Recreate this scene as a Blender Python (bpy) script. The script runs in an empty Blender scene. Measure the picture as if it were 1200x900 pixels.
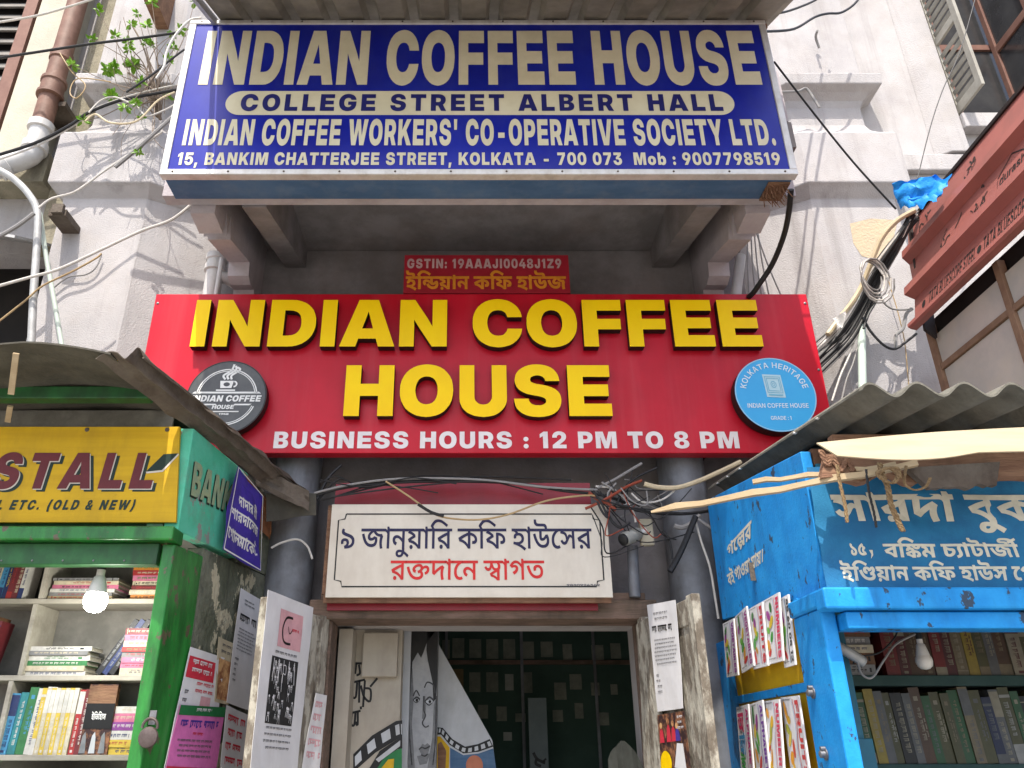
import bpy, bmesh, math, random
from mathutils import Vector, Matrix, noise
from mathutils.geometry import tessellate_polygon, delaunay_2d_cdt

R = math.radians
rnd = random.Random(11)
scene = bpy.context.scene
C = scene.collection

# ------------------------------------------------------------------ camera, sky, sun, exposure
FPX, CX, TILT, EYE = 930.0, 550.0, R(24.8), 1.6
cam_data = bpy.data.cameras.new('camera')
cam = bpy.data.objects.new('camera', cam_data)
C.objects.link(cam)
cam.location = (0, 0, EYE)
cam.rotation_euler = (R(90) + TILT, 0, 0)
cam_data.sensor_width = 36.0
cam_data.lens = 36.0 * FPX / 1200.0
cam_data.shift_x = (600.0 - CX) / 1200.0
cam_data.clip_end = 500
scene.camera = cam

SUN_EL, SUN_AZ = R(60), R(14)          # sun in front of the facade, a little to the left
world = bpy.data.worlds.new('World')
scene.world = world
world.use_nodes = True
wn = world.node_tree.nodes
bg = wn['Background']
sky = wn.new('ShaderNodeTexSky')
sky.sky_type = 'NISHITA'
sky.sun_disc = False
sky.sun_elevation = SUN_EL
sky.sun_rotation = R(180) + SUN_AZ
sky.dust_density = 3.0
sky.ozone_density = 0.6
world.node_tree.links.new(sky.outputs[0], bg.inputs[0])
bg.inputs[1].default_value = 0.15
sd = bpy.data.lights.new('sun', 'SUN')
sd.energy = 2.7
sd.angle = R(0.5)
sd.color = (1.0, 0.94, 0.85)
sun = bpy.data.objects.new('sun', sd)
C.objects.link(sun)
sdir = Vector((math.sin(SUN_AZ) * math.cos(SUN_EL), math.cos(SUN_AZ) * math.cos(SUN_EL), -math.sin(SUN_EL)))
sun.rotation_euler = sdir.to_track_quat('-Z', 'Y').to_euler()
sun.location = (-3, -8, 16)
scene.view_settings.view_transform = 'Standard'
scene.view_settings.look = 'None'
scene.view_settings.exposure = 1.22
scene.view_settings.gamma = 1
scene.render.engine = 'CYCLES'
scene.cycles.use_denoising = True
scene.cycles.max_bounces = 8
scene.cycles.diffuse_bounces = 5

# ------------------------------------------------------------------ pixel rays to places
CT, ST = math.cos(TILT), math.sin(TILT)
EYEV = Vector((0, 0, EYE))
def ray(x, y):
    u = (x - CX) / FPX; v = (450 - y) / FPX
    return Vector((u, CT - v * ST, ST + v * CT))
def PL(x, y, p, n):
    d = ray(x, y); return EYEV + d * ((Vector(p) - EYEV).dot(Vector(n)) / d.dot(Vector(n)))
def PY(x, y, Y): return PL(x, y, (0, Y, 0), (0, 1, 0))
def PX(x, y, X): return PL(x, y, (X, 0, 0), (1, 0, 0))
def PZ(x, y, Z): return PL(x, y, (0, 0, Z), (0, 0, 1))

# ------------------------------------------------------------------ materials
MATS = {}
def mat(name, col, col2=None, scale=6.0, amt=1.0, rough=0.7, metal=0.0, bump=0.0, bscale=60.0,
        grime=None, gamt=0.5, gscale=3.0, stretch=(1, 1, 1), spec=0.4, lo=0.4, hi=0.62, coat=0.0, gstretch=(1, 1, .35), chips=None, cscale=9.0, clo=.64, chi=.66, streak=None, samt=.5):
    """procedural material: two colours through noise, grime through a second noise, noise bump"""
    if name in MATS: return MATS[name]
    m = bpy.data.materials.new(name); m.use_nodes = True
    nt = m.node_tree; N = nt.nodes; L = nt.links
    b = N['Principled BSDF']
    b.inputs['Roughness'].default_value = rough
    b.inputs['Metallic'].default_value = metal
    b.inputs['Specular IOR Level'].default_value = spec
    b.inputs['Coat Weight'].default_value = coat
    geo = N.new('ShaderNodeNewGeometry')
    def mapped(st):
        mp = N.new('ShaderNodeMapping'); mp.inputs['Scale'].default_value = st
        L.new(geo.outputs['Position'], mp.inputs['Vector']); return mp.outputs[0]
    def noise_fac(sc, st, a, z, det=6):
        t = N.new('ShaderNodeTexNoise'); t.inputs['Scale'].default_value = sc; t.inputs['Detail'].default_value = det
        t.inputs['Roughness'].default_value = .65
        L.new(mapped(st), t.inputs['Vector'])
        r = N.new('ShaderNodeMapRange'); r.inputs['From Min'].default_value = a; r.inputs['From Max'].default_value = z
        L.new(t.outputs['Fac'], r.inputs['Value']); return r.outputs[0]
    def mix(a, bb, f, amount):
        mx = N.new('ShaderNodeMix'); mx.data_type = 'RGBA'
        mu = N.new('ShaderNodeMath'); mu.operation = 'MULTIPLY'; mu.inputs[1].default_value = amount
        L.new(f, mu.inputs[0]); L.new(mu.outputs[0], mx.inputs['Factor'])
        if isinstance(a, tuple): mx.inputs['A'].default_value = (*a, 1)
        else: L.new(a, mx.inputs['A'])
        mx.inputs['B'].default_value = (*bb, 1)
        return mx.outputs['Result']
    cur = tuple(col)
    if col2: cur = mix(cur, col2, noise_fac(scale, stretch, lo, hi), amt)
    if grime: cur = mix(cur, grime, noise_fac(gscale, gstretch, .48, .72, 8), gamt)
    if streak: cur = mix(cur, streak, noise_fac(1.0, (5, 5, .22), .52, .78, 7), samt)
    if chips: cur = mix(cur, chips, noise_fac(cscale, (1, 1, .7), clo, chi, 9), 1.0)
    if isinstance(cur, tuple): b.inputs['Base Color'].default_value = (*cur, 1)
    else: L.new(cur, b.inputs['Base Color'])
    if bump:
        t = N.new('ShaderNodeTexNoise'); t.inputs['Scale'].default_value = bscale; t.inputs['Detail'].default_value = 8
        L.new(mapped(stretch), t.inputs['Vector'])
        bp = N.new('ShaderNodeBump'); bp.inputs['Strength'].default_value = bump; bp.inputs['Distance'].default_value = .02
        L.new(t.outputs['Fac'], bp.inputs['Height']); L.new(bp.outputs[0], b.inputs['Normal'])
    MATS[name] = m
    return m
def flatmat(name, col, rough=0.6, spec=0.3, **k): return mat(name, col, tuple(c * .82 for c in col), scale=14, amt=.8, rough=rough, spec=spec, **k)

M = {}
M['plaster'] = mat('old_pink_plaster', (.44, .42, .415), (.345, .33, .33), 1.1, .8, .92, bump=.38, bscale=70, grime=(.33, .295, .27), gamt=.5, gscale=2.6, gstretch=(1, 1, .7), streak=(.22, .205, .195), samt=.75, chips=(.34, .29, .23), cscale=3.2, clo=.70, chi=.73)
M['plaster_dim'] = mat('dirty_plaster', (.40, .37, .34), (.27, .25, .22), 2.5, .9, .95, bump=.5, bscale=30, grime=(.12, .11, .09), gamt=.6, gscale=2)
M['lav'] = mat('lavender_plaster', (.45, .41, .42), (.36, .32, .33), 3, .8, .9, bump=.3, bscale=30, grime=(.2, .18, .17), gamt=.4)
M['soffit'] = mat('dark_grey_soffit', (.25, .235, .235), (.17, .158, .155), 2.5, .9, .95, bump=.3, bscale=25, grime=(.17, .13, .11), gamt=.5, gscale=1.4)  # darker grey than the facade plaster, mottled with brown
M['cream'] = mat('cream_plaster', (.48, .45, .36), (.39, .365, .30), 3, .7, .9, bump=.3, grime=(.3, .27, .2), gamt=.45)
M['olive_wall'] = mat('mossy_wall', (.22, .20, .14), (.30, .27, .20), 4, .9, .95, bump=.5, grime=(.08, .07, .05), gamt=.7)
M['ground'] = mat('worn_concrete_ground', (.36, .34, .31), (.28, .26, .24), 1.2, .9, .95, bump=.3, bscale=20, grime=(.16, .15, .13), gamt=.5, gstretch=(1, 1, 1))
M['blue_vinyl'] = mat('blue_vinyl', (.005, .009, .22), (.010, .022, .32), .9, .8, .3, spec=.25, coat=.0, grime=(.04, .05, .26), gamt=.3, gscale=4)
M['cream_vinyl'] = mat('cream_vinyl', (.64, .59, .42), (.55, .50, .34), 4, .7, .45, spec=.25)
M['navy'] = flatmat('navy_letters', (.016, .017, .13), .4)
M['alu'] = mat('aluminium_frame', (.62, .61, .58), (.5, .48, .44), 9, .7, .45, metal=.35, grime=(.28, .22, .15), gamt=.35, gscale=9)
M['blue_board'] = mat('faded_blue_board', (.035, .095, .19), (.06, .13, .235), 5, .9, .6, grime=(.22, .24, .25), gamt=.22, gscale=7, stretch=(.3, 1, 3))
M['red'] = mat('red_acrylic', (.44, .006, .018), (.52, .009, .026), 1.3, .9, .33, spec=.22, streak=(.5, .07, .08), samt=.35, grime=(.34, .012, .03), gamt=.35, gscale=3.5)
M['dark_red'] = mat('dark_red_board', (.25, .008, .02), (.2, .008, .016), 3, .8, .4, grime=(.1, .01, .012), gamt=.4)
M['maroon_sign'] = mat('maroon_sign', (.33, .014, .028), (.27, .012, .022), 4, .8, .4)
M['yellow'] = mat('yellow_acrylic', (.93, .62, .001), (.90, .56, .001), 2.2, .8, .4, spec=.15, grime=(.6, .38, .01), gamt=.2)
M['black_side'] = flatmat('black_letter_side', (.012, .011, .010), .5)
M['white_letters'] = mat('white_vinyl', (.72, .66, .64), (.62, .55, .54), 9, .7, .4)
M['grey_letters'] = flatmat('grey_pink_letters', (.50, .33, .32), .5)
M['orange_letters'] = flatmat('orange_letters', (.66, .24, .02), .5)
M['board_white'] = mat('cream_flex', (.60, .55, .46), (.54, .49, .41), 3, .8, .5, grime=(.4, .33, .25), gamt=.35, gscale=5)
M['ink_blue'] = flatmat('dark_navy_ink', (.014, .012, .055), .5)
M['ink_red'] = flatmat('red_ink', (.55, .018, .016), .5)
M['ink_black'] = flatmat('black_ink', (.012, .012, .012), .5)
M['ink_grey'] = flatmat('grey_ink', (.12, .12, .13), .6)
M['charcoal'] = mat('charcoal_disc', (.035, .035, .034), (.06, .06, .055), 7, .9, .3, spec=.5, grime=(.1, .1, .09), gamt=.4, gscale=9)
M['sky_blue'] = mat('sky_blue_disc', (.035, .36, .72), (.045, .40, .76), 3, .7, .35)
M['white_paint'] = mat('white_paint', (.74, .73, .70), (.64, .63, .60), 7, .7, .5)
M['green'] = mat('green_paint', (.026, .21, .035), (.013, .12, .020), 7, .95, .3, chips=(.10, .085, .05), cscale=11, clo=.60, chi=.615, streak=(.012, .06, .015), samt=.8, bump=.12, bscale=40, grime=(.015, .03, .012), gamt=.75, gscale=5, stretch=(1, 1, .3))
M['green_dark'] = mat('dark_green_paint', (.012, .075, .020), (.02, .12, .03), 6, .9, .5, grime=(.01, .02, .01), gamt=.8, gscale=6)
M['mint'] = mat('mint_paint', (.07, .46, .28), (.11, .52, .35), 5, .9, .6, bump=.15, bscale=40, grime=(.16, .2, .17), gamt=.7, gscale=4.5, gstretch=(1, 1, .7), chips=(.25, .25, .22), cscale=5, clo=.59, chi=.61)
M['yellow_board'] = mat('mustard_board', (.60, .37, .012), (.52, .31, .010), 3, .9, .5, spec=.2, chips=(.10, .07, .02), cscale=16, clo=.70, chi=.72, stretch=(.25, 1, 5), grime=(.2, .13, .02), gamt=.4, gscale=3)
M['maroon_ink'] = flatmat('maroon_ink', (.13, .018, .022), .5)
M['green_ink'] = flatmat('dark_green_ink', (.010, .028, .018), .5)
M['tin'] = mat('weathered_roof_tin', (.085, .077, .058), (.05, .046, .035), 5, .9, .85, bump=.3, bscale=35, grime=(.035, .03, .022), gamt=.6)
M['rust'] = mat('rusty_sheet', (.085, .066, .05), (.13, .108, .085), 3, .9, .85, bump=.4, bscale=45, grime=(.05, .03, .02), gamt=.7, gscale=6)
M['asbestos'] = mat('asbestos_sheet', (.17, .163, .135), (.11, .105, .085), 6, .9, .9, bump=.3, bscale=50, grime=(.07, .065, .05), gamt=.6)
M['canopy_tin'] = mat('canopy_tin', (.30, .27, .21), (.20, .18, .14), 3, .9, .6, metal=.25, grime=(.13, .11, .08), gamt=.6, gscale=2.2, gstretch=(1, .5, 1))
M['stall_blue'] = mat('bright_blue_paint', (.010, .23, .60), (.018, .29, .68), 6, .9, .5, spec=.25, chips=(.035, .06, .10), cscale=10, clo=.61, chi=.625, streak=(.008, .10, .27), samt=.75, bump=.12, bscale=50, grime=(.01, .10, .28), gamt=.5, gscale=5)
M['cloth_blue'] = mat('blue_cloth', (.008, .115, .26), (.013, .165, .33), 4, .9, .75, bump=.15, bscale=90, grime=(.01, .08, .19), gamt=.4)
M['teal'] = mat('teal_paint', (.015, .10, .15), (.02, .13, .18), 6, .9, .6, grime=(.01, .04, .05), gamt=.5)
M['cloth_letters'] = mat('cream_paint_letters', (.60, .57, .46), (.50, .48, .38), 18, .8, .7)
M['wood'] = mat('raw_pale_wood', (.42, .32, .19), (.34, .25, .14), 5, .9, .7, stretch=(.4, 3, 3), bump=.15)
M['ply'] = mat('pale_plywood', (.46, .38, .25), (.38, .31, .20), 5, .8, .7, stretch=(.4, 3, 3))
M['old_wood'] = mat('old_brown_wood', (.17, .085, .05), (.25, .14, .08), 8, .9, .85, stretch=(.5, 3, 3), bump=.4, bscale=30, grime=(.06, .035, .02), gamt=.7, gscale=6)
M['peel'] = mat('peeling_paint_wood', (.38, .355, .29), (.15, .125, .095), 9, .95, .9, bump=.7, bscale=25, grime=(.05, .035, .02), gamt=.75, gscale=7, lo=.45, hi=.55, stretch=(1, 1, .5))
M['peel_green'] = mat('peeling_plaster_pillar', (.16, .165, .12), (.085, .095, .06), 3, .95, .95, bump=.9, bscale=24, grime=(.04, .04, .03), gamt=.8, gscale=9, gstretch=(1, 1, .5), chips=(.46, .42, .29), cscale=4.2, clo=.575, chi=.595)
M['lintel'] = mat('weathered_lintel', (.12, .085, .06), (.2, .13, .1), 9, .95, .9, stretch=(.3, 1, 2), bump=.5, bscale=30, grime=(.04, .03, .022), gamt=.8)
M['grey_col'] = mat('grey_painted_column', (.17, .18, .20), (.11, .11, .115), 4, .9, .45, grime=(.05, .045, .04), gamt=.7, gscale=4)
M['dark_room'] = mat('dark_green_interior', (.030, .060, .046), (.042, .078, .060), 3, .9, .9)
M['notice'] = mat('faded_notice', (.20, .21, .17), (.13, .14, .115), 8, .9, .9)
M['mural_white'] = mat('mural_white', (.50, .52, .54), (.42, .44, .46), 3, .8, .8, grime=(.28, .27, .25), gamt=.5)
M['mural_cream'] = mat('mural_cream', (.42, .38, .31), (.36, .32, .26), 3, .8, .8, grime=(.22, .19, .15), gamt=.5)
M['mural_grey'] = mat('mural_grey', (.24, .25, .26), (.16, .17, .18), 12, .9, .8)
M['pvc'] = mat('white_pvc', (.56, .55, .53), (.47, .46, .44), 6, .8, .45, grime=(.33, .3, .26), gamt=.45)
M['brown_pipe'] = mat('brown_iron_pipe', (.15, .075, .05), (.21, .115, .08), 7, .9, .6, bump=.1, grime=(.08, .045, .03), gamt=.5, gscale=7)
M['conduit'] = mat('grey_conduit', (.40, .40, .39), (.30, .30, .29), 9, .8, .5, metal=.2)
M['cable_black'] = flatmat('black_cable', (.02, .02, .021), .5)
M['cable_white'] = flatmat('white_cable', (.58, .55, .50), .5)
M['cable_grey'] = flatmat('grey_cable', (.25, .24, .23), .5)
M['cable_cream'] = flatmat('cream_hose', (.60, .50, .33), .5)
M['cable_red'] = flatmat('red_brown_cable', (.25, .05, .025), .5)
M['cable_tan'] = flatmat('tan_cable', (.40, .28, .14), .5)
M['shed_red'] = mat('red_oxide_sheet', (.33, .105, .085), (.29, .09, .075), 3, .8, .5, spec=.4, grime=(.17, .07, .055), gamt=.45, gscale=4)
M['shed_edge'] = flatmat('dark_sheet_edge', (.03, .022, .02), .7)
M['pane'] = mat('dusty_sheet_pane', (.56, .50, .44), (.44, .41, .38), 2, .9, .35, spec=.5, grime=(.58, .5, .4), gamt=.6, gscale=1.5, gstretch=(1, 1, 1))
M['pane_wood'] = mat('window_batten', (.27, .16, .10), (.2, .11, .07), 8, .9, .8)
M['tarp'] = mat('blue_tarp', (.006, .22, .66), (.01, .27, .74), 9, .8, .6, bump=.3, bscale=40)
M['shutter'] = mat('grey_louvre_paint', (.33, .315, .27), (.25, .235, .2), 6, .8, .7, grime=(.22, .19, .15), gamt=.5)
M['shutter_dark'] = mat('dark_louvre_paint', (.13, .125, .115), (.19, .17, .15), 6, .8, .7, grime=(.07, .06, .05), gamt=.6)
M['frame_brown'] = mat('brown_window_frame', (.16, .075, .055), (.21, .11, .08), 6, .8, .7)
M['dark'] = mat('shade_black', (.012, .010, .009), (.018, .015, .013), 3, .8, .9)  # near-black that puts the shade of openings and recesses into the colour
M['glass'] = mat('old_window_glass', (.03, .03, .032), (.05, .05, .05), 2, .8, .12, spec=.6)
M['leaf'] = mat('young_leaf', (.13, .30, .012), (.22, .40, .03), 8, .9, .5)
M['twig'] = flatmat('thin_twig', (.22, .17, .13), .8)
M['paper'] = mat('white_paper', (.70, .69, .69), (.62, .61, .61), 5, .7, .7, grime=(.5, .46, .4), gamt=.3, gscale=5)
M['paper_cream'] = mat('old_cream_paper', (.55, .48, .33), (.44, .37, .24), 7, .8, .8, grime=(.28, .2, .1), gamt=.5)
M['paper_pink'] = flatmat('pink_paper', (.66, .16, .42), .7)
M['paper_rose'] = flatmat('rose_print', (.66, .36, .38), .7)
M['paper_red'] = flatmat('red_print', (.60, .035, .06), .6)
M['paper_green'] = flatmat('green_print', (.02, .16, .05), .6)
M['paper_purple'] = mat('indigo_print', (.05, .025, .30), (.035, .02, .22), 6, .8, .6, grime=(.09, .08, .2), gamt=.4)
M['paper_orange'] = mat('brown_orange_print', (.30, .12, .05), (.20, .085, .04), 7, .9, .7)
M['photo_print'] = mat('black_white_photo', (.015, .015, .015), (.5, .5, .5), 13, 1.0, .7, lo=.46, hi=.66, grime=(.02, .02, .02), gamt=.9, gscale=40, gstretch=(1, 1, .6))
M['black_print'] = mat('black_print', (.012, .012, .012), (.03, .03, .03), 9, .8, .7)
M['photo_warm'] = mat('warm_dark_photo', (.035, .015, .015), (.30, .13, .06), 16, 1.0, .6, lo=.45, hi=.62)
M['skin_photo'] = mat('warm_print', (.62, .36, .16), (.25, .09, .04), 12, 1.0, .6, lo=.42, hi=.6)
M['pages'] = flatmat('book_pages', (.52, .47, .38), .9)
M['shelf_white'] = mat('white_shelf_board', (.40, .37, .31), (.31, .285, .235), 5, .8, .7, grime=(.16, .14, .11), gamt=.6, gscale=6, gstretch=(.4, 1, 1))
M['shelf_back'] = mat('grey_shelf_back', (.22, .21, .19), (.15, .145, .13), 5, .9, .9)
M['shelf_teal'] = mat('dark_teal_shelf', (.018, .045, .04), (.03, .06, .055), 6, .9, .8)
M['lock'] = mat('old_padlock_metal', (.07, .05, .045), (.11, .085, .08), 15, .9, .5, metal=.3)
M['steel'] = mat('dull_steel', (.25, .25, .26), (.16, .15, .15), 15, .9, .5, metal=.8)
M['rope'] = mat('jute_rope', (.26, .18, .09), (.16, .1, .05), 60, .9, .95, bump=.5, bscale=120)
M['lamp_dull'] = flatmat('unlit_bulb_glass', (.60, .56, .50), .35)
M['lamp_base'] = flatmat('bulb_base', (.62, .60, .56), .5)
M['black_plastic'] = flatmat('black_plastic', (.02, .02, .02), .35)
def glow(name, col, strength):
    m = bpy.data.materials.new(name); m.use_nodes = True
    b = m.node_tree.nodes['Principled BSDF']
    b.inputs['Base Color'].default_value = (*col, 1)
    b.inputs['Emission Color'].default_value = (*col, 1); b.inputs['Emission Strength'].default_value = strength
    return m
M['glow'] = glow('lit_bulb_glass', (1.0, .98, .92), 14)
INKS = {}
def ink(rgb):
    k = 'print_%02x%02x%02x' % tuple(int(255 * c) for c in rgb)
    return flatmat(k, rgb, .55)

# ------------------------------------------------------------------ objects
def tag(o, label=None, cat=None, group=None, kind=None):
    if label: o['label'] = label
    if cat: o['category'] = cat
    if group: o['group'] = group
    if kind: o['kind'] = kind
    return o
def thing(name, label, cat, loc=(0, 0, 0), group=None):
    o = bpy.data.objects.new(name, None); o.empty_display_size = .1
    C.objects.link(o); o.location = loc
    return tag(o, label, cat, group)
def wloc(o):
    v = Vector(o.location)
    while o.parent: o = o.parent; v = v + Vector(o.location)
    return v
class MB:
    def __init__(s): s.v = []; s.f = []; s.m = []; s.cur = 0
    def add(s, vs, fs, m=None):
        b = len(s.v); s.v += [Vector(p) for p in vs]
        for f in fs: s.f.append([b + i for i in f]); s.m.append(s.cur if m is None else m)
    def box(s, x0, x1, y0, y1, z0, z1, m=None):
        s.hexa([(x0, y0, z0), (x1, y0, z0), (x1, y1, z0), (x0, y1, z0), (x0, y0, z1), (x1, y0, z1), (x1, y1, z1), (x0, y1, z1)], m)
    def hexa(s, p, m=None):
        s.add(p, [(0, 3, 2, 1), (4, 5, 6, 7), (0, 1, 5, 4), (1, 2, 6, 5), (2, 3, 7, 6), (3, 0, 4, 7)], m)
    def beam(s, a, b, w, h, m=None, up=(0, 0, 1)):
        a = Vector(a); b = Vector(b); d = (b - a).normalized(); up = Vector(up)
        if abs(d.dot(up)) > .95: up = Vector((0, 1, 0))
        r = d.cross(up).normalized() * (w / 2); u = r.cross(d).normalized() * (h / 2)
        s.hexa([a - r - u, a + r - u, b + r - u, b - r - u, a - r + u, a + r + u, b + r + u, b - r + u], m)
    def prism(s, poly, ext, m=None):
        """poly: 3D points of one cap, ext: vector to the other cap"""
        n = len(poly); e = Vector(ext); vs = [Vector(p) for p in poly]; vs += [p + e for p in vs]
        s.add(vs, [list(range(n))[::-1], list(range(n, 2 * n))] + [(i, (i + 1) % n, n + (i + 1) % n, n + i) for i in range(n)], m)
    def tube(s, pts, r, seg=8, m=None, cap=True):
        pts = [Vector(p) for p in pts]; n = len(pts); b = len(s.v); prev = None
        rr = r if isinstance(r, (list, tuple)) else [r] * n
        for i, p in enumerate(pts):
            d = (pts[min(i + 1, n - 1)] - pts[max(i - 1, 0)])
            d = d.normalized() if d.length > 1e-9 else Vector((0, 0, 1))
            if prev is None:
                a = d.cross(Vector((0, 0, 1)) if abs(d.z) < .9 else Vector((1, 0, 0))).normalized()
            else:
                a = prev - d * prev.dot(d)
                a = a.normalized() if a.length > 1e-6 else d.orthogonal().normalized()
            prev = a; c = d.cross(a)
            for k in range(seg):
                t = 2 * math.pi * k / seg; s.v.append(p + (a * math.cos(t) + c * math.sin(t)) * rr[i])
        mm = s.cur if m is None else m
        for i in range(n - 1):
            for k in range(seg):
                s.f.append([b + i * seg + k, b + i * seg + (k + 1) % seg, b + (i + 1) * seg + (k + 1) % seg, b + (i + 1) * seg + k]); s.m.append(mm)
        if cap:
            s.f.append([b + k for k in range(seg)][::-1]); s.m.append(mm)
            s.f.append([b + (n - 1) * seg + k for k in range(seg)]); s.m.append(mm)
    def lathe(s, base, axis, prof, seg=24, m=None):
        axis = Vector(axis).normalized(); base = Vector(base)
        s.tube([base + axis * h for r, h in prof], [max(r, 1e-4) for r, h in prof], seg, m)
    def grid(s, fn, nu, nv, m=None, thick=0, nrm=None):
        b = len(s.v)
        P = [[Vector(fn(i / nu, j / nv)) for j in range(nv + 1)] for i in range(nu + 1)]
        idx = lambda i, j: i * (nv + 1) + j
        vs = [P[i][j] for i in range(nu + 1) for j in range(nv + 1)]
        fs = [(idx(i, j), idx(i, j + 1), idx(i + 1, j + 1), idx(i + 1, j)) for i in range(nu) for j in range(nv)]
        if thick:
            n = Vector(nrm).normalized() * thick; k = len(vs)
            vs += [p + n for p in vs]
            fs += [tuple(k + q for q in f)[::-1] for f in fs]
            ring = [idx(i, 0) for i in range(nu + 1)] + [idx(nu, j) for j in range(1, nv + 1)] + [idx(i, nv) for i in range(nu - 1, -1, -1)] + [idx(0, j) for j in range(nv - 1, 0, -1)]
            fs += [(ring[i], ring[(i + 1) % len(ring)], ring[(i + 1) % len(ring)] + k, ring[i] + k) for i in range(len(ring))]
        s.add(vs, fs, m)
    def build(s, name, mats, parent=None, smooth=False, bevel=0, label=None, cat=None, group=None, kind=None, origin=None, fix=True):
        me = bpy.data.meshes.new(name)
        if parent is not None: o0 = wloc(parent)
        elif origin is not None: o0 = Vector(origin)
        else:
            xs = [v.x for v in s.v]; ys = [v.y for v in s.v]; zs = [v.z for v in s.v]
            o0 = Vector(((min(xs) + max(xs)) / 2, (min(ys) + max(ys)) / 2, min(zs)))
        me.from_pydata([v - o0 for v in s.v], [], s.f)
        if not isinstance(mats, (list, tuple)): mats = [mats]
        for mm in mats: me.materials.append(mm)
        me.polygons.foreach_set('material_index', s.m)
        me.polygons.foreach_set('use_smooth', [smooth] * len(s.f))
        me.update()
        if fix:
            bm = bmesh.new(); bm.from_mesh(me); bmesh.ops.recalc_face_normals(bm, faces=bm.faces); bm.to_mesh(me); bm.free()
        if smooth:
            try: me.set_sharp_from_angle(angle=R(40))
            except Exception: pass
        o = bpy.data.objects.new(name, me); C.objects.link(o)
        if parent is not None: o.parent = parent
        else: o.location = o0
        if bevel:
            bv = o.modifiers.new('bevel', 'BEVEL'); bv.width = bevel; bv.segments = 2; bv.limit_method = 'ANGLE'; bv.angle_limit = R(40)
        return tag(o, label, cat, group, kind)
def boxes(name, mats, parent, *bs, **k):
    m = MB()
    for b in bs: m.box(*b)
    return m.build(name, mats, parent, **k)
def spline(pts, n=8):
    pts = [Vector(p) for p in pts]
    if len(pts) < 3: return [pts[0].lerp(pts[1], i / n) for i in range(n + 1)]
    out = []
    for i in range(len(pts) - 1):
        p0 = pts[max(i - 1, 0)]; p1 = pts[i]; p2 = pts[i + 1]; p3 = pts[min(i + 2, len(pts) - 1)]
        for k in range(n):
            t = k / n
            out.append(.5 * ((2 * p1) + (p2 - p0) * t + (2 * p0 - 5 * p1 + 4 * p2 - p3) * t * t + (3 * p1 - p0 - 3 * p2 + p3) * t ** 3))
    out.append(pts[-1]); return out
def cable(pts, r, m, label, group=None, name='cable', cat='cable', n=7):
    b = MB(); b.tube(spline(pts, n), r, 7)
    return b.build(name, m, None, smooth=True, label=label, cat=cat, group=group)

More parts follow.
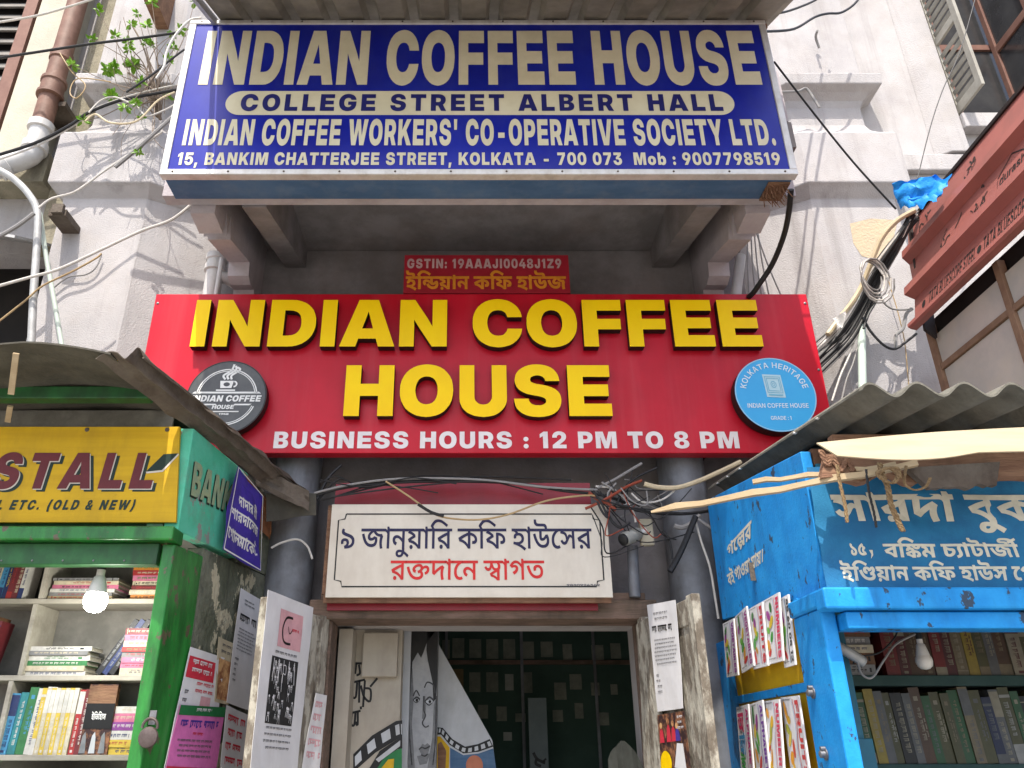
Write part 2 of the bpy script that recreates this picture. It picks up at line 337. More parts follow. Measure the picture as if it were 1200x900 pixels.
# ------------------------------------------------------------------ lettering: glyph outlines kept as polygons
GLYPHS = {
 'H': {
  'N': (221, [[12,0,0,218,62,0,53,-85,4,-7,5,-9,5,-10,6,-10,6,-11,5,-10,-7,-17,-1,13,0,14,-1,15,0,117,61,0,0,-218,-62,0,-55,88,-6,10,-7,12,-7,13,-5,9,-5,10,-5,9,12,4,1,-16,1,-14,0,-15,1,-12,0,-98]]),
  '-': (193, [[148,105,0,-44,-102,0,0,44]]),
  'P': (194, [[12,0,0,218,92,0,17,-1,15,-3,14,-5,11,-7,10,-9,8,-10,6,-12,3,-14,1,-15,-1,-15,-3,-13,-6,-12,-8,-11,-10,-9,-11,-7,-14,-5,-15,-3,-17,-1,-57,0,0,50,53,0,8,1,8,2,6,4,4,5,3,7,1,7,-1,8,-3,6,-4,5,-6,4,-8,2,-8,1,-27,0,0,-168]]),
  'A': (229, [[0,0,73,218,82,0,74,-218,-68,0,-25,85,-20,72,-10,38,17,0,-10,-38,-10,-36,-6,-18,-5,-18,-25,-85],[55,36,0,47,120,0,0,-47]]),
  'R': (200, [[12,0,0,218,92,0,17,-1,15,-3,14,-5,11,-7,10,-9,8,-10,6,-12,3,-14,1,-15,-1,-14,-4,-13,-6,-12,-8,-10,-10,-9,-12,-7,-14,-5,-16,-3,-17,-1,-52,0,0,47,51,0,8,1,8,3,6,4,4,5,3,7,1,7,-1,8,-3,6,-4,5,-6,4,-8,3,-8,1,-27,0,0,-169],[133,0,-48,99,62,0,49,-99]]),
  '4': (193, [[3,42,0,46,89,130,59,0,-89,-131,129,0,0,-45],[109,0,0,136,56,0,0,-136]]),
  "'": (86, [[22,129,-5,89,52,0,-5,-89]]),
  'o': (182, [[91,-4,-16,2,-15,3,-13,5,-12,8,-10,9,-8,11,-6,13,-3,15,-1,15,1,16,3,14,6,13,8,11,10,10,12,7,13,6,15,3,16,1,16,-1,15,-3,13,-6,12,-7,10,-10,8,-11,6,-13,3,-14,1,-16,-1,-15,-3,-15,-6,-13,-8,-11,-10,-9,-12,-8,-13,-5,-15,-3],[91,42,7,1,6,3,5,5,4,7,2,9,1,10,-1,11,-2,9,-4,7,-5,5,-6,3,-13,0,-7,-3,-5,-5,-4,-7,-2,-9,-1,-11,1,-10,2,-9,4,-7,5,-5,7,-3]]),
  'Y': (219, [[81,0,0,74,-81,144,70,0,31,-61,4,-8,3,-7,4,-8,4,-7,-9,0,3,7,3,8,4,7,3,8,30,61,69,0,-79,-144,0,-74]]),
  'E': (190, [[12,0,0,218,169,0,0,-51,-108,0,0,-33,99,0,0,-50,-99,0,0,-32,108,0,0,-52]]),
  '3': (193, [[95,-4,-19,2,-17,3,-14,7,-12,8,-10,9,-7,12,-5,12,-4,13,-1,13,57,0,1,-9,3,-8,5,-7,6,-5,8,-3,8,-1,9,1,7,3,6,4,4,6,3,7,1,8,-1,8,-3,7,-5,5,-6,4,-8,2,-9,1,-32,0,0,32,43,41,-86,0,0,47,155,0,0,-45,-67,-60,0,13,17,1,14,-2,13,-3,10,-6,9,-7,6,-8,7,-15,2,-17,-1,-14,-4,-12,-6,-12,-8,-10,-10,-8,-13,-7,-14,-5,-15,-3]]),
  'S': (206, [[103,-4,-19,1,-17,3,-15,5,-13,7,-10,9,-9,10,-6,12,-3,14,-2,16,58,0,1,-9,4,-6,5,-6,8,-4,9,-3,19,0,8,2,6,3,5,4,3,4,1,6,-1,5,-3,4,-5,4,-7,3,-9,3,-11,2,-21,4,-20,5,-16,8,-13,9,-9,12,-6,14,-2,15,2,13,3,13,7,11,8,9,11,8,12,7,14,5,16,3,17,1,17,-1,16,-3,14,-5,12,-6,10,-9,8,-10,6,-11,4,-13,2,-15,-56,0,-3,10,-7,8,-10,5,-12,2,-8,-1,-7,-2,-6,-3,-5,-3,-2,-5,-1,-5,1,-5,2,-4,4,-3,7,-3,8,-3,10,-2,18,-3,17,-4,15,-5,12,-6,10,-7,8,-9,5,-9,3,-11,1,-13,-1,-14,-4,-13,-6,-12,-8,-9,-11,-9,-12,-6,-15,-5,-17,-3]]),
  'Z': (196, [[7,0,0,46,82,94,7,8,6,8,7,8,8,7,14,16,7,-20,-129,0,0,51,179,0,0,-45,-81,-96,-7,-7,-6,-8,-7,-8,-7,-7,-7,-8,-8,-8,-7,21,130,0,0,-52]]),
  ' ': (81, []),
  '7': (193, [[31,0,85,168,0,1,-100,0,0,49,162,0,0,-47,-86,-171]]),
  'F': (181, [[12,0,0,218,164,0,0,-51,-103,0,0,-39,97,0,0,-49,-97,0,0,-79]]),
  '8': (193, [[97,-4,-18,1,-16,3,-14,4,-13,6,-10,7,-8,9,-7,10,-3,11,-2,12,2,14,5,12,9,11,11,8,14,6,17,3,-15,3,-12,6,-10,7,-8,9,-4,11,-2,13,3,17,8,14,7,9,10,7,12,5,13,4,15,3,16,1,16,-1,15,-2,13,-5,11,-5,10,-7,8,-8,8,-15,2,-17,-1,-13,-5,-11,-7,-9,-10,-7,-13,-6,-15,-3,17,-3,14,-6,12,-8,8,-11,5,-12,2,-14,-1,-12,-4,-11,-6,-10,-9,-9,-10,-7,-13,-6,-14,-4,-16,-3],[97,37,7,1,7,3,6,4,5,5,3,7,1,7,-1,7,-3,7,-5,5,-5,4,-7,2,-8,1,-8,-1,-7,-2,-6,-4,-4,-5,-3,-7,-1,-7,1,-7,3,-7,4,-5,6,-4,7,-3],[97,133,7,1,6,2,5,3,4,5,3,6,0,13,-3,6,-4,4,-5,4,-6,2,-15,0,-6,-2,-5,-4,-4,-4,-2,-6,-1,-7,1,-6,2,-6,4,-5,5,-3,6,-2]]),
  'G': (222, [[113,-4,-21,2,-19,5,-17,7,-14,11,-13,13,-10,15,-7,18,-5,20,-1,22,1,23,5,21,8,18,10,15,13,13,15,10,17,7,18,4,19,2,13,-1,12,-2,12,-3,12,-4,10,-5,10,-7,8,-7,7,-9,6,-9,7,-15,3,-17,-62,0,-1,6,-3,5,-3,4,-4,4,-5,3,-12,4,-8,0,-14,-2,-11,-5,-10,-8,-6,-12,-4,-15,-2,-18,2,-18,4,-15,7,-11,9,-9,12,-5,14,-2,12,1,10,3,7,5,6,6,3,7,1,9,13,-2,-52,0,0,44,99,0,0,-32,-2,-18,-4,-16,-7,-15,-9,-13,-12,-11,-14,-9,-16,-6,-18,-4]]),
  '.': (81, [[40,-3,-11,2,-10,7,-7,10,-2,12,2,11,7,10,10,7,11,2,12,-2,10,-7,7,-10,2,-11,-2,-12,-7,-10,-10,-7]]),
  'J': (176, [[84,-4,-23,3,-19,6,-15,10,-11,15,-7,18,-2,21,0,18,56,0,0,-18,1,-9,4,-7,6,-5,9,-1,8,1,7,5,4,7,1,9,0,149,61,0,0,-150,-2,-21,-7,-18,-12,-14,-16,-10,-19,-6]]),
  ',': (81, [[6,-50,9,90,54,0,-23,-90]]),
  'T': (197, [[6,167,0,51,185,0,0,-51,-62,0,0,-167,-61,0,0,167]]),
  'O': (224, [[112,-4,-19,2,-18,4,-17,8,-15,10,-13,12,-10,16,-8,18,-5,20,-1,23,1,23,5,21,8,18,10,15,13,13,15,10,17,7,18,4,19,2,19,-2,18,-4,17,-7,15,-10,12,-13,11,-15,8,-18,4,-21,2,-23,-2,-23,-4,-20,-8,-18,-11,-16,-12,-13,-15,-10,-17,-7,-18,-4],[112,49,13,2,11,5,9,9,6,12,4,15,1,17,-1,18,-4,14,-6,12,-9,9,-11,5,-13,2,-13,-2,-11,-5,-9,-9,-6,-12,-4,-14,-2,-18,2,-17,4,-15,6,-12,9,-9,11,-5]]),
  'W': (311, [[58,0,-58,218,66,0,18,-84,15,-80,2,-16,-14,0,9,48,4,16,3,16,4,16,19,84,59,0,19,-84,4,-16,3,-16,4,-16,9,-48,-14,0,3,16,2,16,12,64,18,84,66,0,-58,-218,-67,0,-24,101,-3,13,-4,15,-2,13,-3,14,-3,15,18,0,-4,-15,-3,-14,-2,-13,-3,-15,-3,-13,-25,-101]]),
  ')': (117, [[9,-43,6,16,5,16,5,14,4,14,6,28,2,13,1,14,1,15,-1,16,-1,17,-2,17,-3,16,-4,17,-4,16,-10,30,-5,13,56,0,6,-11,6,-13,5,-15,5,-16,4,-17,3,-17,2,-18,1,-18,1,-17,-1,-24,-3,-23,-5,-22,-6,-22,-8,-20,-10,-19]]),
  'U': (212, [[106,-4,-18,2,-17,3,-15,6,-13,7,-11,10,-9,11,-6,13,-4,14,-1,16,0,140,59,0,0,-135,1,-10,3,-8,6,-7,7,-6,8,-3,10,-1,9,1,9,3,7,6,5,7,4,8,1,10,0,135,59,0,0,-140,-1,-16,-4,-14,-7,-13,-9,-11,-11,-10,-13,-8,-14,-5,-17,-3]]),
  'b': (188, [[114,-4,-10,1,-9,3,-8,3,-7,6,-5,7,-4,8,0,-24,-58,0,0,218,58,0,0,-84,6,8,5,6,7,4,8,4,8,2,10,0,12,-1,11,-3,11,-6,9,-8,8,-9,6,-11,5,-13,3,-14,1,-15,-1,-16,-3,-14,-5,-13,-6,-11,-8,-10,-9,-7,-10,-6,-12,-3],[97,42,7,2,6,3,5,5,4,7,2,9,1,10,-1,10,-2,8,-4,7,-5,5,-6,3,-7,1,-8,-1,-7,-3,-5,-5,-4,-7,-3,-8,-1,-10,1,-10,3,-9,4,-7,5,-5,7,-3]]),
  'K': (219, [[57,31,0,74,7,10,7,9,8,10,7,9,7,10,8,9,43,56,71,0,-92,-112,-5,0],[12,0,0,218,61,0,0,-218],[149,0,-53,88,37,45,86,-133]]),
  '9': (193, [[95,221,16,-1,16,-3,14,-5,12,-8,11,-9,8,-10,6,-12,4,-13,2,-15,-2,-18,-5,-17,-5,-11,-7,-11,-7,-12,-52,-76,-64,0,64,95,15,0,-3,-4,-4,-4,-6,-5,-7,-3,-8,-3,-11,-1,-14,1,-13,3,-11,5,-10,6,-9,8,-6,10,-5,11,-3,13,-1,13,1,15,4,13,6,12,8,10,10,9,12,8,13,5,15,3],[97,176,-8,-1,-8,-3,-6,-5,-5,-6,-3,-7,-1,-9,1,-8,3,-8,5,-6,6,-4,8,-3,8,-1,8,1,7,3,7,4,4,6,3,8,1,8,-1,9,-3,7,-4,6,-7,5,-7,3]]),
  'M': (277, [[12,0,0,218,91,0,19,-68,3,-10,3,-11,4,-13,3,-14,4,-14,3,-13,3,-11,2,-10,-16,0,2,10,3,11,3,13,4,14,3,14,3,13,3,11,3,10,19,68,92,0,0,-218,-60,0,0,104,1,12,0,14,1,14,0,41,7,0,-3,-13,-4,-14,-3,-14,-4,-14,-3,-13,-4,-13,-3,-11,-2,-9,-26,-84,-49,0,-26,84,-2,9,-3,11,-4,13,-3,13,-8,28,-3,14,-4,13,8,0,0,-13,1,-14,0,-28,1,-14,0,-116]]),
  'H': (218, [[12,0,0,218,61,0,0,-81,72,0,0,81,61,0,0,-218,-61,0,0,85,-72,0,0,-85]]),
  '(': (117, [[19,87,1,17,1,18,3,18,3,17,4,17,4,16,5,15,6,13,6,11,56,0,-5,-13,-10,-30,-4,-16,-3,-17,-3,-16,-3,-17,-1,-17,0,-31,1,-14,2,-13,6,-28,4,-14,5,-14,5,-16,6,-16,-56,0,-10,19,-8,20,-6,22,-5,22,-3,23]]),
  'L': (173, [[12,0,0,218,61,0,0,-166,94,0,0,-52]]),
  '0': (193, [[97,-4,-19,2,-17,5,-15,7,-12,10,-11,13,-8,16,-5,18,-4,20,-1,22,1,22,4,20,5,18,8,16,11,13,12,10,15,8,17,4,19,2,19,-2,17,-4,14,-8,13,-10,10,-13,8,-16,6,-18,3,-20,1,-22,-1,-22,-3,-20,-6,-18,-8,-16,-10,-13,-13,-10,-14,-7,-17,-5],[97,43,11,2,8,6,7,10,4,13,3,16,1,19,-1,19,-3,16,-4,13,-7,10,-8,6,-11,2,-11,-2,-9,-6,-7,-10,-4,-13,-3,-16,-1,-19,1,-19,3,-16,4,-13,7,-10,9,-6]]),
  '2': (193, [[14,0,0,42,82,67,6,5,7,5,6,6,5,7,3,8,1,9,0,7,-3,6,-4,6,-5,4,-7,2,-8,1,-8,-1,-7,-3,-6,-5,-5,-7,-3,-9,0,-11,-56,0,1,17,3,14,6,13,8,12,10,9,12,8,13,5,16,4,16,1,16,-1,14,-3,13,-5,12,-6,10,-8,8,-10,6,-11,4,-12,1,-14,-2,-15,-4,-14,-8,-12,-10,-12,-7,-7,-18,-16,-35,-29,84,0,0,-47]]),
  'B': (195, [[12,0,0,218,94,0,16,-1,14,-2,12,-4,11,-5,8,-6,7,-8,6,-13,3,-15,-2,-12,-4,-11,-6,-9,-8,-8,-11,-5,-12,-4,14,-2,12,-6,10,-8,7,-10,5,-13,2,-14,-2,-17,-7,-15,-7,-9,-9,-7,-10,-6,-12,-4,-13,-3,-15,-1],[71,46,32,0,10,1,8,5,5,6,1,9,0,6,-3,6,-3,4,-5,3,-6,2,-7,1,-32,0],[71,132,35,0,5,2,5,3,3,4,2,5,1,6,-2,9,-4,6,-7,4,-10,2,-28,0]]),
  'D': (213, [[97,0,-60,0,0,50,57,0,16,2,13,5,10,8,7,11,5,15,1,18,-2,18,-4,15,-7,11,-10,8,-14,5,-17,2,-56,0,0,50,60,0,22,-1,19,-5,18,-7,15,-10,13,-13,11,-15,7,-18,5,-19,1,-21,-1,-21,-5,-19,-7,-18,-11,-15,-12,-12,-16,-11,-17,-7,-20,-5],[73,218,0,-218,-61,0,0,218]]),
  '5': (193, [[96,-4,-16,1,-15,3,-13,5,-12,7,-10,9,-8,10,-7,12,-4,13,-2,14,57,0,1,-8,3,-7,4,-5,7,-5,7,-3,8,-1,9,1,7,3,6,5,5,7,2,7,1,9,-1,9,-2,8,-5,7,-6,5,-7,3,-9,1,-10,-1,-9,-4,-6,-6,-4,-7,-55,0,7,130,151,0,0,-47,-98,0,-3,-36,8,6,9,5,11,2,11,1,14,-1,14,-5,13,-6,11,-9,10,-11,7,-13,5,-14,2,-15,-2,-15,-3,-13,-6,-13,-9,-11,-10,-9,-12,-7,-14,-6,-15,-3]]),
  'V': (225, [[73,0,-73,218,67,0,25,-84,6,-19,5,-18,5,-19,10,-36,5,-19,-18,0,5,19,10,36,4,19,5,18,6,19,24,84,66,0,-71,-218]]),
  ':': (81, [[40,-3,-11,2,-10,7,-7,10,-2,12,2,11,7,10,10,7,11,2,12,-2,10,-7,7,-10,2,-11,-2,-12,-7,-10,-10,-7],[40,89,-11,2,-10,7,-7,10,-2,12,2,11,7,10,10,7,11,2,12,-2,10,-7,7,-10,2,-11,-2,-12,-7,-10,-10,-7]]),
  '6': (193, [[99,-3,-17,1,-15,3,-14,6,-13,7,-10,9,-9,11,-6,12,-4,13,-1,14,2,18,5,17,5,11,6,11,7,12,52,76,64,0,-64,-95,-15,0,3,4,5,5,5,4,7,4,9,2,10,1,14,-1,13,-3,12,-5,10,-6,8,-8,7,-10,5,-11,3,-12,1,-14,-2,-14,-3,-13,-6,-12,-8,-11,-10,-9,-12,-7,-14,-6,-14,-3],[97,42,8,1,7,3,6,5,5,6,3,8,1,8,-1,8,-3,8,-5,6,-6,5,-7,3,-8,1,-9,-1,-7,-3,-6,-5,-5,-6,-3,-8,-1,-8,1,-8,3,-8,5,-6,6,-5,7,-3]]),
  'C': (219, [[112,-4,-19,2,-18,4,-17,8,-15,10,-13,12,-10,16,-8,18,-5,20,-1,23,1,23,5,21,8,18,10,15,13,13,15,10,17,7,18,4,19,2,14,-1,12,-2,12,-3,12,-5,10,-6,9,-7,9,-8,7,-9,6,-10,5,-11,3,-12,2,-12,-61,0,-2,7,-3,7,-3,6,-10,8,-6,3,-7,1,-8,1,-14,-2,-11,-5,-9,-9,-6,-11,-4,-15,-2,-18,2,-18,4,-14,6,-12,9,-9,11,-5,14,-2,8,1,6,1,7,3,5,4,8,10,3,7,2,7,61,0,-2,-12,-3,-12,-5,-11,-6,-10,-7,-9,-9,-8,-9,-7,-10,-6,-24,-8,-13,-2]]),
  'I': (131, [[7,0,0,48,28,0,0,123,-28,0,0,47,117,0,0,-47,-28,0,0,-123,28,0,0,-48]]),
  '&': (204, [[82,-4,-15,1,-13,3,-12,5,-11,6,-8,7,-7,9,-7,15,-2,16,1,12,3,10,6,9,7,8,9,8,11,7,50,31,4,3,4,4,2,3,3,9,-1,5,-3,4,-5,3,-7,1,-5,0,-4,-2,-3,-2,-4,-6,0,-5,1,-6,2,-7,4,-7,6,-7,7,-8,7,-9,106,-116,-59,0,-88,94,-7,8,-8,9,-7,11,-6,12,-5,13,-1,14,2,16,6,15,6,8,7,7,9,6,16,6,18,2,17,-1,14,-6,12,-9,9,-11,5,-13,2,-15,-1,-10,-2,-9,-10,-18,-7,-7,-9,-7,-45,-32,-5,-4,-4,-5,-3,-5,-1,-7,1,-6,2,-4,3,-4,5,-3,6,-2,6,-1,11,2,11,4,11,6,9,9,8,10,7,12,4,14,1,15,47,0,-1,-19,-3,-18,-3,-11,-5,-11,-5,-10,-6,-9,-8,-8,-9,-7,-16,-8,-13,-7,-15,-6,-15,-3]]),
  '1': (193, [[25,0,0,47,151,0,0,-47],[134,218,0,-218,-58,0,0,165,-1,0,-48,-30,0,50,53,33]]),
 },
 'S': {
  'T': (195, [[10,185,0,33,174,0,0,-33,-67,0,0,-185,-39,0,0,185]]),
  'O': (228, [[114,-3,-27,3,-24,10,-21,17,-15,22,-10,28,-3,32,3,33,10,27,15,22,21,17,24,10,27,3,28,-3,24,-10,20,-17,16,-22,10,-27,3,-33,-3,-32,-10,-28,-16,-22,-20,-17,-24,-10],[114,32,17,2,15,7,12,11,10,15,6,19,2,23,-2,23,-6,19,-10,16,-12,11,-15,6,-17,2,-17,-2,-14,-7,-13,-11,-9,-15,-6,-19,-2,-23,2,-23,6,-19,9,-15,13,-11,14,-7]]),
  'N': (224, [[21,0,0,218,43,0,76,-120,4,-8,5,-8,6,-10,5,-10,6,-11,5,-13,-4,-3,-2,24,0,13,-1,11,0,135,39,0,0,-218,-43,0,-69,109,-5,9,-12,20,-7,12,-7,14,-9,16,6,2,1,-16,1,-14,0,-14,1,-12,0,-126]]),
  'P': (191, [[21,0,0,218,82,0,23,-2,19,-7,15,-11,11,-14,7,-17,2,-20,-2,-20,-7,-17,-11,-15,-16,-10,-19,-7,-23,-3,-56,0,0,33,52,0,13,1,11,4,8,6,6,8,4,9,1,11,-1,11,-4,9,-6,8,-8,6,-11,3,-13,1,-38,0,0,-185]]),
  'U': (218, [[109,-3,-25,2,-22,8,-17,12,-14,16,-8,19,-3,22,0,142,39,0,0,-139,2,-13,4,-12,8,-9,10,-7,12,-5,14,-2,14,2,12,5,10,7,7,9,5,12,1,13,0,139,39,0,0,-142,-3,-22,-8,-19,-13,-16,-18,-12,-21,-8]]),
  'A': (215, [[5,0,77,218,50,0,77,-218,-42,0,-39,114,-6,19,-6,20,-7,23,-7,27,9,0,-7,-27,-6,-23,-6,-21,-44,-132],[51,53,0,32,113,0,0,-32]]),
  'R': (195, [[21,0,0,218,83,0,22,-2,19,-6,16,-11,11,-14,6,-17,3,-20,-3,-19,-7,-17,-11,-14,-15,-10,-20,-6,-23,-2,-59,0,0,32,56,0,13,1,11,3,8,6,6,7,3,9,1,10,-1,11,-3,9,-6,8,-8,5,-11,3,-13,1,-39,0,0,-185],[144,0,-52,99,42,0,53,-99]]),
  'K': (208, [[49,53,0,41,21,30,8,9,16,20,58,65,48,0,-92,-104,-3,1],[21,0,0,218,39,0,0,-65,-1,-52,1,-19,0,-82],[156,0,-70,103,24,29,92,-132]]),
  'd': (184, [[79,-3,-18,2,-17,8,-13,12,-11,17,-6,20,-2,24,2,24,7,21,10,16,14,12,16,8,18,2,12,-1,10,-3,8,-5,7,-6,6,-6,4,-7,1,0,0,83,38,0,0,-218,-37,0,0,25,-2,0,-4,-7,-6,-6,-7,-6,-8,-5,-10,-3],[89,28,11,2,10,5,8,8,5,10,4,13,1,14,-1,15,-4,13,-5,10,-8,8,-10,4,-11,2,-12,-2,-9,-4,-8,-8,-5,-11,-4,-12,-1,-15,1,-14,4,-13,5,-10,8,-8,10,-5]]),
  'H': (221, [[21,0,0,218,39,0,0,-90,101,0,0,90,39,0,0,-218,-39,0,0,95,-101,0,0,-95]]),
  'a': (169, [[65,-3,-15,1,-13,4,-11,7,-8,10,-5,12,-2,14,1,13,4,10,6,8,8,6,9,5,22,6,12,1,13,2,10,1,7,1,5,3,3,3,1,5,0,8,-3,6,-4,4,-5,4,-8,2,-8,1,-9,-1,-7,-2,-7,-3,-8,-10,-2,-5,-36,5,5,13,8,12,11,8,13,7,15,4,17,1,13,-1,12,-2,11,-4,10,-5,8,-8,7,-9,4,-12,1,-14,0,-108,-36,0,0,22,-2,0,-4,-6,-5,-6,-7,-6,-9,-4,-10,-2],[75,25,11,1,9,3,8,6,5,7,4,8,1,8,0,19,-3,-2,-3,-1,-25,-5,-5,0,-8,-2,-7,-2,-6,-3,-5,-4,-3,-6,-1,-6,1,-6,3,-6,4,-4,6,-3,6,-1]]),
  'E': (181, [[21,0,0,218,145,0,0,-33,-106,0,0,-58,98,0,0,-33,-98,0,0,-61,106,0,0,-33]]),
  'L': (168, [[21,0,0,218,39,0,0,-185,98,0,0,-33]]),
  'S': (194, [[98,-3,-24,2,-21,6,-17,10,-12,14,-8,17,-3,21,38,0,2,-12,5,-9,7,-7,9,-5,11,-3,13,-1,12,1,11,3,9,4,7,7,4,7,1,9,-1,8,-3,6,-6,5,-8,5,-10,3,-12,4,-24,6,-26,9,-18,12,-12,17,-4,21,3,18,8,16,12,13,16,9,19,6,22,2,22,-2,19,-6,16,-10,12,-13,8,-15,2,-19,-37,0,-4,14,-9,10,-13,6,-16,2,-12,-1,-10,-2,-8,-5,-6,-6,-3,-7,-1,-8,1,-8,4,-6,6,-5,7,-5,9,-3,11,-3,21,-5,13,-4,12,-4,11,-6,10,-7,7,-8,6,-9,4,-11,1,-13,-2,-19,-8,-15,-12,-14,-16,-9,-21,-6]]),
  'h': (180, [[57,93,0,-93,-38,0,0,218,37,0,0,-97,-5,0,9,18,11,13,16,8,18,3,16,-2,13,-5,11,-9,9,-12,5,-15,2,-18,0,-102,-38,0,0,96,-2,15,-6,11,-10,6,-14,3,-9,-1,-9,-4,-7,-5,-5,-7,-3,-10]]),
  'r': (115, [[19,0,0,161,36,0,0,-27,2,0,6,12,8,9,12,6,13,2,4,0,3,-1,6,0,0,-34,-2,0,-5,1,-10,0,-10,-1,-8,-3,-7,-5,-6,-8,-3,-8,-1,-11,0,-93]]),
  ' ': (81, []),
  'B': (196, [[21,0,0,218,84,0,21,-2,18,-5,14,-9,10,-11,6,-14,2,-15,-2,-13,-3,-10,-6,-9,-8,-6,-9,-6,-10,-3,0,-2,11,-2,11,-5,10,-8,7,-10,5,-13,2,-15,-2,-16,-6,-15,-11,-12,-14,-9,-19,-6,-23,-2],[59,32,44,0,19,2,12,7,8,9,2,13,-1,9,-3,8,-6,7,-8,5,-10,3,-12,2,-45,0],[59,125,42,0,10,1,8,3,8,5,5,6,4,8,1,9,-3,11,-6,10,-12,6,-15,2,-42,0]]),
  'u': (180, [[75,-2,-16,1,-13,6,-12,9,-8,12,-5,15,-2,18,0,102,38,0,0,-96,2,-15,6,-11,10,-7,13,-2,10,1,8,3,7,6,6,7,3,9,1,12,0,93,38,0,0,-161,-36,0,-1,40,5,0,-9,-18,-12,-14,-15,-8]]),
  'D': (214, [[95,0,-56,0,0,34,53,0,22,2,17,6,13,11,10,15,6,19,2,22,-2,23,-6,19,-9,15,-14,10,-17,6,-20,3,-56,0,0,33,58,0,30,-3,26,-10,21,-16,15,-21,9,-27,4,-32,-4,-31,-9,-27,-16,-22,-20,-16,-27,-10],[60,218,0,-218,-39,0,0,218]]),
  'F': (175, [[21,0,0,218,142,0,0,-33,-103,0,0,-63,94,0,0,-33,-94,0,0,-89]]),
  ':': (81, [[41,-3,-9,2,-8,5,-5,8,-2,9,2,9,5,7,8,5,9,2,9,-2,7,-5,5,-7,2,-9,-2,-9,-5,-8,-7,-5],[41,108,-9,1,-8,5,-5,8,-2,9,2,9,5,7,8,5,9,2,9,-2,7,-5,5,-7,2,-9,-2,-9,-5,-8,-7,-5]]),
  'G': (223, [[115,-3,-28,3,-25,11,-20,16,-16,23,-9,27,-3,32,3,32,10,28,15,22,21,17,24,10,27,3,18,-1,16,-4,15,-6,13,-9,11,-11,9,-12,7,-15,4,-15,-40,0,-3,8,-4,8,-5,6,-6,6,-16,8,-8,2,-10,0,-17,-2,-15,-7,-13,-11,-9,-15,-6,-19,-2,-23,2,-22,6,-19,9,-16,13,-11,15,-7,18,-2,15,1,13,5,11,8,9,11,5,13,2,14,9,-1,-60,0,0,31,89,0,0,-26,-3,-26,-9,-22,-15,-18,-19,-14,-22,-8]]),
  's': (160, [[80,-3,-17,1,-16,4,-13,7,-11,9,-7,12,-4,15,36,4,4,-10,7,-8,9,-4,13,-2,12,2,10,4,6,6,2,8,-2,6,-4,5,-7,4,-9,3,-27,6,-20,6,-15,10,-8,13,-3,16,2,14,6,12,10,10,13,7,15,5,19,1,17,-1,15,-4,12,-7,10,-9,7,-11,3,-13,-34,-5,-3,9,-6,7,-9,4,-12,2,-11,-1,-9,-4,-6,-6,-1,-8,1,-6,4,-6,7,-4,10,-3,28,-5,20,-7,14,-9,8,-13,3,-15,-2,-15,-7,-12,-10,-10,-14,-8,-17,-5]]),
  'C': (220, [[114,-3,-27,3,-24,10,-21,17,-15,22,-10,28,-3,32,3,33,10,27,15,22,21,17,24,10,27,3,18,-1,16,-4,15,-6,13,-9,11,-11,9,-13,7,-15,4,-17,-39,0,-3,9,-4,9,-5,7,-7,6,-7,4,-8,4,-9,2,-10,0,-17,-2,-16,-7,-12,-11,-9,-15,-6,-19,-2,-23,2,-23,6,-19,9,-15,12,-11,16,-7,17,-2,10,1,9,2,8,3,7,5,7,6,5,7,4,8,3,9,39,0,-3,-16,-7,-14,-9,-13,-11,-11,-13,-10,-15,-6,-16,-5]]),
  'I': (130, [[11,0,0,33,35,0,0,153,-35,0,0,32,108,0,0,-32,-34,0,0,-153,34,0,0,-33]]),
  '1': (194, [[29,0,0,32,142,0,0,-32],[124,218,0,-218,-38,0,0,183,-2,0,-51,-36,0,37,50,34]]),
 },
 'B': {
  'ই': (176, [[106,187,-1,7,-3,5,-6,3,-9,1,-16,0,-15,1,-13,1,-11,2,-13,6,-10,8,-5,7,-4,8,-1,9,-1,11,0,9,1,4,1,5,43,-3,-1,-2,0,-12,1,-5,2,-4,3,-3,3,-2,5,-2,7,-1,26,0,16,-1,13,-2,9,-3,9,-6,5,-7,5,-9,2,-11,2,-14],[83,142,17,0,15,-3,12,-5,10,-5,8,-7,6,-8,5,-13,2,-13,-1,-14,-5,-12,-9,-10,-11,-7,-13,-6,-17,-4,-10,12,15,-3,30,-10,14,-7,9,-5,10,-5,9,-6,-23,-32,-30,18,-11,5,-12,5,-11,5,-13,4,-12,4,-13,4,-13,3,-14,3,-13,2,7,36,10,-3,11,-1,11,-2,12,0,15,1,12,2,9,3,6,5,4,6,2,8,-2,8,-6,7,-8,4,-12,1,-7,0,-5,-1,-4,-2,-3,-2,-2,-3,0,-8,1,-2,0,-1,-42,-5,-4,10,-1,6,0,6,2,10,6,10,10,7,13,6,15,3],[44,125,-3,9,-6,8,-9,6,-13,4,26,13,14,-3,15,-7,10,-8,5,-10,3,-12],[178,187,0,-37,-181,0,0,37]]),
  'ন': (194, [[197,187,0,-37,-28,0,0,-150,-45,0,0,60,6,-15,-9,11,-11,10,-10,8,-11,7,-10,4,-10,1,-6,-1,-4,-2,-3,-3,-1,-5,1,-5,3,-5,14,-7,-19,-37,-13,6,-11,8,-10,9,-6,10,-5,11,-1,12,2,15,6,12,8,9,11,6,12,4,13,1,13,-1,12,-3,12,-4,11,-6,12,-8,11,-10,-6,-3,-1,7,0,54,-127,0,0,37]]),
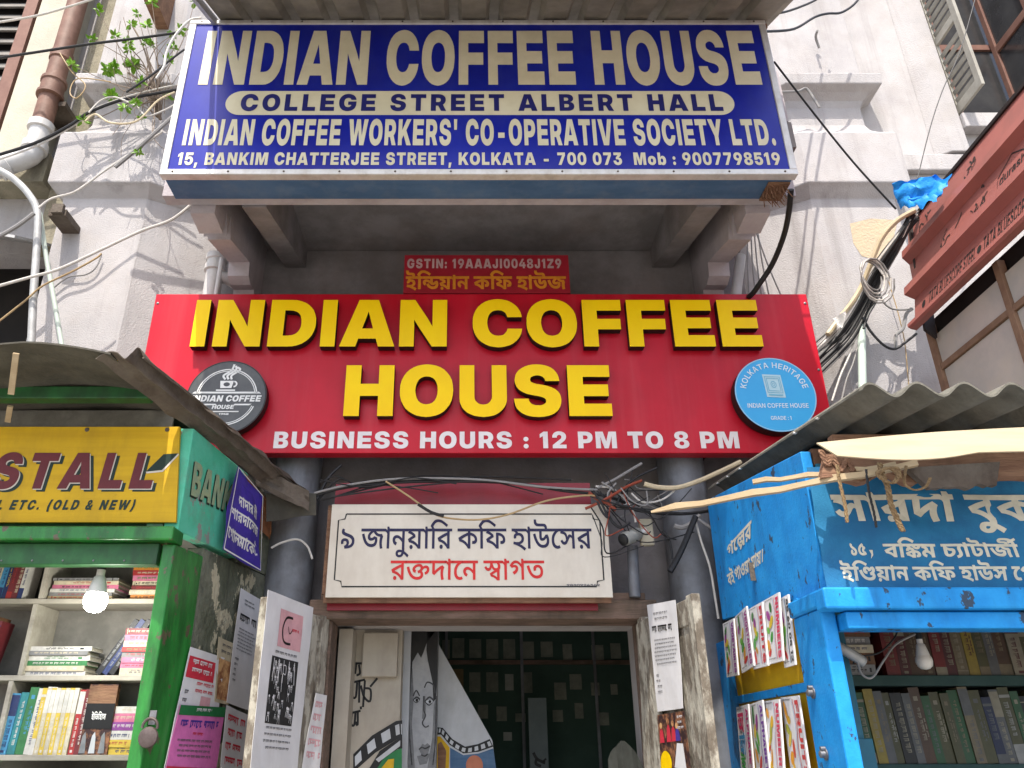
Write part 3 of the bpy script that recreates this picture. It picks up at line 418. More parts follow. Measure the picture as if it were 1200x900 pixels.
  'ক': (260, [[263,187,0,-37,-98,0,0,-150,-45,0,-8,10,-9,9,-9,7,-11,8,-10,6,-24,10,-28,6,-16,41,19,10,40,18,42,14,21,6,-6,-9,0,14,-124,0,0,37],[120,111,6,-5,-12,-3,-33,-12,-22,-10,12,-3,12,-5,13,-6,12,-8,11,-9,9,-10,-7,-2,0,6,-1,7],[251,75,-1,-10,-3,-10,-6,-8,-8,-7,-12,-4,-17,-2,-6,0,-6,1,-6,0,-5,1,1,37,5,0,2,-1,3,0,7,1,4,2,3,4,0,4,-2,8,-9,7,-8,4,-12,3,-14,3,0,36,16,-3,15,-4,15,-5,12,-6,11,-8,9,-9,7,-10,4,-12]]),
  'ফ': (269, [[272,187,0,-37,-221,0,8,1,9,-3,16,-8,8,-5,14,-10,3,-30,-8,-3,-8,-4,-8,-3,-9,-4,-16,-8,-1,3,12,-3,12,-4,12,-5,13,-6,11,-7,10,-8,0,10,-1,5,0,84,38,0,19,-2,16,-3,15,-5,13,-7,12,-10,8,-8,6,-10,4,-11,1,-11,-1,-10,-3,-10,-6,-8,-9,-7,-12,-4,-16,-2,-7,0,-6,1,-5,0,-6,1,2,37,4,0,3,-1,3,0,7,1,4,2,2,4,1,4,-2,7,-8,7,-13,5,-18,3,0,-105,-46,0,-8,8,-9,8,-10,7,-11,6,-11,5,-26,8,-14,3,-14,2,-16,39,8,5,16,8,9,5,10,4,10,5,-13,6,-13,5,-14,4,-16,3,12,28,13,-9,-34,0,0,37]]),
  'হ': (175, [[83,142,17,0,15,-3,12,-5,10,-5,8,-7,6,-8,5,-13,2,-13,-1,-14,-5,-12,-9,-10,-11,-7,-13,-6,-17,-4,-10,12,15,-3,30,-10,14,-7,9,-5,10,-5,9,-6,-23,-32,-30,18,-11,5,-12,5,-11,5,-13,4,-12,4,-13,4,-13,3,-14,3,-13,2,7,36,10,-3,11,-1,11,-2,12,0,15,1,12,2,9,3,6,5,4,6,2,8,-2,8,-6,7,-8,4,-12,1,-7,0,-5,-1,-4,-2,-3,-2,-2,-3,0,-8,1,-2,0,-1,-42,-5,-4,10,-1,6,0,6,2,10,6,10,10,7,13,6,15,3],[44,125,-3,9,-6,8,-9,6,-13,4,26,13,14,-3,15,-7,10,-8,5,-10,3,-12],[178,187,0,-37,-181,0,0,37]]),
  'উ': (228, [[153,187,-2,7,-3,5,-6,3,-9,1,-41,0,-15,1,-13,1,-10,2,-13,6,-10,8,-5,7,-4,8,-2,9,0,20,1,4,0,5,43,-3,0,-14,1,-5,2,-4,2,-3,4,-2,5,-2,6,-1,51,0,17,-1,12,-2,9,-3,9,-6,6,-7,4,-9,3,-11,1,-14],[231,187,0,-37,-104,0,0,-33,1,-5,1,-3,2,-2,4,-1,4,1,4,2,4,3,9,9,4,6,36,6,7,-10,5,-10,5,-9,4,-16,1,-16,-1,-13,-3,-11,-5,-10,-8,-9,-9,-8,-12,-7,-13,-5,-16,-2,-18,-1,-13,0,-13,2,-12,3,-13,5,-12,6,-11,8,-11,10,-10,12,-10,15,-9,17,-8,19,-7,22,43,12,6,-21,7,-18,8,-16,9,-12,9,-10,10,-7,16,-7,18,-2,18,2,13,6,9,11,3,14,-1,10,-3,8,-5,7,-5,6,37,3,-7,-9,-8,-8,-8,-7,-11,-8,-11,-5,-12,-3,-13,-1,-10,0,-9,3,-8,3,-6,6,-5,7,-3,8,-2,10,-1,13,0,30,-85,0,0,37]]),
  'জ': (306, [[135,7,-14,1,-14,2,-13,3,-13,5,-12,6,-11,8,-11,10,-10,12,-10,15,-8,16,-8,19,-7,21,43,12,6,-21,8,-18,7,-15,9,-12,9,-9,10,-7,12,-5,12,-3,13,-1,18,2,11,5,7,9,2,9,-1,8,-1,7,-6,10,34,-1,-10,-9,-10,-7,-10,-6,-11,-4,-12,-3,-13,0,-13,1,-12,3,-10,5,-7,8,-5,10,-2,13,2,12,5,11,6,8,7,7,10,6,-115,0,0,37,312,0,0,-37,-100,0,-12,1,-12,0,-11,-4,-10,-4,-10,-5,-11,-6,-8,-7,-6,-7,-1,-7,0,-4,3,-3,3,-2,4,0,6,1,6,2,6,3,6,4,49,-14,2,-6,2,-14,0,-7,-2,-16,-5,-15,-7,-9,-8,-8,-11,-6,-13,-6,-16,-3],[279,55,0,-11,2,-12,3,-13,4,-14,-45,-9,-4,15,-3,15,-2,15,-1,17,0,10,4,22,2,10,-13,2,-13,3,-11,4,-10,5,-9,6,-8,6,-10,11,-8,12,46,6,4,-6,6,-4,7,-4,9,-3,12,-2,14,-1,7,0,4,1,4,0,20,-32,-5,-11,-3,-11,-2,-13]]),
  'স': (214, [[217,187,0,-37,-27,0,0,-150,-45,0,0,91,7,-12,-9,9,-4,3,-4,1,-6,-2,-4,-3,-3,-4,-5,-8,-7,-11,-8,-11,-8,-10,-8,-7,-8,-4,-9,-3,-11,-1,-9,1,-10,3,-8,5,-8,6,-8,10,-8,12,31,18,5,-7,4,-5,5,-3,5,-1,3,0,4,2,3,3,4,5,5,8,6,11,7,6,8,12,8,8,8,5,10,2,8,-1,6,-2,6,-4,7,-6,-4,-1,-1,5,0,30,-148,0,0,37],[70,71,-2,16,-3,13,-4,9,-6,7,-9,5,-10,4,-13,3,-16,2,12,37,24,-12,16,-3,12,-4,9,-5,7,-6,5,-8,3,-9,2,-10,2,-13]]),
  'র': (190, [[193,187,0,-37,-28,0,0,-150,-45,0,-8,10,-9,9,-9,7,-11,8,-10,6,-24,10,-28,6,-16,41,19,10,40,18,42,14,20,6,-5,-9,0,14,-124,0,0,37],[120,111,6,-5,-12,-3,-33,-12,-10,-5,-12,-5,12,-3,12,-5,13,-6,12,-8,11,-9,9,-10,-7,-2,0,7,-1,7],[50,-6,-9,1,-8,5,-4,8,-2,9,2,9,4,7,8,5,9,2,10,-2,7,-5,5,-7,2,-9,-2,-9,-5,-8,-7,-5]]),
  'দ': (194, [[197,187,0,-37,-130,0,0,-81,-12,6,7,7,8,7,9,8,10,7,22,14,12,7,13,6,12,6,32,-26,-4,-8,-3,-8,-4,-18,-1,-10,0,-22,2,-13,3,-13,4,-14,-45,-9,-4,15,-3,14,-2,14,-1,16,1,11,1,10,3,10,3,9,10,18,14,-15,-12,-6,-24,-14,-11,-8,-10,-8,-11,-8,-27,-24,-38,24,0,96,-24,0,0,37]]),
  'ব': (190, [[193,187,0,-37,-28,0,0,-150,-45,0,-8,10,-9,9,-9,7,-11,8,-10,6,-24,10,-28,6,-16,41,19,10,40,18,42,14,20,6,-5,-9,0,14,-124,0,0,37],[120,111,6,-5,-12,-3,-33,-12,-10,-5,-12,-5,12,-3,12,-5,13,-6,12,-8,11,-9,9,-10,-7,-2,0,7,-1,7]]),
  'ম': (198, [[201,187,0,-37,-28,0,0,-150,-45,0,0,38,5,-16,-7,9,-6,8,-7,7,-10,9,-11,7,-10,4,-10,1,-6,-1,-4,-2,-3,-3,-1,-5,1,-5,4,-5,6,-4,9,-3,-13,-37,-11,3,-10,5,-9,5,-10,9,-8,10,-4,12,-2,12,2,15,6,12,9,8,11,6,12,4,13,1,14,-1,12,-3,12,-4,11,-6,11,-9,10,-11,-5,-4,-1,8,0,76,-131,0,0,37],[100,94,0,-6,-1,-3,0,-3,-44,11,-2,11,-3,9,-5,7,-9,5,-12,3,-17,3,8,32,20,-5,16,-3,13,-4,12,-5,9,-7,7,-8,4,-11,3,-12]]),
  'চ': (181, [[184,187,0,-37,-116,0,0,-47,1,-4,0,-41,1,-6,1,-3,2,-3,5,-2,7,-1,7,0,14,6,6,5,6,6,4,5,3,6,0,11,-3,3,-3,2,-6,1,-10,0,-8,2,-7,2,-8,4,-5,4,-6,4,-8,10,4,37,6,-8,7,-6,8,-5,8,-4,10,-2,11,-1,20,0,10,-2,8,-4,7,-5,5,-5,3,-6,2,-8,0,-8,-1,-16,-6,-15,-5,-9,-6,-8,-7,-8,-8,-7,-10,-6,-10,-5,-17,-6,-18,-1,-14,0,-11,3,-9,4,-8,5,-7,7,-5,10,-4,13,-1,19,0,83,-26,0,0,37]]),
  'ট': (181, [[184,187,0,-37,-115,0,0,-92,1,-6,1,-3,2,-3,5,-2,7,-1,7,0,14,6,7,6,5,5,4,5,3,6,1,6,-1,5,-2,3,-4,2,-6,1,-10,0,-3,-1,-6,37,14,2,8,1,8,0,16,-1,12,-5,8,-6,6,-9,3,-9,1,-11,-1,-16,-6,-14,-5,-9,-6,-8,-7,-8,-8,-7,-10,-6,-10,-5,-17,-6,-18,-1,-14,0,-11,3,-9,4,-8,5,-7,7,-5,10,-4,13,-1,19,0,83,-26,0,0,37],[112,187,-1,7,-3,5,-6,3,-9,1,-20,0,-15,1,-13,1,-11,2,-13,6,-10,8,-5,7,-3,8,-2,9,-1,11,0,4,1,5,0,4,1,5,43,-3,0,-2,-1,-2,0,-10,1,-5,2,-4,3,-3,8,-4,7,-1,30,0,16,-1,13,-2,9,-3,9,-6,5,-7,5,-9,2,-11,2,-14]]),
  'গ': (217, [[147,0,0,121,5,-13,-14,16,-16,14,-8,6,-9,5,-9,3,-10,1,-13,-2,-10,-4,-7,-6,-8,-8,-3,2,14,6,8,2,10,1,12,-2,10,-3,8,-6,6,-7,4,-10,1,-10,-1,-12,-5,-11,-7,-11,-11,-10,-13,-10,-17,-10,-25,35,16,8,11,7,7,7,2,7,-1,4,-2,2,-3,2,-6,1,-5,0,-12,-4,-7,-4,-35,28,8,10,8,9,7,9,8,7,9,7,9,5,15,5,16,2,14,-1,12,-4,13,-6,12,-8,8,-7,9,-8,9,-9,-13,5,0,5,-1,6,0,45,38,0,7,-20,28,0,0,-37,-28,0,0,-150]]),
  'প': (234, [[237,187,0,-37,-27,0,0,-150,-46,0,0,117,3,-18,-9,12,-10,11,-9,9,-9,7,-9,6,-9,5,-9,2,-10,1,-10,0,-9,-3,-8,-4,-8,-6,-8,-7,-8,-9,-7,5,7,4,7,3,8,3,7,0,14,-2,9,-6,6,-9,2,-10,-1,-4,0,-8,-1,-3,-12,4,3,4,8,8,5,4,5,5,4,3,36,30,26,-26,-90,-80,-30,28,25,22,-9,-13,-11,-5,5,5,4,5,2,5,1,4,-1,6,-3,3,-4,2,-5,1,-12,-3,-5,-3,-31,29,9,11,19,19,9,7,9,6,10,5,15,5,16,2,15,-2,13,-3,12,-6,12,-8,8,-7,9,-8,8,-8,-3,-6,0,6,-1,7,0,53,38,0,7,-20]]),
  'ও': (241, [[164,189,18,-2,15,-4,12,-7,9,-9,5,-11,2,-14,-3,-15,-6,-13,-7,-8,-8,-8,-9,-6,-10,-6,-11,-6,-12,-4,-14,34,14,6,10,6,7,8,2,10,-1,5,-2,4,-5,3,-7,1,-7,-1,-14,-4,-6,-4,-5,-3,-6,-8,-1,-4,1,-2,1,-3,4,-2,6,-1,-9,-37,-15,3,-12,5,-10,6,-9,13,-3,16,2,12,5,12,9,11,11,9,13,7,15,6,15,4],[228,65,-3,-16,-6,-14,-12,-11,-15,-9,-20,-6,-23,-1,-16,0,-15,2,-14,4,-14,5,-13,7,-13,9,-12,12,-11,13,-10,16,-9,19,-9,21,-8,24,43,13,8,-25,8,-21,9,-17,10,-14,10,-11,12,-9,12,-5,14,-4,15,-1,14,2,11,4,8,7,2,11,-1,8,-5,6,-7,5,-9,4,39,19,12,-9,9,-11,7,-12]]),
  'য': (200, [[203,187,0,-37,-27,0,0,-150,-45,0,-9,9,-20,14,-11,6,-11,5,-26,8,-14,3,-15,2,-16,39,8,5,16,8,9,5,10,4,10,5,-13,6,-13,5,-14,4,-16,3,12,28,13,-9,-34,0,0,37],[131,150,-80,0,8,1,9,-3,16,-8,8,-5,14,-10,3,-30,-8,-3,-8,-4,-8,-3,-9,-4,-16,-8,-1,3,13,-3,14,-4,15,-6,13,-8,13,-9,11,-10,-6,-3,-1,8]]),
  'ল': (236, [[239,187,0,-37,-27,0,0,-150,-46,0,0,92,9,-16,-5,7,-5,5,-6,4,-7,1,-3,0,-3,-1,-3,-2,-3,-3,-2,-5,0,-11,1,-2,0,-3,-39,-2,-2,8,-3,8,-5,6,-5,4,-7,3,-8,1,-4,0,-4,-2,-6,-4,-1,-3,0,-4,2,-8,5,-7,9,-4,11,-4,-13,-37,-12,3,-11,5,-9,5,-12,10,-9,11,-6,13,-2,15,2,14,5,13,9,9,11,7,13,5,14,1,18,-1,14,-5,8,-5,9,-6,9,-8,-8,1,5,10,7,7,9,5,10,1,10,-1,9,-3,7,-5,7,-6,-8,-5,-1,7,0,7,-1,7,0,18,-169,0,0,37]]),
  '১': (189, [[95,0,-20,1,-16,5,-12,7,-9,9,-6,11,-1,13,2,15,7,13,8,7,10,6,12,6,19,-34,-5,-2,-4,-2,-2,-3,0,-3,1,-4,3,-4,5,-2,7,-1,12,2,8,4,5,6,2,7,-1,7,-3,5,-4,6,-7,6,-10,6,-14,9,-12,7,-10,6,-8,6,-9,9,-6,9,-3,9,-1,11,1,9,3,10,6,9,7,8,40,-22,-3,-3,-2,-3,-1,-4,-1,-3,1,-3,0,-3,5,-5,5,-4,6,-4,9,-5,12,-7,10,-7,9,-7,8,-6,9,-10,6,-11,4,-13,1,-13,-3,-17,-6,-14,-7,-7,-9,-7,-10,-5,-11,-3,-13,-2]]),
  '৫': (189, [[100,0,-16,1,-15,3,-14,5,-13,6,-11,9,-8,10,-7,12,-4,13,-1,15,2,16,4,15,8,13,10,13,13,12,15,12,18,12,20,11,22,11,21,-28,-1,-2,-2,-3,0,-5,1,-5,4,-5,6,-2,7,-1,5,0,1,1,17,-28,-11,-6,-10,-6,-6,-5,-8,-7,-4,-6,-2,-5,-1,-5,2,-6,3,-4,6,-3,9,-1,8,0,15,-38,-11,-6,-26,-8,-15,-3,-15,-1],[103,37,6,0,6,1,5,1,4,1,5,1,6,2,7,-12,-15,3,-11,5,-9,6,-9,12,-3,14,1,10,3,10,6,9,8,9,7,6,9,7,10,8,11,-25,-14,2,-12,4,-8,5,-6,7,-4,7,-1,6,1,5,0,4,2,4,3,5,22,-4,-15,-8,-14,-8,-12,-8,-10,-8,-9,-8,-6,-9,-7,-14,-2,-15,1,-11,5,-9,7,-7,9,-5,11,-2]]),
  '।': (122, [[52,0,0,187,45,0,0,-187]]),
  'শ': (219, [[222,187,0,-37,-27,0,0,-150,-46,0,0,152,1,8,0,6,-1,5,0,36,38,0,7,-20],[105,189,12,-1,10,-4,9,-5,9,-7,7,-9,7,-11,-1,-44,-7,12,-7,10,-8,9,-12,10,-14,3,-7,-1,-5,-3,-4,-6,-2,-7,3,-8,6,-6,11,-4,14,-1,-5,-40,-13,1,-12,3,-10,5,-12,9,-7,12,-5,14,-1,16,1,16,5,14,7,10,9,7,11,4],[24,189,14,-2,13,-4,11,-8,8,-11,5,-14,2,-19,-1,-13,-5,-13,-8,-12,-11,-9,-10,-5,-12,-2,-14,-1,-4,39,11,2,9,2,6,3,4,3,2,5,1,5,-2,8,-4,5,-7,3,-9,1,-5,0,-18,-3,-4,37,8,1,14,2]]),
  'ত': (224, [[133,9,-19,1,-18,4,-16,6,-16,8,-15,12,-13,16,-12,19,-10,23,-10,27,43,12,6,-19,6,-17,8,-15,7,-12,9,-10,9,-7,11,-5,11,-3,13,-1,9,0,9,1,7,3,6,3,5,4,4,6,2,6,1,8,-1,7,-2,7,-4,5,-4,4,-6,2,-5,1,-6,-1,-4,-3,-3,-4,-1,-5,0,-6,2,-6,-43,-6,-3,7,-2,12,0,5,1,14,6,11,10,8,11,5,13,3,14,1,15,-1,13,-2,12,-5,10,-7,8,-7,6,-10,6,-15,2,-18,-2,-18,-6,-16,-7,-9,-9,-8,-12,-6,-13,-5,-15,-3],[227,187,0,-37,-230,0,0,37]]),
  'অ': (295, [[298,187,0,-37,-27,0,0,-150,-46,0,-7,10,-8,8,-10,8,-10,7,-10,6,-9,5,20,29,10,-6,10,-7,8,-6,7,-7,0,3,-1,4,0,96,-228,0,0,37],[123,22,-18,1,-16,3,-16,6,-14,8,-13,11,-12,13,-11,17,-10,21,-9,23,43,12,6,-17,6,-14,6,-13,7,-10,8,-9,8,-6,14,-6,17,-2,12,1,10,2,7,4,6,5,3,7,1,8,-1,8,-4,6,-5,4,-7,2,-5,-1,-4,-2,-2,-4,-1,-4,0,-2,1,-2,0,-3,1,-2,-41,-6,-3,6,-2,12,-1,5,2,12,5,10,9,8,10,5,13,3,13,1,13,-1,13,-3,10,-4,10,-6,7,-7,6,-9,6,-15,2,-16,-2,-16,-6,-14,-6,-9,-9,-7,-10,-6,-13,-5,-16,-3],[102,125,-3,9,-6,8,-9,6,-13,4,26,13,14,-3,15,-7,9,-8,6,-10,3,-12]]),
  'আ': (389, [[298,187,0,-37,-27,0,0,-150,-46,0,-7,10,-8,8,-10,8,-10,7,-10,6,-9,5,20,29,10,-6,10,-7,8,-6,7,-7,0,3,-1,4,0,96,-228,0,0,37],[123,22,-18,1,-16,3,-16,6,-14,8,-13,11,-12,13,-11,17,-10,21,-9,23,43,12,6,-17,6,-14,6,-13,7,-10,8,-9,8,-6,14,-6,17,-2,12,1,10,2,7,4,6,5,3,7,1,8,-1,8,-4,6,-5,4,-7,2,-5,-1,-4,-2,-2,-4,-1,-4,0,-2,1,-2,0,-3,1,-2,-41,-6,-3,6,-2,12,-1,5,2,12,5,10,9,8,10,5,13,3,13,1,13,-1,13,-3,10,-4,10,-6,7,-7,6,-9,6,-15,2,-16,-2,-16,-6,-14,-6,-9,-9,-7,-10,-6,-13,-5,-16,-3],[102,125,-3,9,-6,8,-9,6,-13,4,26,13,14,-3,15,-7,9,-8,6,-10,3,-12],[392,187,0,-37,-27,0,0,-150,-46,0,0,131,-4,8,-6,6,-6,4,-7,1,-4,0,0,37,7,0,6,-1,5,-3,6,-6,4,-8,0,8,-1,5,0,25,38,0,7,-20]]),
  'nD': (272, [[275,187,0,-37,-104,0,0,-44,1,-4,1,-3,2,-3,8,0,4,2,4,3,9,9,4,6,37,7,6,-10,6,-9,4,-10,4,-14,1,-16,-2,-16,-7,-15,-7,-9,-9,-8,-11,-7,-14,-5,-16,-3,-18,-1,-16,1,-14,2,-15,4,-13,5,-13,7,-12,9,-11,11,-11,14,-9,15,36,20,7,-10,7,-9,7,-8,11,-10,12,-7,14,-4,16,-2,18,3,14,6,8,9,3,14,-1,9,-3,8,-5,7,-6,5,38,1,-7,-9,-8,-8,-7,-6,-12,-8,-11,-6,-12,-3,-13,-1,-10,1,-9,2,-8,4,-6,5,-5,7,-3,7,-2,9,-1,11,0,3,1,6,-1,4,0,32,-129,0,0,37],[62,141,13,0,13,-3,13,-4,12,-6,12,-8,12,-9,3,-40,-26,18,-12,7,-12,5,-12,3,-11,1,-5,0,-4,-2,-3,-3,-1,-3,1,-4,2,-3,3,-2,6,-3,-20,-34,-11,6,-9,6,-8,8,-7,13,-3,14,2,14,6,11,8,8,12,6,12,3]]),
  'ND': (256, [[115,188,15,-1,13,-5,12,-6,10,-10,13,17,35,5,11,-10,9,-11,5,-12,2,-16,-2,-15,-7,-14,-6,-9,-8,-7,-9,-8,-22,-12,-12,-5,-15,36,14,7,12,7,8,8,2,11,-1,6,-3,6,-5,5,-8,5,23,4,-27,-36,-32,-2,-2,11,-5,8,-6,6,-8,2,-4,-1,-4,-2,-2,-3,-1,-5,1,-5,4,-4,6,-3,9,-2,-5,-39,-19,3,-15,6,-12,9,-8,10,-5,12,-2,14,2,12,4,11,8,10,10,6,12,5],[143,5,-16,2,-16,4,-15,5,-14,7,-13,10,-13,11,-12,13,-11,16,-11,18,-9,22,-8,24,42,11,9,-23,9,-20,9,-17,11,-14,11,-12,13,-8,14,-6,16,-4,17,-1,16,2,13,4,9,8,3,10,-2,8,-5,6,-7,5,-9,5,39,19,12,-9,9,-11,7,-13,2,-14,-2,-16,-7,-14,-8,-8,-9,-7,-11,-6,-14,-4,-15,-3]]),
  'Nk': (223, [[140,91,0,-94,-45,0,-12,9,-12,7,-12,5,-12,4,-24,4,-15,37,20,10,40,16,15,5,16,4],[95,82,15,-14,-11,-3,-12,-3,-11,-4,-12,-5,-12,-4,-13,-6,-10,11,14,-1,24,-6,11,-4,9,-5,9,-6,0,5,-1,4],[169,4,-9,0,-5,1,-4,0,1,34,13,0,4,2,1,2,1,4,-2,7,-6,5,-10,5,-14,3,-4,34,15,-3,14,-3,13,-5,11,-5,9,-7,8,-7,7,-14,3,-15,-3,-15,-8,-12,-9,-6,-11,-4],[71,140,18,-2,17,-6,9,-5,8,-7,7,-8,7,-14,3,-15,-45,4,0,6,-2,4,-3,4,-4,3,-5,1,-7,1,-6,-1,-5,-2,-2,-3,-1,-5,0,-3,1,-2,-42,-5,-1,5,-2,8,0,5,2,12,6,9,9,7,11,5,13,3],[38,165,14,-3,14,-7,10,-8,6,-10,3,-12,-42,0,-3,9,-6,8,-10,6,-12,4],[167,112,-15,1,-14,5,-12,7,-11,10,-9,11,-6,13,42,4,3,-8,3,-6,3,-4,8,-4,4,0,5,1,4,2,2,4,1,5,-1,5,-3,3,-5,2,-6,1,49,5,3,-4,2,-5,1,-5,1,-6,-4,-16,-10,-12,-10,-5,-12,-3],[226,187,0,-37,-27,0,-5,3,-51,0,-3,-3,-143,0,0,37]]),
  'ya': (89, [[92,187,0,-37,-25,0,17,5,-6,-7,-5,-6,-4,-6,-3,-7,-1,-6,0,-17,2,-10,2,-11,3,-11,2,-11,0,-23,-3,-11,-4,-10,-6,-8,-10,-8,-12,-8,-11,-4,-12,-4,-14,-4,-10,37,14,4,10,4,6,5,4,6,2,7,0,19,-4,20,-3,10,-2,10,0,19,2,7,2,6,8,12,5,6,-1,-5,-38,0,0,37]]),
  'II': (94, [[97,150,-27,0,0,-150,-46,0,0,150,-27,0,0,37,27,0,-5,13,-7,11,-9,10,-11,8,-14,6,-17,4,-13,2,-14,1,-30,0,-11,-1,-8,-1,-5,-3,-3,-2,-1,-2,1,-2,2,-2,4,0,6,-1,45,0,12,-2,10,-4,7,-5,6,-6,3,-7,3,-9,0,-11,-44,0,0,4,-2,6,-2,2,-3,2,-3,1,-4,0,-5,1,-35,0,-12,1,-10,3,-8,4,-5,5,-4,5,-3,7,0,7,2,12,7,10,12,9,17,7,23,4,28,1,41,-2,34,-7,28,-12,21,-17,14,-23,8,-27,27,0],[-34,225,108,50,15,-31,-106,-52]]),
  'lp': (253, [[256,187,0,-37,-27,0,0,-163,-46,0,0,54,1,5,0,13,-1,7,0,39,12,-28,-10,11,-10,8,-9,5,-9,2,-6,-1,-5,-3,-3,-4,-1,-5,0,-4,1,-2,-39,-2,-4,6,-4,5,-5,5,-6,3,-7,2,-7,1,-8,-1,-5,-3,-2,-4,-1,-4,1,-4,2,-5,5,-3,7,-4,-21,-34,-12,6,-10,7,-8,9,-6,9,-4,11,-1,11,2,13,5,12,8,9,12,6,13,5,16,1,14,-1,11,-2,10,-4,10,-6,9,-8,10,-8,-13,-1,4,12,7,9,10,6,13,2,12,-2,11,-4,18,-12,-6,1,0,14,-1,5,0,8,-186,0,0,37],[122,77,10,0,10,-2,10,-4,9,-4,10,-7,11,-8,7,-7,9,-8,8,-9,-14,-30,-9,10,-8,9,-8,8,-18,12,-8,4,-9,3,-9,1,-12,-2,-11,-4,-11,-7,-13,-11,-5,5,6,4,7,3,7,2,9,1,9,-2,8,-4,6,-8,2,-10,0,-3,-1,-5,-1,-4,-1,-3,-37,-11,4,4,4,3,2,4,0,8,-2,3,-4,2,-8,0,-4,-1,-8,-4,-28,25,9,10,18,16,12,9,13,7,14,4],[187,23,-80,-65,-25,26,19,15,10,4,3,3,4,3,3,4,4,3,3,3,4,2,34,26]]),
  'shr': (226, [[229,187,0,-37,-28,0,0,-121,-45,0,0,123,1,8,-1,6,0,41,38,0,7,-20],[112,189,11,-1,11,-4,9,-5,8,-7,8,-9,7,-11,-2,-44,-6,12,-7,10,-8,9,-12,10,-14,3,-7,-1,-6,-3,-4,-5,-1,-6,2,-8,7,-5,10,-3,14,-2,-4,-40,-14,2,-12,3,-9,4,-12,9,-8,12,-4,13,-2,16,2,16,4,12,8,10,9,7,10,4],[31,189,14,-2,12,-4,11,-7,9,-11,5,-14,2,-18,-2,-13,-4,-13,-8,-11,-12,-9,-10,-4,-12,-3,-14,-1,-3,40,11,1,8,2,6,3,4,3,3,4,0,5,-1,7,-5,4,-7,3,-9,1,-7,0,-6,-1,-7,-1,-6,-2,-5,37,8,2,8,1,8,0],[201,-13,-45,0,-5,6,-6,5,-8,3,-12,1,-7,0,-9,-1,-8,-1,-10,-2,-10,-1,-11,0,-10,1,-11,1,-10,3,-10,5,-8,7,-6,9,-4,12,-2,16,0,5,1,4,0,5,1,5,43,-4,0,-6,-1,-3,0,-3,1,-7,2,-5,4,-4,5,-2,6,-1,7,-1,12,1,11,1,11,2,10,1,10,-1,9,-3,8,-4,7,-7,0,34,45,3]]),
  ' ': (78, []),
  'া': (94, [[97,187,0,-37,-27,0,0,-150,-46,0,0,131,-4,8,-5,6,-7,3,-9,2,-2,0,0,37,6,0,6,-1,6,-3,6,-6,4,-8,0,8,-1,5,0,25,38,0,8,-20]]),
  'ি': (94, [[97,187,0,-37,-27,0,0,-150,-46,0,0,150,-27,0,0,37,28,0,-10,12,-6,6,-4,7,10,15,11,13,10,10,10,8,11,7,11,5,17,4,19,1,14,0,13,-2,13,-3,15,-5,10,-4,22,-11,12,-7,13,-8,15,-9,-22,-30,-15,9,-14,9,-13,7,-11,5,-10,5,-9,3,-14,3,-14,1,-13,-1,-11,-4,-9,-5,-8,-7,-7,-7,-6,-8,6,-10,4,-5,3,-4]]),
  'ে': (122, [[125,187,0,-37,-18,0,-20,-14,-8,-8,-7,-8,-6,-9,-5,-10,-3,-11,-1,-11,2,-15,3,-11,6,-8,7,-5,8,-3,7,-1,6,1,5,0,5,2,6,2,14,-34,-9,-4,-10,-3,-20,-2,-15,1,-13,3,-12,5,-10,7,-9,9,-7,11,-5,13,-3,14,-1,17,0,13,3,12,4,11,5,11,7,10,8,9,9,8,11,7,11,6,-19,-14,-5,-1,-49,0,0,37]]),
  'ু': (0, [[-93,-80,-11,1,-12,3,-10,5,-9,7,-6,10,-2,12,4,15,9,12,11,6,12,3,16,1,26,-2,13,-3,12,-4,26,-12,13,-8,14,-9,14,-11,-23,-27,-11,10,-22,16,-10,7,-10,5,-10,4,-14,4,-13,1,-7,0,-5,-2,-3,-3,0,-8,3,-3,3,-2,5,0,6,1,5,2,3,3,3,5,2,10,1,6,0,30,46,0,0,-13,-1,-11,-2,-12,-3,-12,-6,-11,-9,-10,-12,-9,-10,-4,-12,-2]]),
  'য়': (200, [[203,187,0,-37,-27,0,0,-150,-45,0,-9,9,-20,14,-11,6,-11,5,-26,8,-14,3,-15,2,-16,39,8,5,16,8,9,5,10,4,10,5,-13,6,-13,5,-14,4,-16,3,12,28,13,-9,-34,0,0,37],[131,150,-80,0,8,1,9,-3,16,-8,8,-5,14,-10,3,-30,-8,-3,-8,-4,-8,-3,-9,-4,-16,-8,-1,3,13,-3,14,-4,15,-6,13,-8,13,-9,11,-10,-6,-3,-1,8],[50,-11,-9,2,-8,5,-5,7,-1,9,1,9,5,8,8,5,9,1,10,-1,7,-5,5,-8,2,-9,-2,-9,-5,-7,-7,-5]]),
  'ী': (94, [[97,150,-27,0,0,-150,-46,0,0,150,-27,0,0,37,27,0,-5,13,-7,11,-9,10,-11,8,-14,6,-17,4,-13,2,-14,1,-30,0,-11,-1,-8,-1,-5,-3,-3,-2,-1,-2,1,-2,2,-2,4,0,6,-1,45,0,12,-2,10,-4,7,-5,6,-6,3,-7,3,-9,0,-11,-44,0,0,4,-2,6,-2,2,-3,2,-3,1,-4,0,-5,1,-35,0,-12,1,-10,3,-8,4,-5,5,-4,5,-3,7,0,7,2,12,7,10,12,9,17,7,23,4,28,1,41,-2,34,-7,28,-12,21,-17,14,-23,8,-27,27,0]]),
 },
 'M': {
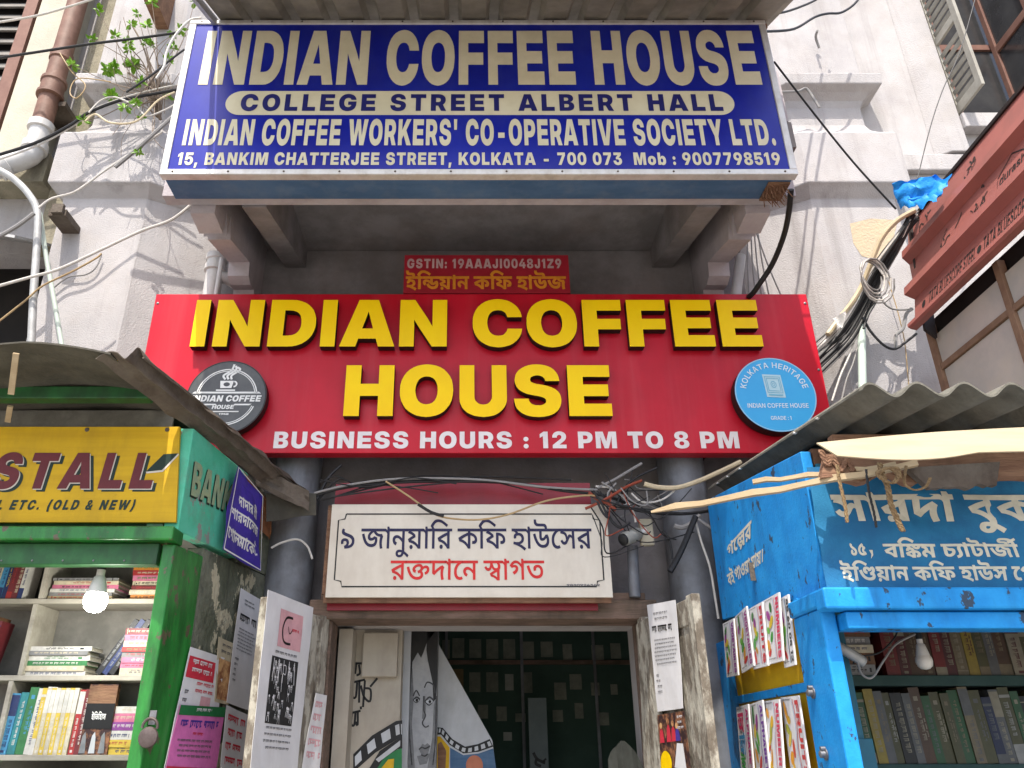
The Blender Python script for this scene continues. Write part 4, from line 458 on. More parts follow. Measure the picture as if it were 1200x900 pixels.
  '৯': (182, [[56,97,14,-2,12,-4,11,-6,7,-8,5,-10,2,-11,-1,-11,-4,-10,-5,-9,-7,-7,0,8,14,3,13,4,10,6,10,11,3,15,-1,10,-4,8,-6,7,-11,7,-9,5,-13,4,-14,4,-17,5,-14,5,-11,4,-14,7,-9,8,-5,9,-1,11,1,7,2,8,4,7,6,7,27,-12,-3,-3,-2,-3,-1,-3,0,-7,1,-3,3,-3,4,-2,7,-3,21,-7,15,-4,15,-5,14,-5,11,-5,13,-8,10,-9,7,-9,4,-10,2,-10,1,-11,-2,-18,-7,-14,-7,-8,-8,-7,-10,-6,-11,-4,-12,-4,-14,-3,-14,-2,-14,-1,-20,0,-6,26,13,4,9,6,5,7,2,8,-2,8,-4,6,-6,4,-9,1,-8,-1,-5,-2,-3,-5,-1,-5,1,-2,0,-3,2,-6,-29,-6,-2,6,-2,5,-1,5,0,6,1,10,4,8,7,7,10,6,12,3]]),
  'জ': (287, [[126,14,-13,1,-12,2,-12,3,-12,5,-10,7,-11,8,-7,7,-7,9,-7,10,-6,11,-6,12,-6,14,-5,15,-5,16,30,8,5,-17,6,-16,6,-13,6,-12,8,-14,10,-10,10,-8,12,-5,12,-3,13,-1,19,2,14,6,7,11,3,14,-1,9,-2,7,-2,6,-2,5,22,-1,-8,-8,-10,-7,-9,-6,-10,-4,-12,-3,-13,-1,-11,1,-11,3,-8,6,-7,7,-4,10,-1,12,2,12,6,13,7,8,9,8,12,7,-118,0,0,27,293,0,0,-27,-115,0,-7,1,-13,-6,-12,-6,-9,-5,-11,-8,-7,-8,-5,-7,-1,-7,1,-7,3,-4,5,-2,4,-1,10,1,8,3,8,5,9,7,35,-11,2,-6,2,-8,1,-9,1,-8,-2,-15,-6,-14,-5,-9,-8,-7,-10,-6,-11,-5,-15,-3],[255,60,0,-13,2,-14,3,-14,5,-15,-31,-7,-4,17,-4,16,-2,16,-1,18,1,13,2,12,2,11,3,10,-14,1,-13,3,-22,8,-9,6,-7,6,-10,11,-9,13,32,4,5,-7,7,-6,8,-5,10,-4,13,-3,15,-1,4,0,3,1,8,0,15,-25,-5,-12,-4,-12,-2,-13]]),
  'ন': (186, [[189,187,0,-27,-31,0,0,-160,-31,0,0,68,6,-16,-14,16,-7,7,-12,10,-11,7,-12,5,-11,1,-8,-1,-8,-3,-5,-6,-1,-8,1,-8,4,-6,8,-5,10,-5,-15,-27,-12,6,-10,7,-8,8,-8,15,-3,16,2,14,6,11,8,9,10,6,12,4,12,1,14,-1,13,-4,12,-6,12,-7,11,-9,11,-11,-6,-2,0,7,-1,7,0,60,-130,0,0,27]]),
  'র': (184, [[187,187,0,-27,-31,0,0,-160,-31,0,-7,11,-9,10,-10,10,-10,9,-12,7,-13,7,-14,6,-14,4,-15,3,-13,32,14,8,15,8,15,7,16,8,16,6,16,7,32,10,-6,-11,0,18,-129,0,0,27],[125,131,7,-7,-15,-5,-14,-5,-14,-6,-14,-7,-14,-6,-14,-8,15,-4,15,-6,11,-5,10,-6,9,-8,9,-7,8,-9,7,-10,-5,-1,0,13,-1,8],[53,-3,-7,2,-7,4,-4,6,-2,8,2,8,4,7,7,4,7,1,8,-1,7,-4,4,-7,1,-8,-1,-8,-4,-6,-7,-4]]),
  'ক': (249, [[252,187,0,-27,-97,0,0,-160,-31,0,-7,11,-9,10,-10,10,-11,9,-11,8,-26,12,-14,4,-15,3,-13,32,14,8,15,8,30,14,32,12,15,6,17,5,-7,-11,0,19,-127,0,0,27],[124,130,6,-8,-14,-4,-14,-5,-28,-12,-14,-7,-13,-7,15,-4,15,-6,20,-12,10,-7,16,-16,6,-9,-4,-2,0,6,-1,7],[238,82,-1,-10,-3,-9,-6,-8,-8,-6,-11,-5,-14,-1,-11,0,-4,1,-5,0,2,28,1,-1,9,0,10,1,6,4,3,5,1,6,-4,12,-10,11,-11,5,-14,5,-17,3,0,28,16,-3,14,-4,14,-5,12,-7,10,-8,9,-9,7,-10,3,-11]]),
  'ফ': (258, [[261,187,0,-27,-217,0,-1,2,11,-4,12,-5,20,-12,9,-7,7,-6,3,-22,-10,-4,-40,-20,-8,-5,-2,4,17,-4,16,-6,11,-4,9,-5,10,-6,9,-6,8,-7,8,-8,0,114,26,0,17,-2,15,-4,14,-5,13,-7,11,-10,8,-8,5,-10,3,-10,2,-11,-1,-10,-3,-9,-6,-8,-8,-6,-11,-5,-15,-1,-10,0,-5,1,-4,0,1,28,2,-1,8,0,11,1,6,4,3,5,1,6,-4,12,-9,10,-11,6,-13,4,-15,2,0,-121,-31,0,-9,10,-9,9,-10,8,-22,14,-13,5,-14,5,-15,4,-17,3,-12,30,9,6,9,5,10,6,10,5,11,5,10,5,-13,8,-14,6,-10,4,-11,3,-12,3,10,22,6,-6,-30,0,0,27]]),
  'হ': (165, [[76,148,16,-1,13,-3,12,-4,9,-6,8,-7,5,-8,6,-12,1,-13,-2,-15,-5,-13,-9,-10,-9,-6,-11,-5,-13,-4,-15,-2,-1,8,14,-5,25,-10,10,-5,9,-6,20,-12,9,-7,-17,-22,-11,8,-10,7,-11,6,-10,7,-33,15,-11,4,-24,8,-13,3,-14,3,5,26,11,-3,10,-2,10,-1,12,0,18,1,13,3,10,6,7,6,3,8,2,8,-3,12,-7,9,-12,6,-15,2,-9,-1,-7,-1,-5,-2,-3,-3,-2,-4,-1,-5,0,-2,1,-2,1,-3,0,-2,-29,-5,-2,5,-1,5,-1,6,0,4,2,10,5,9,8,7,11,6,14,3],[48,134,-3,9,-6,8,-9,6,-13,4,15,14,14,-4,15,-7,10,-8,6,-9,2,-12],[168,187,0,-27,-171,0,0,27]]),
  'উ': (218, [[153,187,-2,9,-4,6,-7,4,-10,1,-42,0,-19,1,-15,2,-11,5,-9,6,-6,7,-4,8,-3,10,0,23,1,5,30,-2,-1,-3,0,-14,1,-5,2,-4,3,-4,4,-4,6,-2,8,-1,12,-1,40,0,15,-1,12,-1,9,-4,7,-6,5,-6,4,-8,2,-9,1,-12],[221,187,0,-27,-107,0,0,-53,2,-4,3,-3,4,-1,5,1,5,3,6,4,6,5,12,16,27,5,6,-10,5,-9,4,-10,4,-15,1,-16,-2,-18,-7,-16,-7,-9,-8,-8,-11,-7,-12,-5,-14,-2,-16,-1,-13,0,-12,2,-12,4,-12,5,-11,7,-10,9,-7,8,-8,9,-6,10,-7,12,-6,13,-6,15,-5,16,-5,17,30,8,5,-18,6,-17,6,-14,6,-13,9,-14,10,-12,10,-8,11,-6,12,-4,13,-1,14,1,12,4,10,6,9,13,3,16,-1,12,-3,9,-4,8,-6,7,22,4,-6,-9,-7,-8,-7,-7,-10,-9,-10,-6,-11,-3,-10,-1,-8,0,-7,2,-7,3,-5,4,-4,6,-4,8,-2,10,0,55,-86,0,0,27]]),
  'স': (208, [[211,187,0,-27,-30,0,0,-160,-31,0,0,100,7,-16,-7,9,-6,7,-6,4,-6,1,-3,0,-4,-2,-3,-3,-4,-6,-6,-8,-7,-12,-8,-12,-7,-11,-7,-7,-8,-5,-8,-3,-10,-1,-8,0,-8,3,-8,4,-8,7,-7,9,-9,12,23,14,7,-10,5,-6,5,-4,6,-1,4,1,5,2,4,3,5,6,5,9,7,12,7,9,8,13,7,9,8,4,9,2,9,-1,7,-4,8,-6,9,-8,-5,-1,-1,6,-1,7,0,34,-153,0,0,27],[77,78,-3,17,-3,14,-4,10,-6,7,-9,6,-11,4,-14,3,-18,3,8,28,19,-8,16,-3,12,-4,10,-5,7,-6,6,-7,4,-9,3,-11,2,-13]]),
  'দ': (186, [[189,187,0,-27,-134,0,0,-87,-7,6,8,9,9,7,10,8,10,7,22,14,12,7,13,5,13,6,24,-21,-5,-9,-3,-9,-3,-10,-2,-10,-1,-10,-1,-12,1,-13,2,-14,3,-15,5,-15,-31,-7,-5,17,-3,16,-2,16,-1,18,0,11,2,11,2,10,3,9,4,9,3,7,8,-9,-12,-5,-11,-6,-22,-14,-11,-8,-10,-8,-30,-27,-25,17,0,99,-27,0,0,27]]),
  'গ': (203, [[145,0,0,124,7,-16,-9,12,-8,10,-17,17,-9,6,-9,5,-9,2,-10,1,-14,-1,-10,-6,-9,-8,-8,-9,-4,-1,6,4,7,3,9,2,10,0,13,-1,10,-4,8,-6,5,-8,4,-8,1,-9,-2,-12,-4,-11,-7,-10,-7,-7,-9,-7,-10,-7,-12,-7,-19,27,20,10,8,5,8,9,3,9,-1,6,-3,4,-5,3,-8,1,-7,-1,-6,-1,-7,-3,-8,-3,-27,22,6,10,14,18,12,10,12,8,14,5,15,2,14,-2,13,-3,12,-7,12,-9,9,-7,8,-8,8,-10,-9,4,0,5,-1,6,0,48,24,0,7,-19,30,0,0,-27,-30,0,0,-160]]),
  'ত': (216, [[125,12,-17,2,-16,4,-15,6,-11,7,-10,8,-10,11,-9,12,-9,15,-7,17,-8,19,-6,21,30,8,5,-16,5,-15,6,-14,6,-12,8,-14,9,-11,10,-8,11,-6,12,-4,14,-1,12,1,10,2,8,3,7,5,5,6,3,7,2,8,1,9,-1,10,-4,10,-5,7,-6,6,-8,4,-9,1,-8,-1,-6,-4,-4,-5,-1,-7,0,-6,1,-4,1,-3,-30,-5,-2,6,-1,6,-1,5,-1,6,2,12,5,10,8,7,10,5,12,3,13,1,13,0,12,-3,10,-5,9,-7,8,-8,6,-9,6,-16,2,-19,-2,-17,-6,-16,-6,-10,-9,-8,-10,-6,-12,-5,-15,-3],[219,187,0,-27,-222,0,0,27]]),
  'kt': (289, [[155,154,15,-1,12,-3,9,-6,10,-12,3,-17,-2,-12,-6,-11,-8,-10,-11,-8,-14,-7,-15,-6,-12,25,16,6,12,6,7,7,2,9,-1,6,-4,5,-6,2,-8,1,-9,0,-9,-2,-8,-3,-7,-4,-10,-8,-2,-4,-1,-4,0,-3,2,-2,4,-2,7,-2,-7,-27,-17,4,-11,7,-7,10,-3,12,2,11,5,10,8,9,10,8,12,7,14,5,14,3],[207,51,-2,-15,-6,-12,-11,-10,-11,-6,-12,-5,-14,-2,-15,-1,-14,1,-14,2,-13,3,-12,5,-12,7,-12,8,-8,8,-7,8,-7,10,-7,11,-7,13,-6,14,-5,15,-5,16,30,9,5,-18,6,-15,6,-14,7,-12,7,-11,16,-16,9,-6,12,-5,14,-4,16,-1,16,2,13,4,9,8,2,11,-1,8,-6,7,-8,6,-10,4,29,13,12,-8,9,-9,5,-11],[236,139,13,-1,10,-4,9,-6,8,-12,3,-16,-1,-11,-3,-10,-7,-9,-9,-9,-13,-7,-16,-6,-9,26,13,4,8,6,5,6,2,7,-1,8,-4,5,-6,2,-7,1,-8,-1,-10,-4,-10,-8,-11,-13,-14,8,7,11,6,9,6,7,9,8,10,5,10,3],[292,187,0,-27,-295,0,0,27]]),
  'sb': (220, [[152,86,-14,1,-12,4,-10,5,-8,7,-8,10,-6,11,4,0,-3,-9,-4,-9,-6,-8,-7,-7,-10,-5,-11,-1,-8,1,-9,2,-8,4,-8,6,-8,10,-8,12,23,14,7,-11,5,-6,6,-2,5,-1,7,1,5,3,5,6,3,8,3,13,1,16,29,0,3,-10,3,-9,4,-9,5,-7,5,-6,7,-4,8,-3,8,-1,8,1,6,4,4,6,1,9,-1,10,-5,10,-7,8,-8,8,33,5,4,-5,5,-6,4,-7,4,-8,2,-9,1,-10,-2,-13,-4,-10,-7,-8,-10,-6,-12,-4],[223,187,0,-27,-226,0,0,27],[190,103,0,-109,-31,0,-22,18,-11,6,-12,6,-14,4,-15,4,-13,29,10,6,22,12,11,5,30,12,15,4],[159,76,-10,-3,-10,-5,-10,-4,-10,-6,-18,-10,1,3,22,-6,10,-5,14,-8,12,-9,-1,5]]),
  ' ': (78, []),
  'া': (85, [[88,187,0,-27,-30,0,0,-160,-31,0,0,137,-4,9,-6,7,-8,5,-10,2,-2,0,0,27,5,0,7,-1,7,-4,7,-5,5,-9,0,2,-1,5,0,31,24,0,7,-19]]),
  'ি': (85, [[88,187,0,-27,-30,0,0,-160,-31,0,0,160,-30,0,0,27,28,0,-5,5,-5,7,-5,6,-4,6,8,14,9,11,9,10,9,9,9,7,11,6,11,4,12,2,14,1,15,-1,14,-2,14,-4,14,-6,9,-5,10,-5,22,-14,12,-7,12,-9,-16,-21,-11,7,-20,14,-9,5,-11,7,-10,5,-10,4,-15,3,-16,2,-15,-2,-12,-4,-10,-6,-9,-9,-8,-9,-7,-11,6,-10,4,-5,5,-5]]),
  'ে': (112, [[115,187,0,-27,-12,0,-10,-5,-10,-6,-9,-8,-9,-10,-8,-11,-6,-12,-4,-14,-1,-15,1,-18,5,-14,6,-9,8,-7,9,-3,9,-2,12,2,5,2,6,3,13,-24,-9,-5,-9,-3,-10,-2,-10,-1,-13,2,-12,3,-11,5,-9,7,-8,9,-7,11,-4,13,-3,14,-1,16,1,15,3,14,4,13,7,12,7,10,9,10,11,8,11,7,12,5,-19,-11,-6,-1,-57,0,0,27]]),
  'ু': (0, [[-89,-80,-9,1,-10,3,-10,4,-8,7,-5,9,-2,12,3,14,9,11,10,6,11,3,14,1,13,-1,13,-2,12,-3,12,-5,12,-6,12,-7,9,-6,20,-14,10,-8,-17,-20,-13,10,-11,9,-11,8,-11,7,-20,10,-14,4,-14,1,-9,-1,-6,-3,-4,-4,-1,-5,1,-6,4,-4,5,-2,7,-1,8,1,7,3,5,5,6,12,2,7,0,6,1,6,0,22,31,0,0,-16,-1,-9,-1,-11,-3,-12,-6,-11,-7,-10,-11,-8,-15,-5]]),
  'য়': (194, [[197,187,0,-27,-31,0,0,-160,-31,0,-8,10,-10,9,-10,8,-11,8,-12,6,-13,6,-14,4,-16,4,-17,3,-12,30,9,6,9,5,10,6,10,5,11,5,10,5,-13,8,-14,6,-10,4,-11,3,-12,3,10,22,6,-6,-30,0,0,27],[135,160,-91,0,-1,2,11,-4,12,-5,20,-12,9,-7,7,-6,3,-22,-10,-4,-40,-20,-8,-5,-2,3,13,-2,12,-3,13,-4,33,-18,18,-16,8,-9,-5,-2,-1,7,-1,8],[53,-5,-8,2,-6,4,-5,6,-1,8,1,8,5,6,6,5,8,1,8,-1,6,-5,4,-6,2,-8,-2,-8,-4,-6,-6,-4]]),
 },
}

GLYPHS['H']['I'] = (84, [[11, 0, 0, 218, 61, 0, 0, -218]])
GLYPHS['H']['1'] = (128, [[46, 0, 0, 158, -38, -22, 0, 48, 48, 34, 50, 0, 0, -218]])
GLYPHS['S']['I'] = (66, [[14, 0, 0, 218, 37, 0, 0, -218]])
GLYPHS['S']['1'] = (96, [[44, 0, 0, 176, -36, -22, 0, 38, 42, 26, 32, 0, 0, -218]])
def unroll(c):
    x, y = c[0], c[1]; out = [(x, y)]
    for i in range(2, len(c), 2): x += c[i]; y += c[i + 1]; out.append((x, y))
    return out
GLY = {f: {k: (a, [unroll(c) for c in cs]) for k, (a, cs) in d.items()} for f, d in GLYPHS.items()}
SHAPES = {}
def glyph(fn, ch):
    if (fn, ch) in SHAPES: return SHAPES[fn, ch]
    adv, cs = GLY[fn][ch]
    # fill by winding number over a constrained triangulation, so that overlapping strokes stay solid
    vs, es = [], []
    for c in cs:
        b = len(vs); vs += [Vector(p) for p in c]; es += [(b + k, b + (k + 1) % len(c)) for k in range(len(c))]
    res = []
    if vs:
        v2, e2, f2 = delaunay_2d_cdt(vs, es, [], 0, 1e-4, False)[:3]
        def winding(x, y):
            w = 0
            for c in cs:
                for k in range(len(c)):
                    (ax, ay), (bx, by) = c[k - 1], c[k]
                    if (ay <= y) != (by <= y):
                        xx = ax + (y - ay) * (bx - ax) / (by - ay)
                        if xx > x: w += 1 if by > ay else -1
            return w
        keep = [tuple(f) for f in f2 if winding(sum(v2[k].x for k in f) / len(f) + .0013, sum(v2[k].y for k in f) / len(f) + .0007)]
        count = {}
        for f in keep:
            for k in range(len(f)):
                e = (f[k], f[(k + 1) % len(f)]); count[e] = count.get(e, 0) + 1
        rim = [e for e in count if (e[1], e[0]) not in count]
        pts = [(v.x, v.y) for v in v2]
        used = sorted({k for f in keep for k in f}); back = {k: n for n, k in enumerate(used)}
        res.append(([(back[a], back[b]) for a, b in rim], [pts[k] for k in used], [tuple(back[k] for k in f) for f in keep]))
    SHAPES[fn, ch] = (adv, res)
    return SHAPES[fn, ch]
REFY = {'H': ('H',), 'S': ('H',), 'B': ('ন',), 'M': ('ন',)}
def layout(fn, toks, spacing=0, wordgap=1.0):
    x = 0; out = []
    for t in toks:
        adv, parts = glyph(fn, t)
        if parts: out.append((t, x, parts))
        x += adv * (wordgap if t == ' ' else 1) + spacing
    xs = [p[0] + gx for t, gx, parts in out for s, fl, tr in parts for p in fl]
    ref = [p[1] for s, fl, tr in glyph(fn, REFY[fn][0])[1] for p in fl]
    return out, min(xs), max(xs), min(ref), max(ref)
def letter_mesh(mb, place, parts, gx, depth=0, lift=.003, m=None, mside=None):
    """place(x, y, n) -> world point; parts of one glyph"""
    for k, (s, flat, tri) in enumerate(parts):
        e = lift + depth + k * .0004
        mb.add([place(x + gx, y, e) for x, y in flat], [tuple(t) for t in tri], m)
        if depth:
            n = len(flat)
            vs = [place(x + gx, y, e) for x, y in flat] + [place(x + gx, y, lift) for x, y in flat]
            mb.add(vs, [(b, a, n + a, n + b) for a, b in s], mside)
class Patch:
    """a four-cornered surface piece: pt(u, v, n), u to the right, v up, n out"""
    def __init__(s, tl, tr, br, bl, toward=None):
        s.c = [Vector(tl), Vector(tr), Vector(br), Vector(bl)]
        n = (s.c[1] - s.c[3]).cross(s.c[0] - s.c[2]); n.normalize()
        if n.dot((toward or EYEV) - s.c[0]) < 0: n = -n
        s.n = n; s.fn = None
    def pt(s, u, v, n=0):
        tl, tr, br, bl = s.c
        p = (tl * (1 - u) + tr * u) * v + (bl * (1 - u) + br * u) * (1 - v)
        if s.fn: n = n + s.fn(u, v)
        return p + s.n * n
    def sub(s, u0, u1, v0, v1):
        q = Patch(s.pt(u0, v1), s.pt(u1, v1), s.pt(u1, v0), s.pt(u0, v0)); q.n = s.n
        q.root = (s, u0, u1, v0, v1)
        if s.fn: q.fn = lambda u, v: s.fn(u0 + (u1 - u0) * u, v0 + (v1 - v0) * v)
        if s.fn: q.c = [c - s.n * s.fn(*uv) for c, uv in zip(q.c, [(u0, v1), (u1, v1), (u1, v0), (u0, v0)])]
        return q
def frontal(x0, y0, x1, y1, Y, xr=None):
    """a rectangle on the upright plane at depth Y seen between two pixel corners (x read along its bottom row)"""
    a = PY(x0, xr or y1, Y); b = PY(x1, xr or y1, Y); t = PY((x0 + x1) / 2, y0, Y).z; z = PY((x0 + x1) / 2, y1, Y).z
    return Patch((a.x, Y, t), (b.x, Y, t), (b.x, Y, z), (a.x, Y, z))
def text(patch, fn, toks, name='lettering', mats=None, parent=None, lift=.003, mb=None, m=None, slant=0, spacing=0, wordgap=1.0, label=None):
    """fills the patch: left to right with the line, bottom to top with the height of its capitals (or headline)"""
    lay, xa, xb, ya, yb = layout(fn, toks, spacing, wordgap)
    own = mb is None
    if own: mb = MB()
    def place(x, y, n):
        v = (y - ya) / (yb - ya); u = (x - xa) / (xb - xa) + slant * v
        return patch.pt(u, v, n)
    for t, gx, parts in lay: letter_mesh(mb, place, parts, gx, 0, lift, m)
    if own: return mb.build(name, mats, parent, fix=False, label=label)
def slab(patch, thick, mats, name, parent=None, nu=1, nv=1, mb=None, n0=0, **k):
    own = mb is None
    if own: mb = MB()
    b = len(mb.v)
    mb.grid(lambda u, v: patch.pt(u, v, n0), nu, nv, k.pop('m', None), thick, patch.n)
    if own: return mb.build(name, mats, parent, **k)
def ellipse_poly(patch, cu, cv, ru, rv, n=28, lift=.003, a0=0, a1=360):
    return [patch.pt(cu + ru * math.cos(R(a0 + (a1 - a0) * i / n)), cv + rv * math.sin(R(a0 + (a1 - a0) * i / n)), lift) for i in range(n + (a1 - a0 < 360))]
def stroke(mb, patch, pts, w, lift=.004, m=None, smooth=0):
    """a painted line of width w (in metres) along (u, v) points"""
    P = [patch.pt(u, v, lift) for u, v in pts]
    if smooth: P = spline(P, smooth)
    n = len(P); L = []
    for i in range(n):
        d = P[min(i + 1, n - 1)] - P[max(i - 1, 0)]
        s = d.cross(patch.n); s = s.normalized() * (w / 2) if s.length > 1e-9 else Vector((0, 0, w / 2))
        L.append((P[i] - s, P[i] + s))
    vs = [p for ab in L for p in ab]
    mb.add(vs, [(2 * i, 2 * i + 1, 2 * i + 3, 2 * i + 2) for i in range(n - 1)], m)
def ngon(mb, patch, pts, lift=.003, m=None):
    tri = tessellate_polygon([[Vector((u, v, 0)) for u, v in pts]])
    mb.add([patch.pt(u, v, lift) for u, v in pts], [tuple(t) for t in tri], m)
def scribble(mb, patch, rows, u0=.1, u1=.9, v0=.1, v1=.9, lift=.004, m=None, fill=.5, rs=None, hang=True):
    """lines of small print too fine to read: short strokes hanging from a headline"""
    rs = rs or rnd
    H = (v1 - v0) / rows
    wu = (patch.c[1] - patch.c[0]).length; hv = (patch.c[0] - patch.c[3]).length
    for r in range(rows):
        top = v1 - r * H - H * .15; h = H * fill
        u = u0 + rs.uniform(0, .06)
        end = u1 - rs.uniform(0, .12)
        while u < end:
            wl = rs.uniform(1.6, 4) * h * hv / wu
            e = min(u + wl, end)
            ngon(mb, patch, [(u, top), (e, top), (e, top - h * .22), (u, top - h * .22)], lift, m)
            x = u
            while x < e - .002:
                g = rs.uniform(.25, .5) * h * hv / wu
                b = top - h * rs.uniform(.6, 1)
                ngon(mb, patch, [(x, top - h * .22), (min(x + g * .5, e), top - h * .22), (min(x + g * .62, e), b), (x + g * .1, b)], lift, m)
                if rs.random() < .5: ngon(mb, patch, [(x + g * .1, b), (min(x + g * 1.1, e), b + h * .12), (min(x + g * 1.1, e), b + h * .3), (x + g * .1, b + h * .16)], lift, m)
                x += g * 1.25
            u = e + .6 * h * hv / wu

# ================================================================== THE SETTING
g = MB(); g.grid(lambda u, v: (-60 + 120 * u, -60 + 120 * v, 0), 8, 8)
g.build('ground', M['ground'], None, kind='structure', origin=(0, 0, 0), fix=False)

# ------------------------------------------------------------------ the coffee house facade
bld = thing('coffee_house_building', 'pale pink plastered old facade with pilasters and a deep dark balcony over the entrance', 'building', (0.1, 7, 0))
def walls_with_holes(x0, x1, z0, z1, y0, y1, holes):
    xs = sorted({x0, x1, *[h[0] for h in holes], *[h[1] for h in holes]}); zs = sorted({z0, z1, *[h[2] for h in holes], *[h[3] for h in holes]})
    mb = MB()
    for a, b in zip(xs, xs[1:]):
        for c, d in zip(zs, zs[1:]):
            if not any(h[0] <= a and b <= h[1] and h[2] <= c and d <= h[3] for h in holes): mb.box(a, b, y0, y1, c, d)
    return mb
ENT = (-1.14, 1.40, 0, 2.56)
walls_with_holes(-9, 4.36, 0, 14, 7.0, 7.3, [ENT, (-5.7, -4.28, 4.7, 6.35)]).build('wall', M['plaster'], bld)
walls_with_holes(4.36, 10, 0, 14, 6.8, 7.3, [(5.45, 7.6, 7.98, 11)]).build('wall', M['plaster'], bld)
# a dirty strip of wall between the drain pipe and the pilaster, and the entrance bay below the balcony
boxes('wall_strip', M['olive_wall'], bld, (-4.5, -4.12, 6.86, 7.0, 6.3, 14))
boxes('wall_strip', M['cream'], bld, (-5.16, -4.68, 6.76, 7.0, 7.42, 14))
boxes('ledge', M['olive_wall'], bld, (-5.4, -4.5, 6.7, 7.0, 7.05, 7.42))
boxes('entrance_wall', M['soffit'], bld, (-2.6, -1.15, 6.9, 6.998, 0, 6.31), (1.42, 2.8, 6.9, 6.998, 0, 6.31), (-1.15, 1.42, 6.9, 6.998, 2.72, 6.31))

def pilaster(side):
    """a chamfered pilaster: square on its outer side, splayed towards the balcony"""
    cx = .1; mb = MB()
    A, B_, D = 4.27, 3.40, 2.74                       # outer edge, front corner, foot of the splay, measured from the axis
    lev = [(0, 0), (6.74, 0), (6.76, .02), (6.83, .09), (6.86, .13), (7.50, .13), (7.53, .11), (7.60, .03), (7.68, -.03), (7.78, -.06),
           (8.02, -.06), (8.10, -.03), (8.16, .04), (8.20, .13), (8.34, .14), (8.40, .04), (8.44, .0), (14, 0)]
    rings = []
    for z, o in lev:
        pts = [(A + o, 7.0), (A + o, 6.6 - o), (B_ - o * .35, 6.6 - o), (D - o, 6.998)]
        rings.append([(cx + side * x, y, z) for x, y in pts])
    n = 4
    vs = [p for r in rings for p in r]
    fs = [(i * n + k, i * n + (k + 1) % n, (i + 1) * n + (k + 1) % n, (i + 1) * n + k) for i in range(len(rings) - 1) for k in range(n)]
    fs += [tuple(range(n)), tuple(range(len(vs) - n, len(vs)))]
    mb.add(vs, fs)
    return mb.build('pilaster', M['plaster'], bld, bevel=.012)
pilaster(-1); pilaster(1)
# strips of the right-hand wall round the window
mb = MB()
mb.prism([(5.06, 6.8, 7.46), (5.2, 6.7, 7.46), (5.40, 6.7, 7.46), (5.40, 6.8, 7.46)], (0, 0, 6.5))
mb.build('window_surround', M['plaster'], bld, bevel=.01)
boxes('plinth_course', M['plaster'], bld, (4.5, 5.9, 6.72, 6.8, 7.22, 7.44), bevel=.015)
boxes('window_sill', M['plaster'], bld, (5.41, 8, 6.66, 6.8, 7.77, 7.965), bevel=.01)
# shutter leaf opened square to the wall, with louvres
def shutter(x, y0, y1, z0, z1, m, parent):
    mb = MB()
    w = .075; T = .035
    mb.box(x - T / 2, x + T / 2, y1 - w, y1, z0, z1); mb.box(x - T / 2, x + T / 2, y0, y0 + w, z0, z1)
    for z, h in ((z0, .12), (z0 + 1.02, .1), (z1 - .12, .12)): mb.box(x - T / 2 + .001, x + T / 2 - .001, y0 + w, y1 - w, z, z + h)
    z = z0 + .15
    while z < z1 - .15:
        if not (z0 + .93 < z < z0 + 1.12):
            mb.hexa([(x + .016, y0 + w, z), (x + .016, y1 - w, z), (x + .006, y1 - w, z), (x + .006, y0 + w, z),
                     (x - .002, y0 + w, z + .042), (x - .002, y1 - w, z + .042), (x - .012, y1 - w, z + .042), (x - .012, y0 + w, z + .042)])
        z += .112
    return mb.build('shutter', m, parent)
shutter(5.44, 6.29, 6.795, 8.01, 10.9, M['shutter'], bld)
# the window behind the shutter: black sheet for the unlit room, brown frame, panes, and the second casement standing open
fr = boxes('window_frame', M['frame_brown'], bld, (5.62, 5.72, 7.02, 7.1, 7.98, 11), (6.42, 6.52, 7.0, 7.1, 7.98, 11), (7.5, 7.6, 7.02, 7.1, 7.98, 11),
           (5.72, 6.42, 7.02, 7.1, 8.2, 8.3), (5.72, 6.42, 7.02, 7.1, 9.3, 9.38), (6.52, 7.5, 7.02, 7.1, 8.2, 8.3), (6.52, 7.5, 7.02, 7.1, 9.3, 9.38))
boxes('pane', M['glass'], fr, (5.72, 6.42, 7.05, 7.06, 8.3, 11)); boxes('pane', M['glass'], fr, (6.52, 7.5, 7.05, 7.06, 8.3, 11))
boxes('shade_backing', M['dark'], bld, (5.4, 7.7, 7.305, 7.36, 7.9, 11.2))  # black sheet painting in the unlit room behind the window
cs = MB(); cx_ = 6.32
cs.box(cx_ - .03, cx_ + .03, 6.3, 6.4, 8.22, 11); cs.box(cx_ - .03, cx_ + .03, 6.93, 7.0, 8.22, 11); cs.box(cx_ - .03, cx_ + .03, 6.4, 6.93, 8.22, 8.34); cs.box(cx_ - .03, cx_ + .03, 6.4, 6.93, 9.15, 9.25)
ca = cs.build('casement', M['frame_brown'], bld, bevel=.006)
boxes('pane', M['glass'], ca, (cx_ - .004, cx_ + .004, 6.4, 6.93, 8.34, 11))
# dark louvred shutter of the neighbouring window at the far left
mb = MB(); z = 8.0
while z < 11:
    mb.hexa([(-7.0, 6.82, z), (-5.36, 6.82, z), (-5.36, 6.85, z), (-7.0, 6.85, z), (-7.0, 6.90, z + .15), (-5.36, 6.90, z + .15), (-5.36, 6.93, z + .15), (-7.0, 6.93, z + .15)])
    z += .2
mb.build('louvred_shutter', M['shutter_dark'], bld)
boxes('shutter_frame', M['frame_brown'], bld, (-5.36, -5.22, 6.78, 6.998, 7.8, 11.2), (-7.1, -5.36, 6.78, 6.9, 7.8, 7.98))
boxes('shade_backing', M['dark'], bld, (-7.0, -5.36, 6.96, 6.997, 8, 11))  # black sheet painting in the shade behind the slats
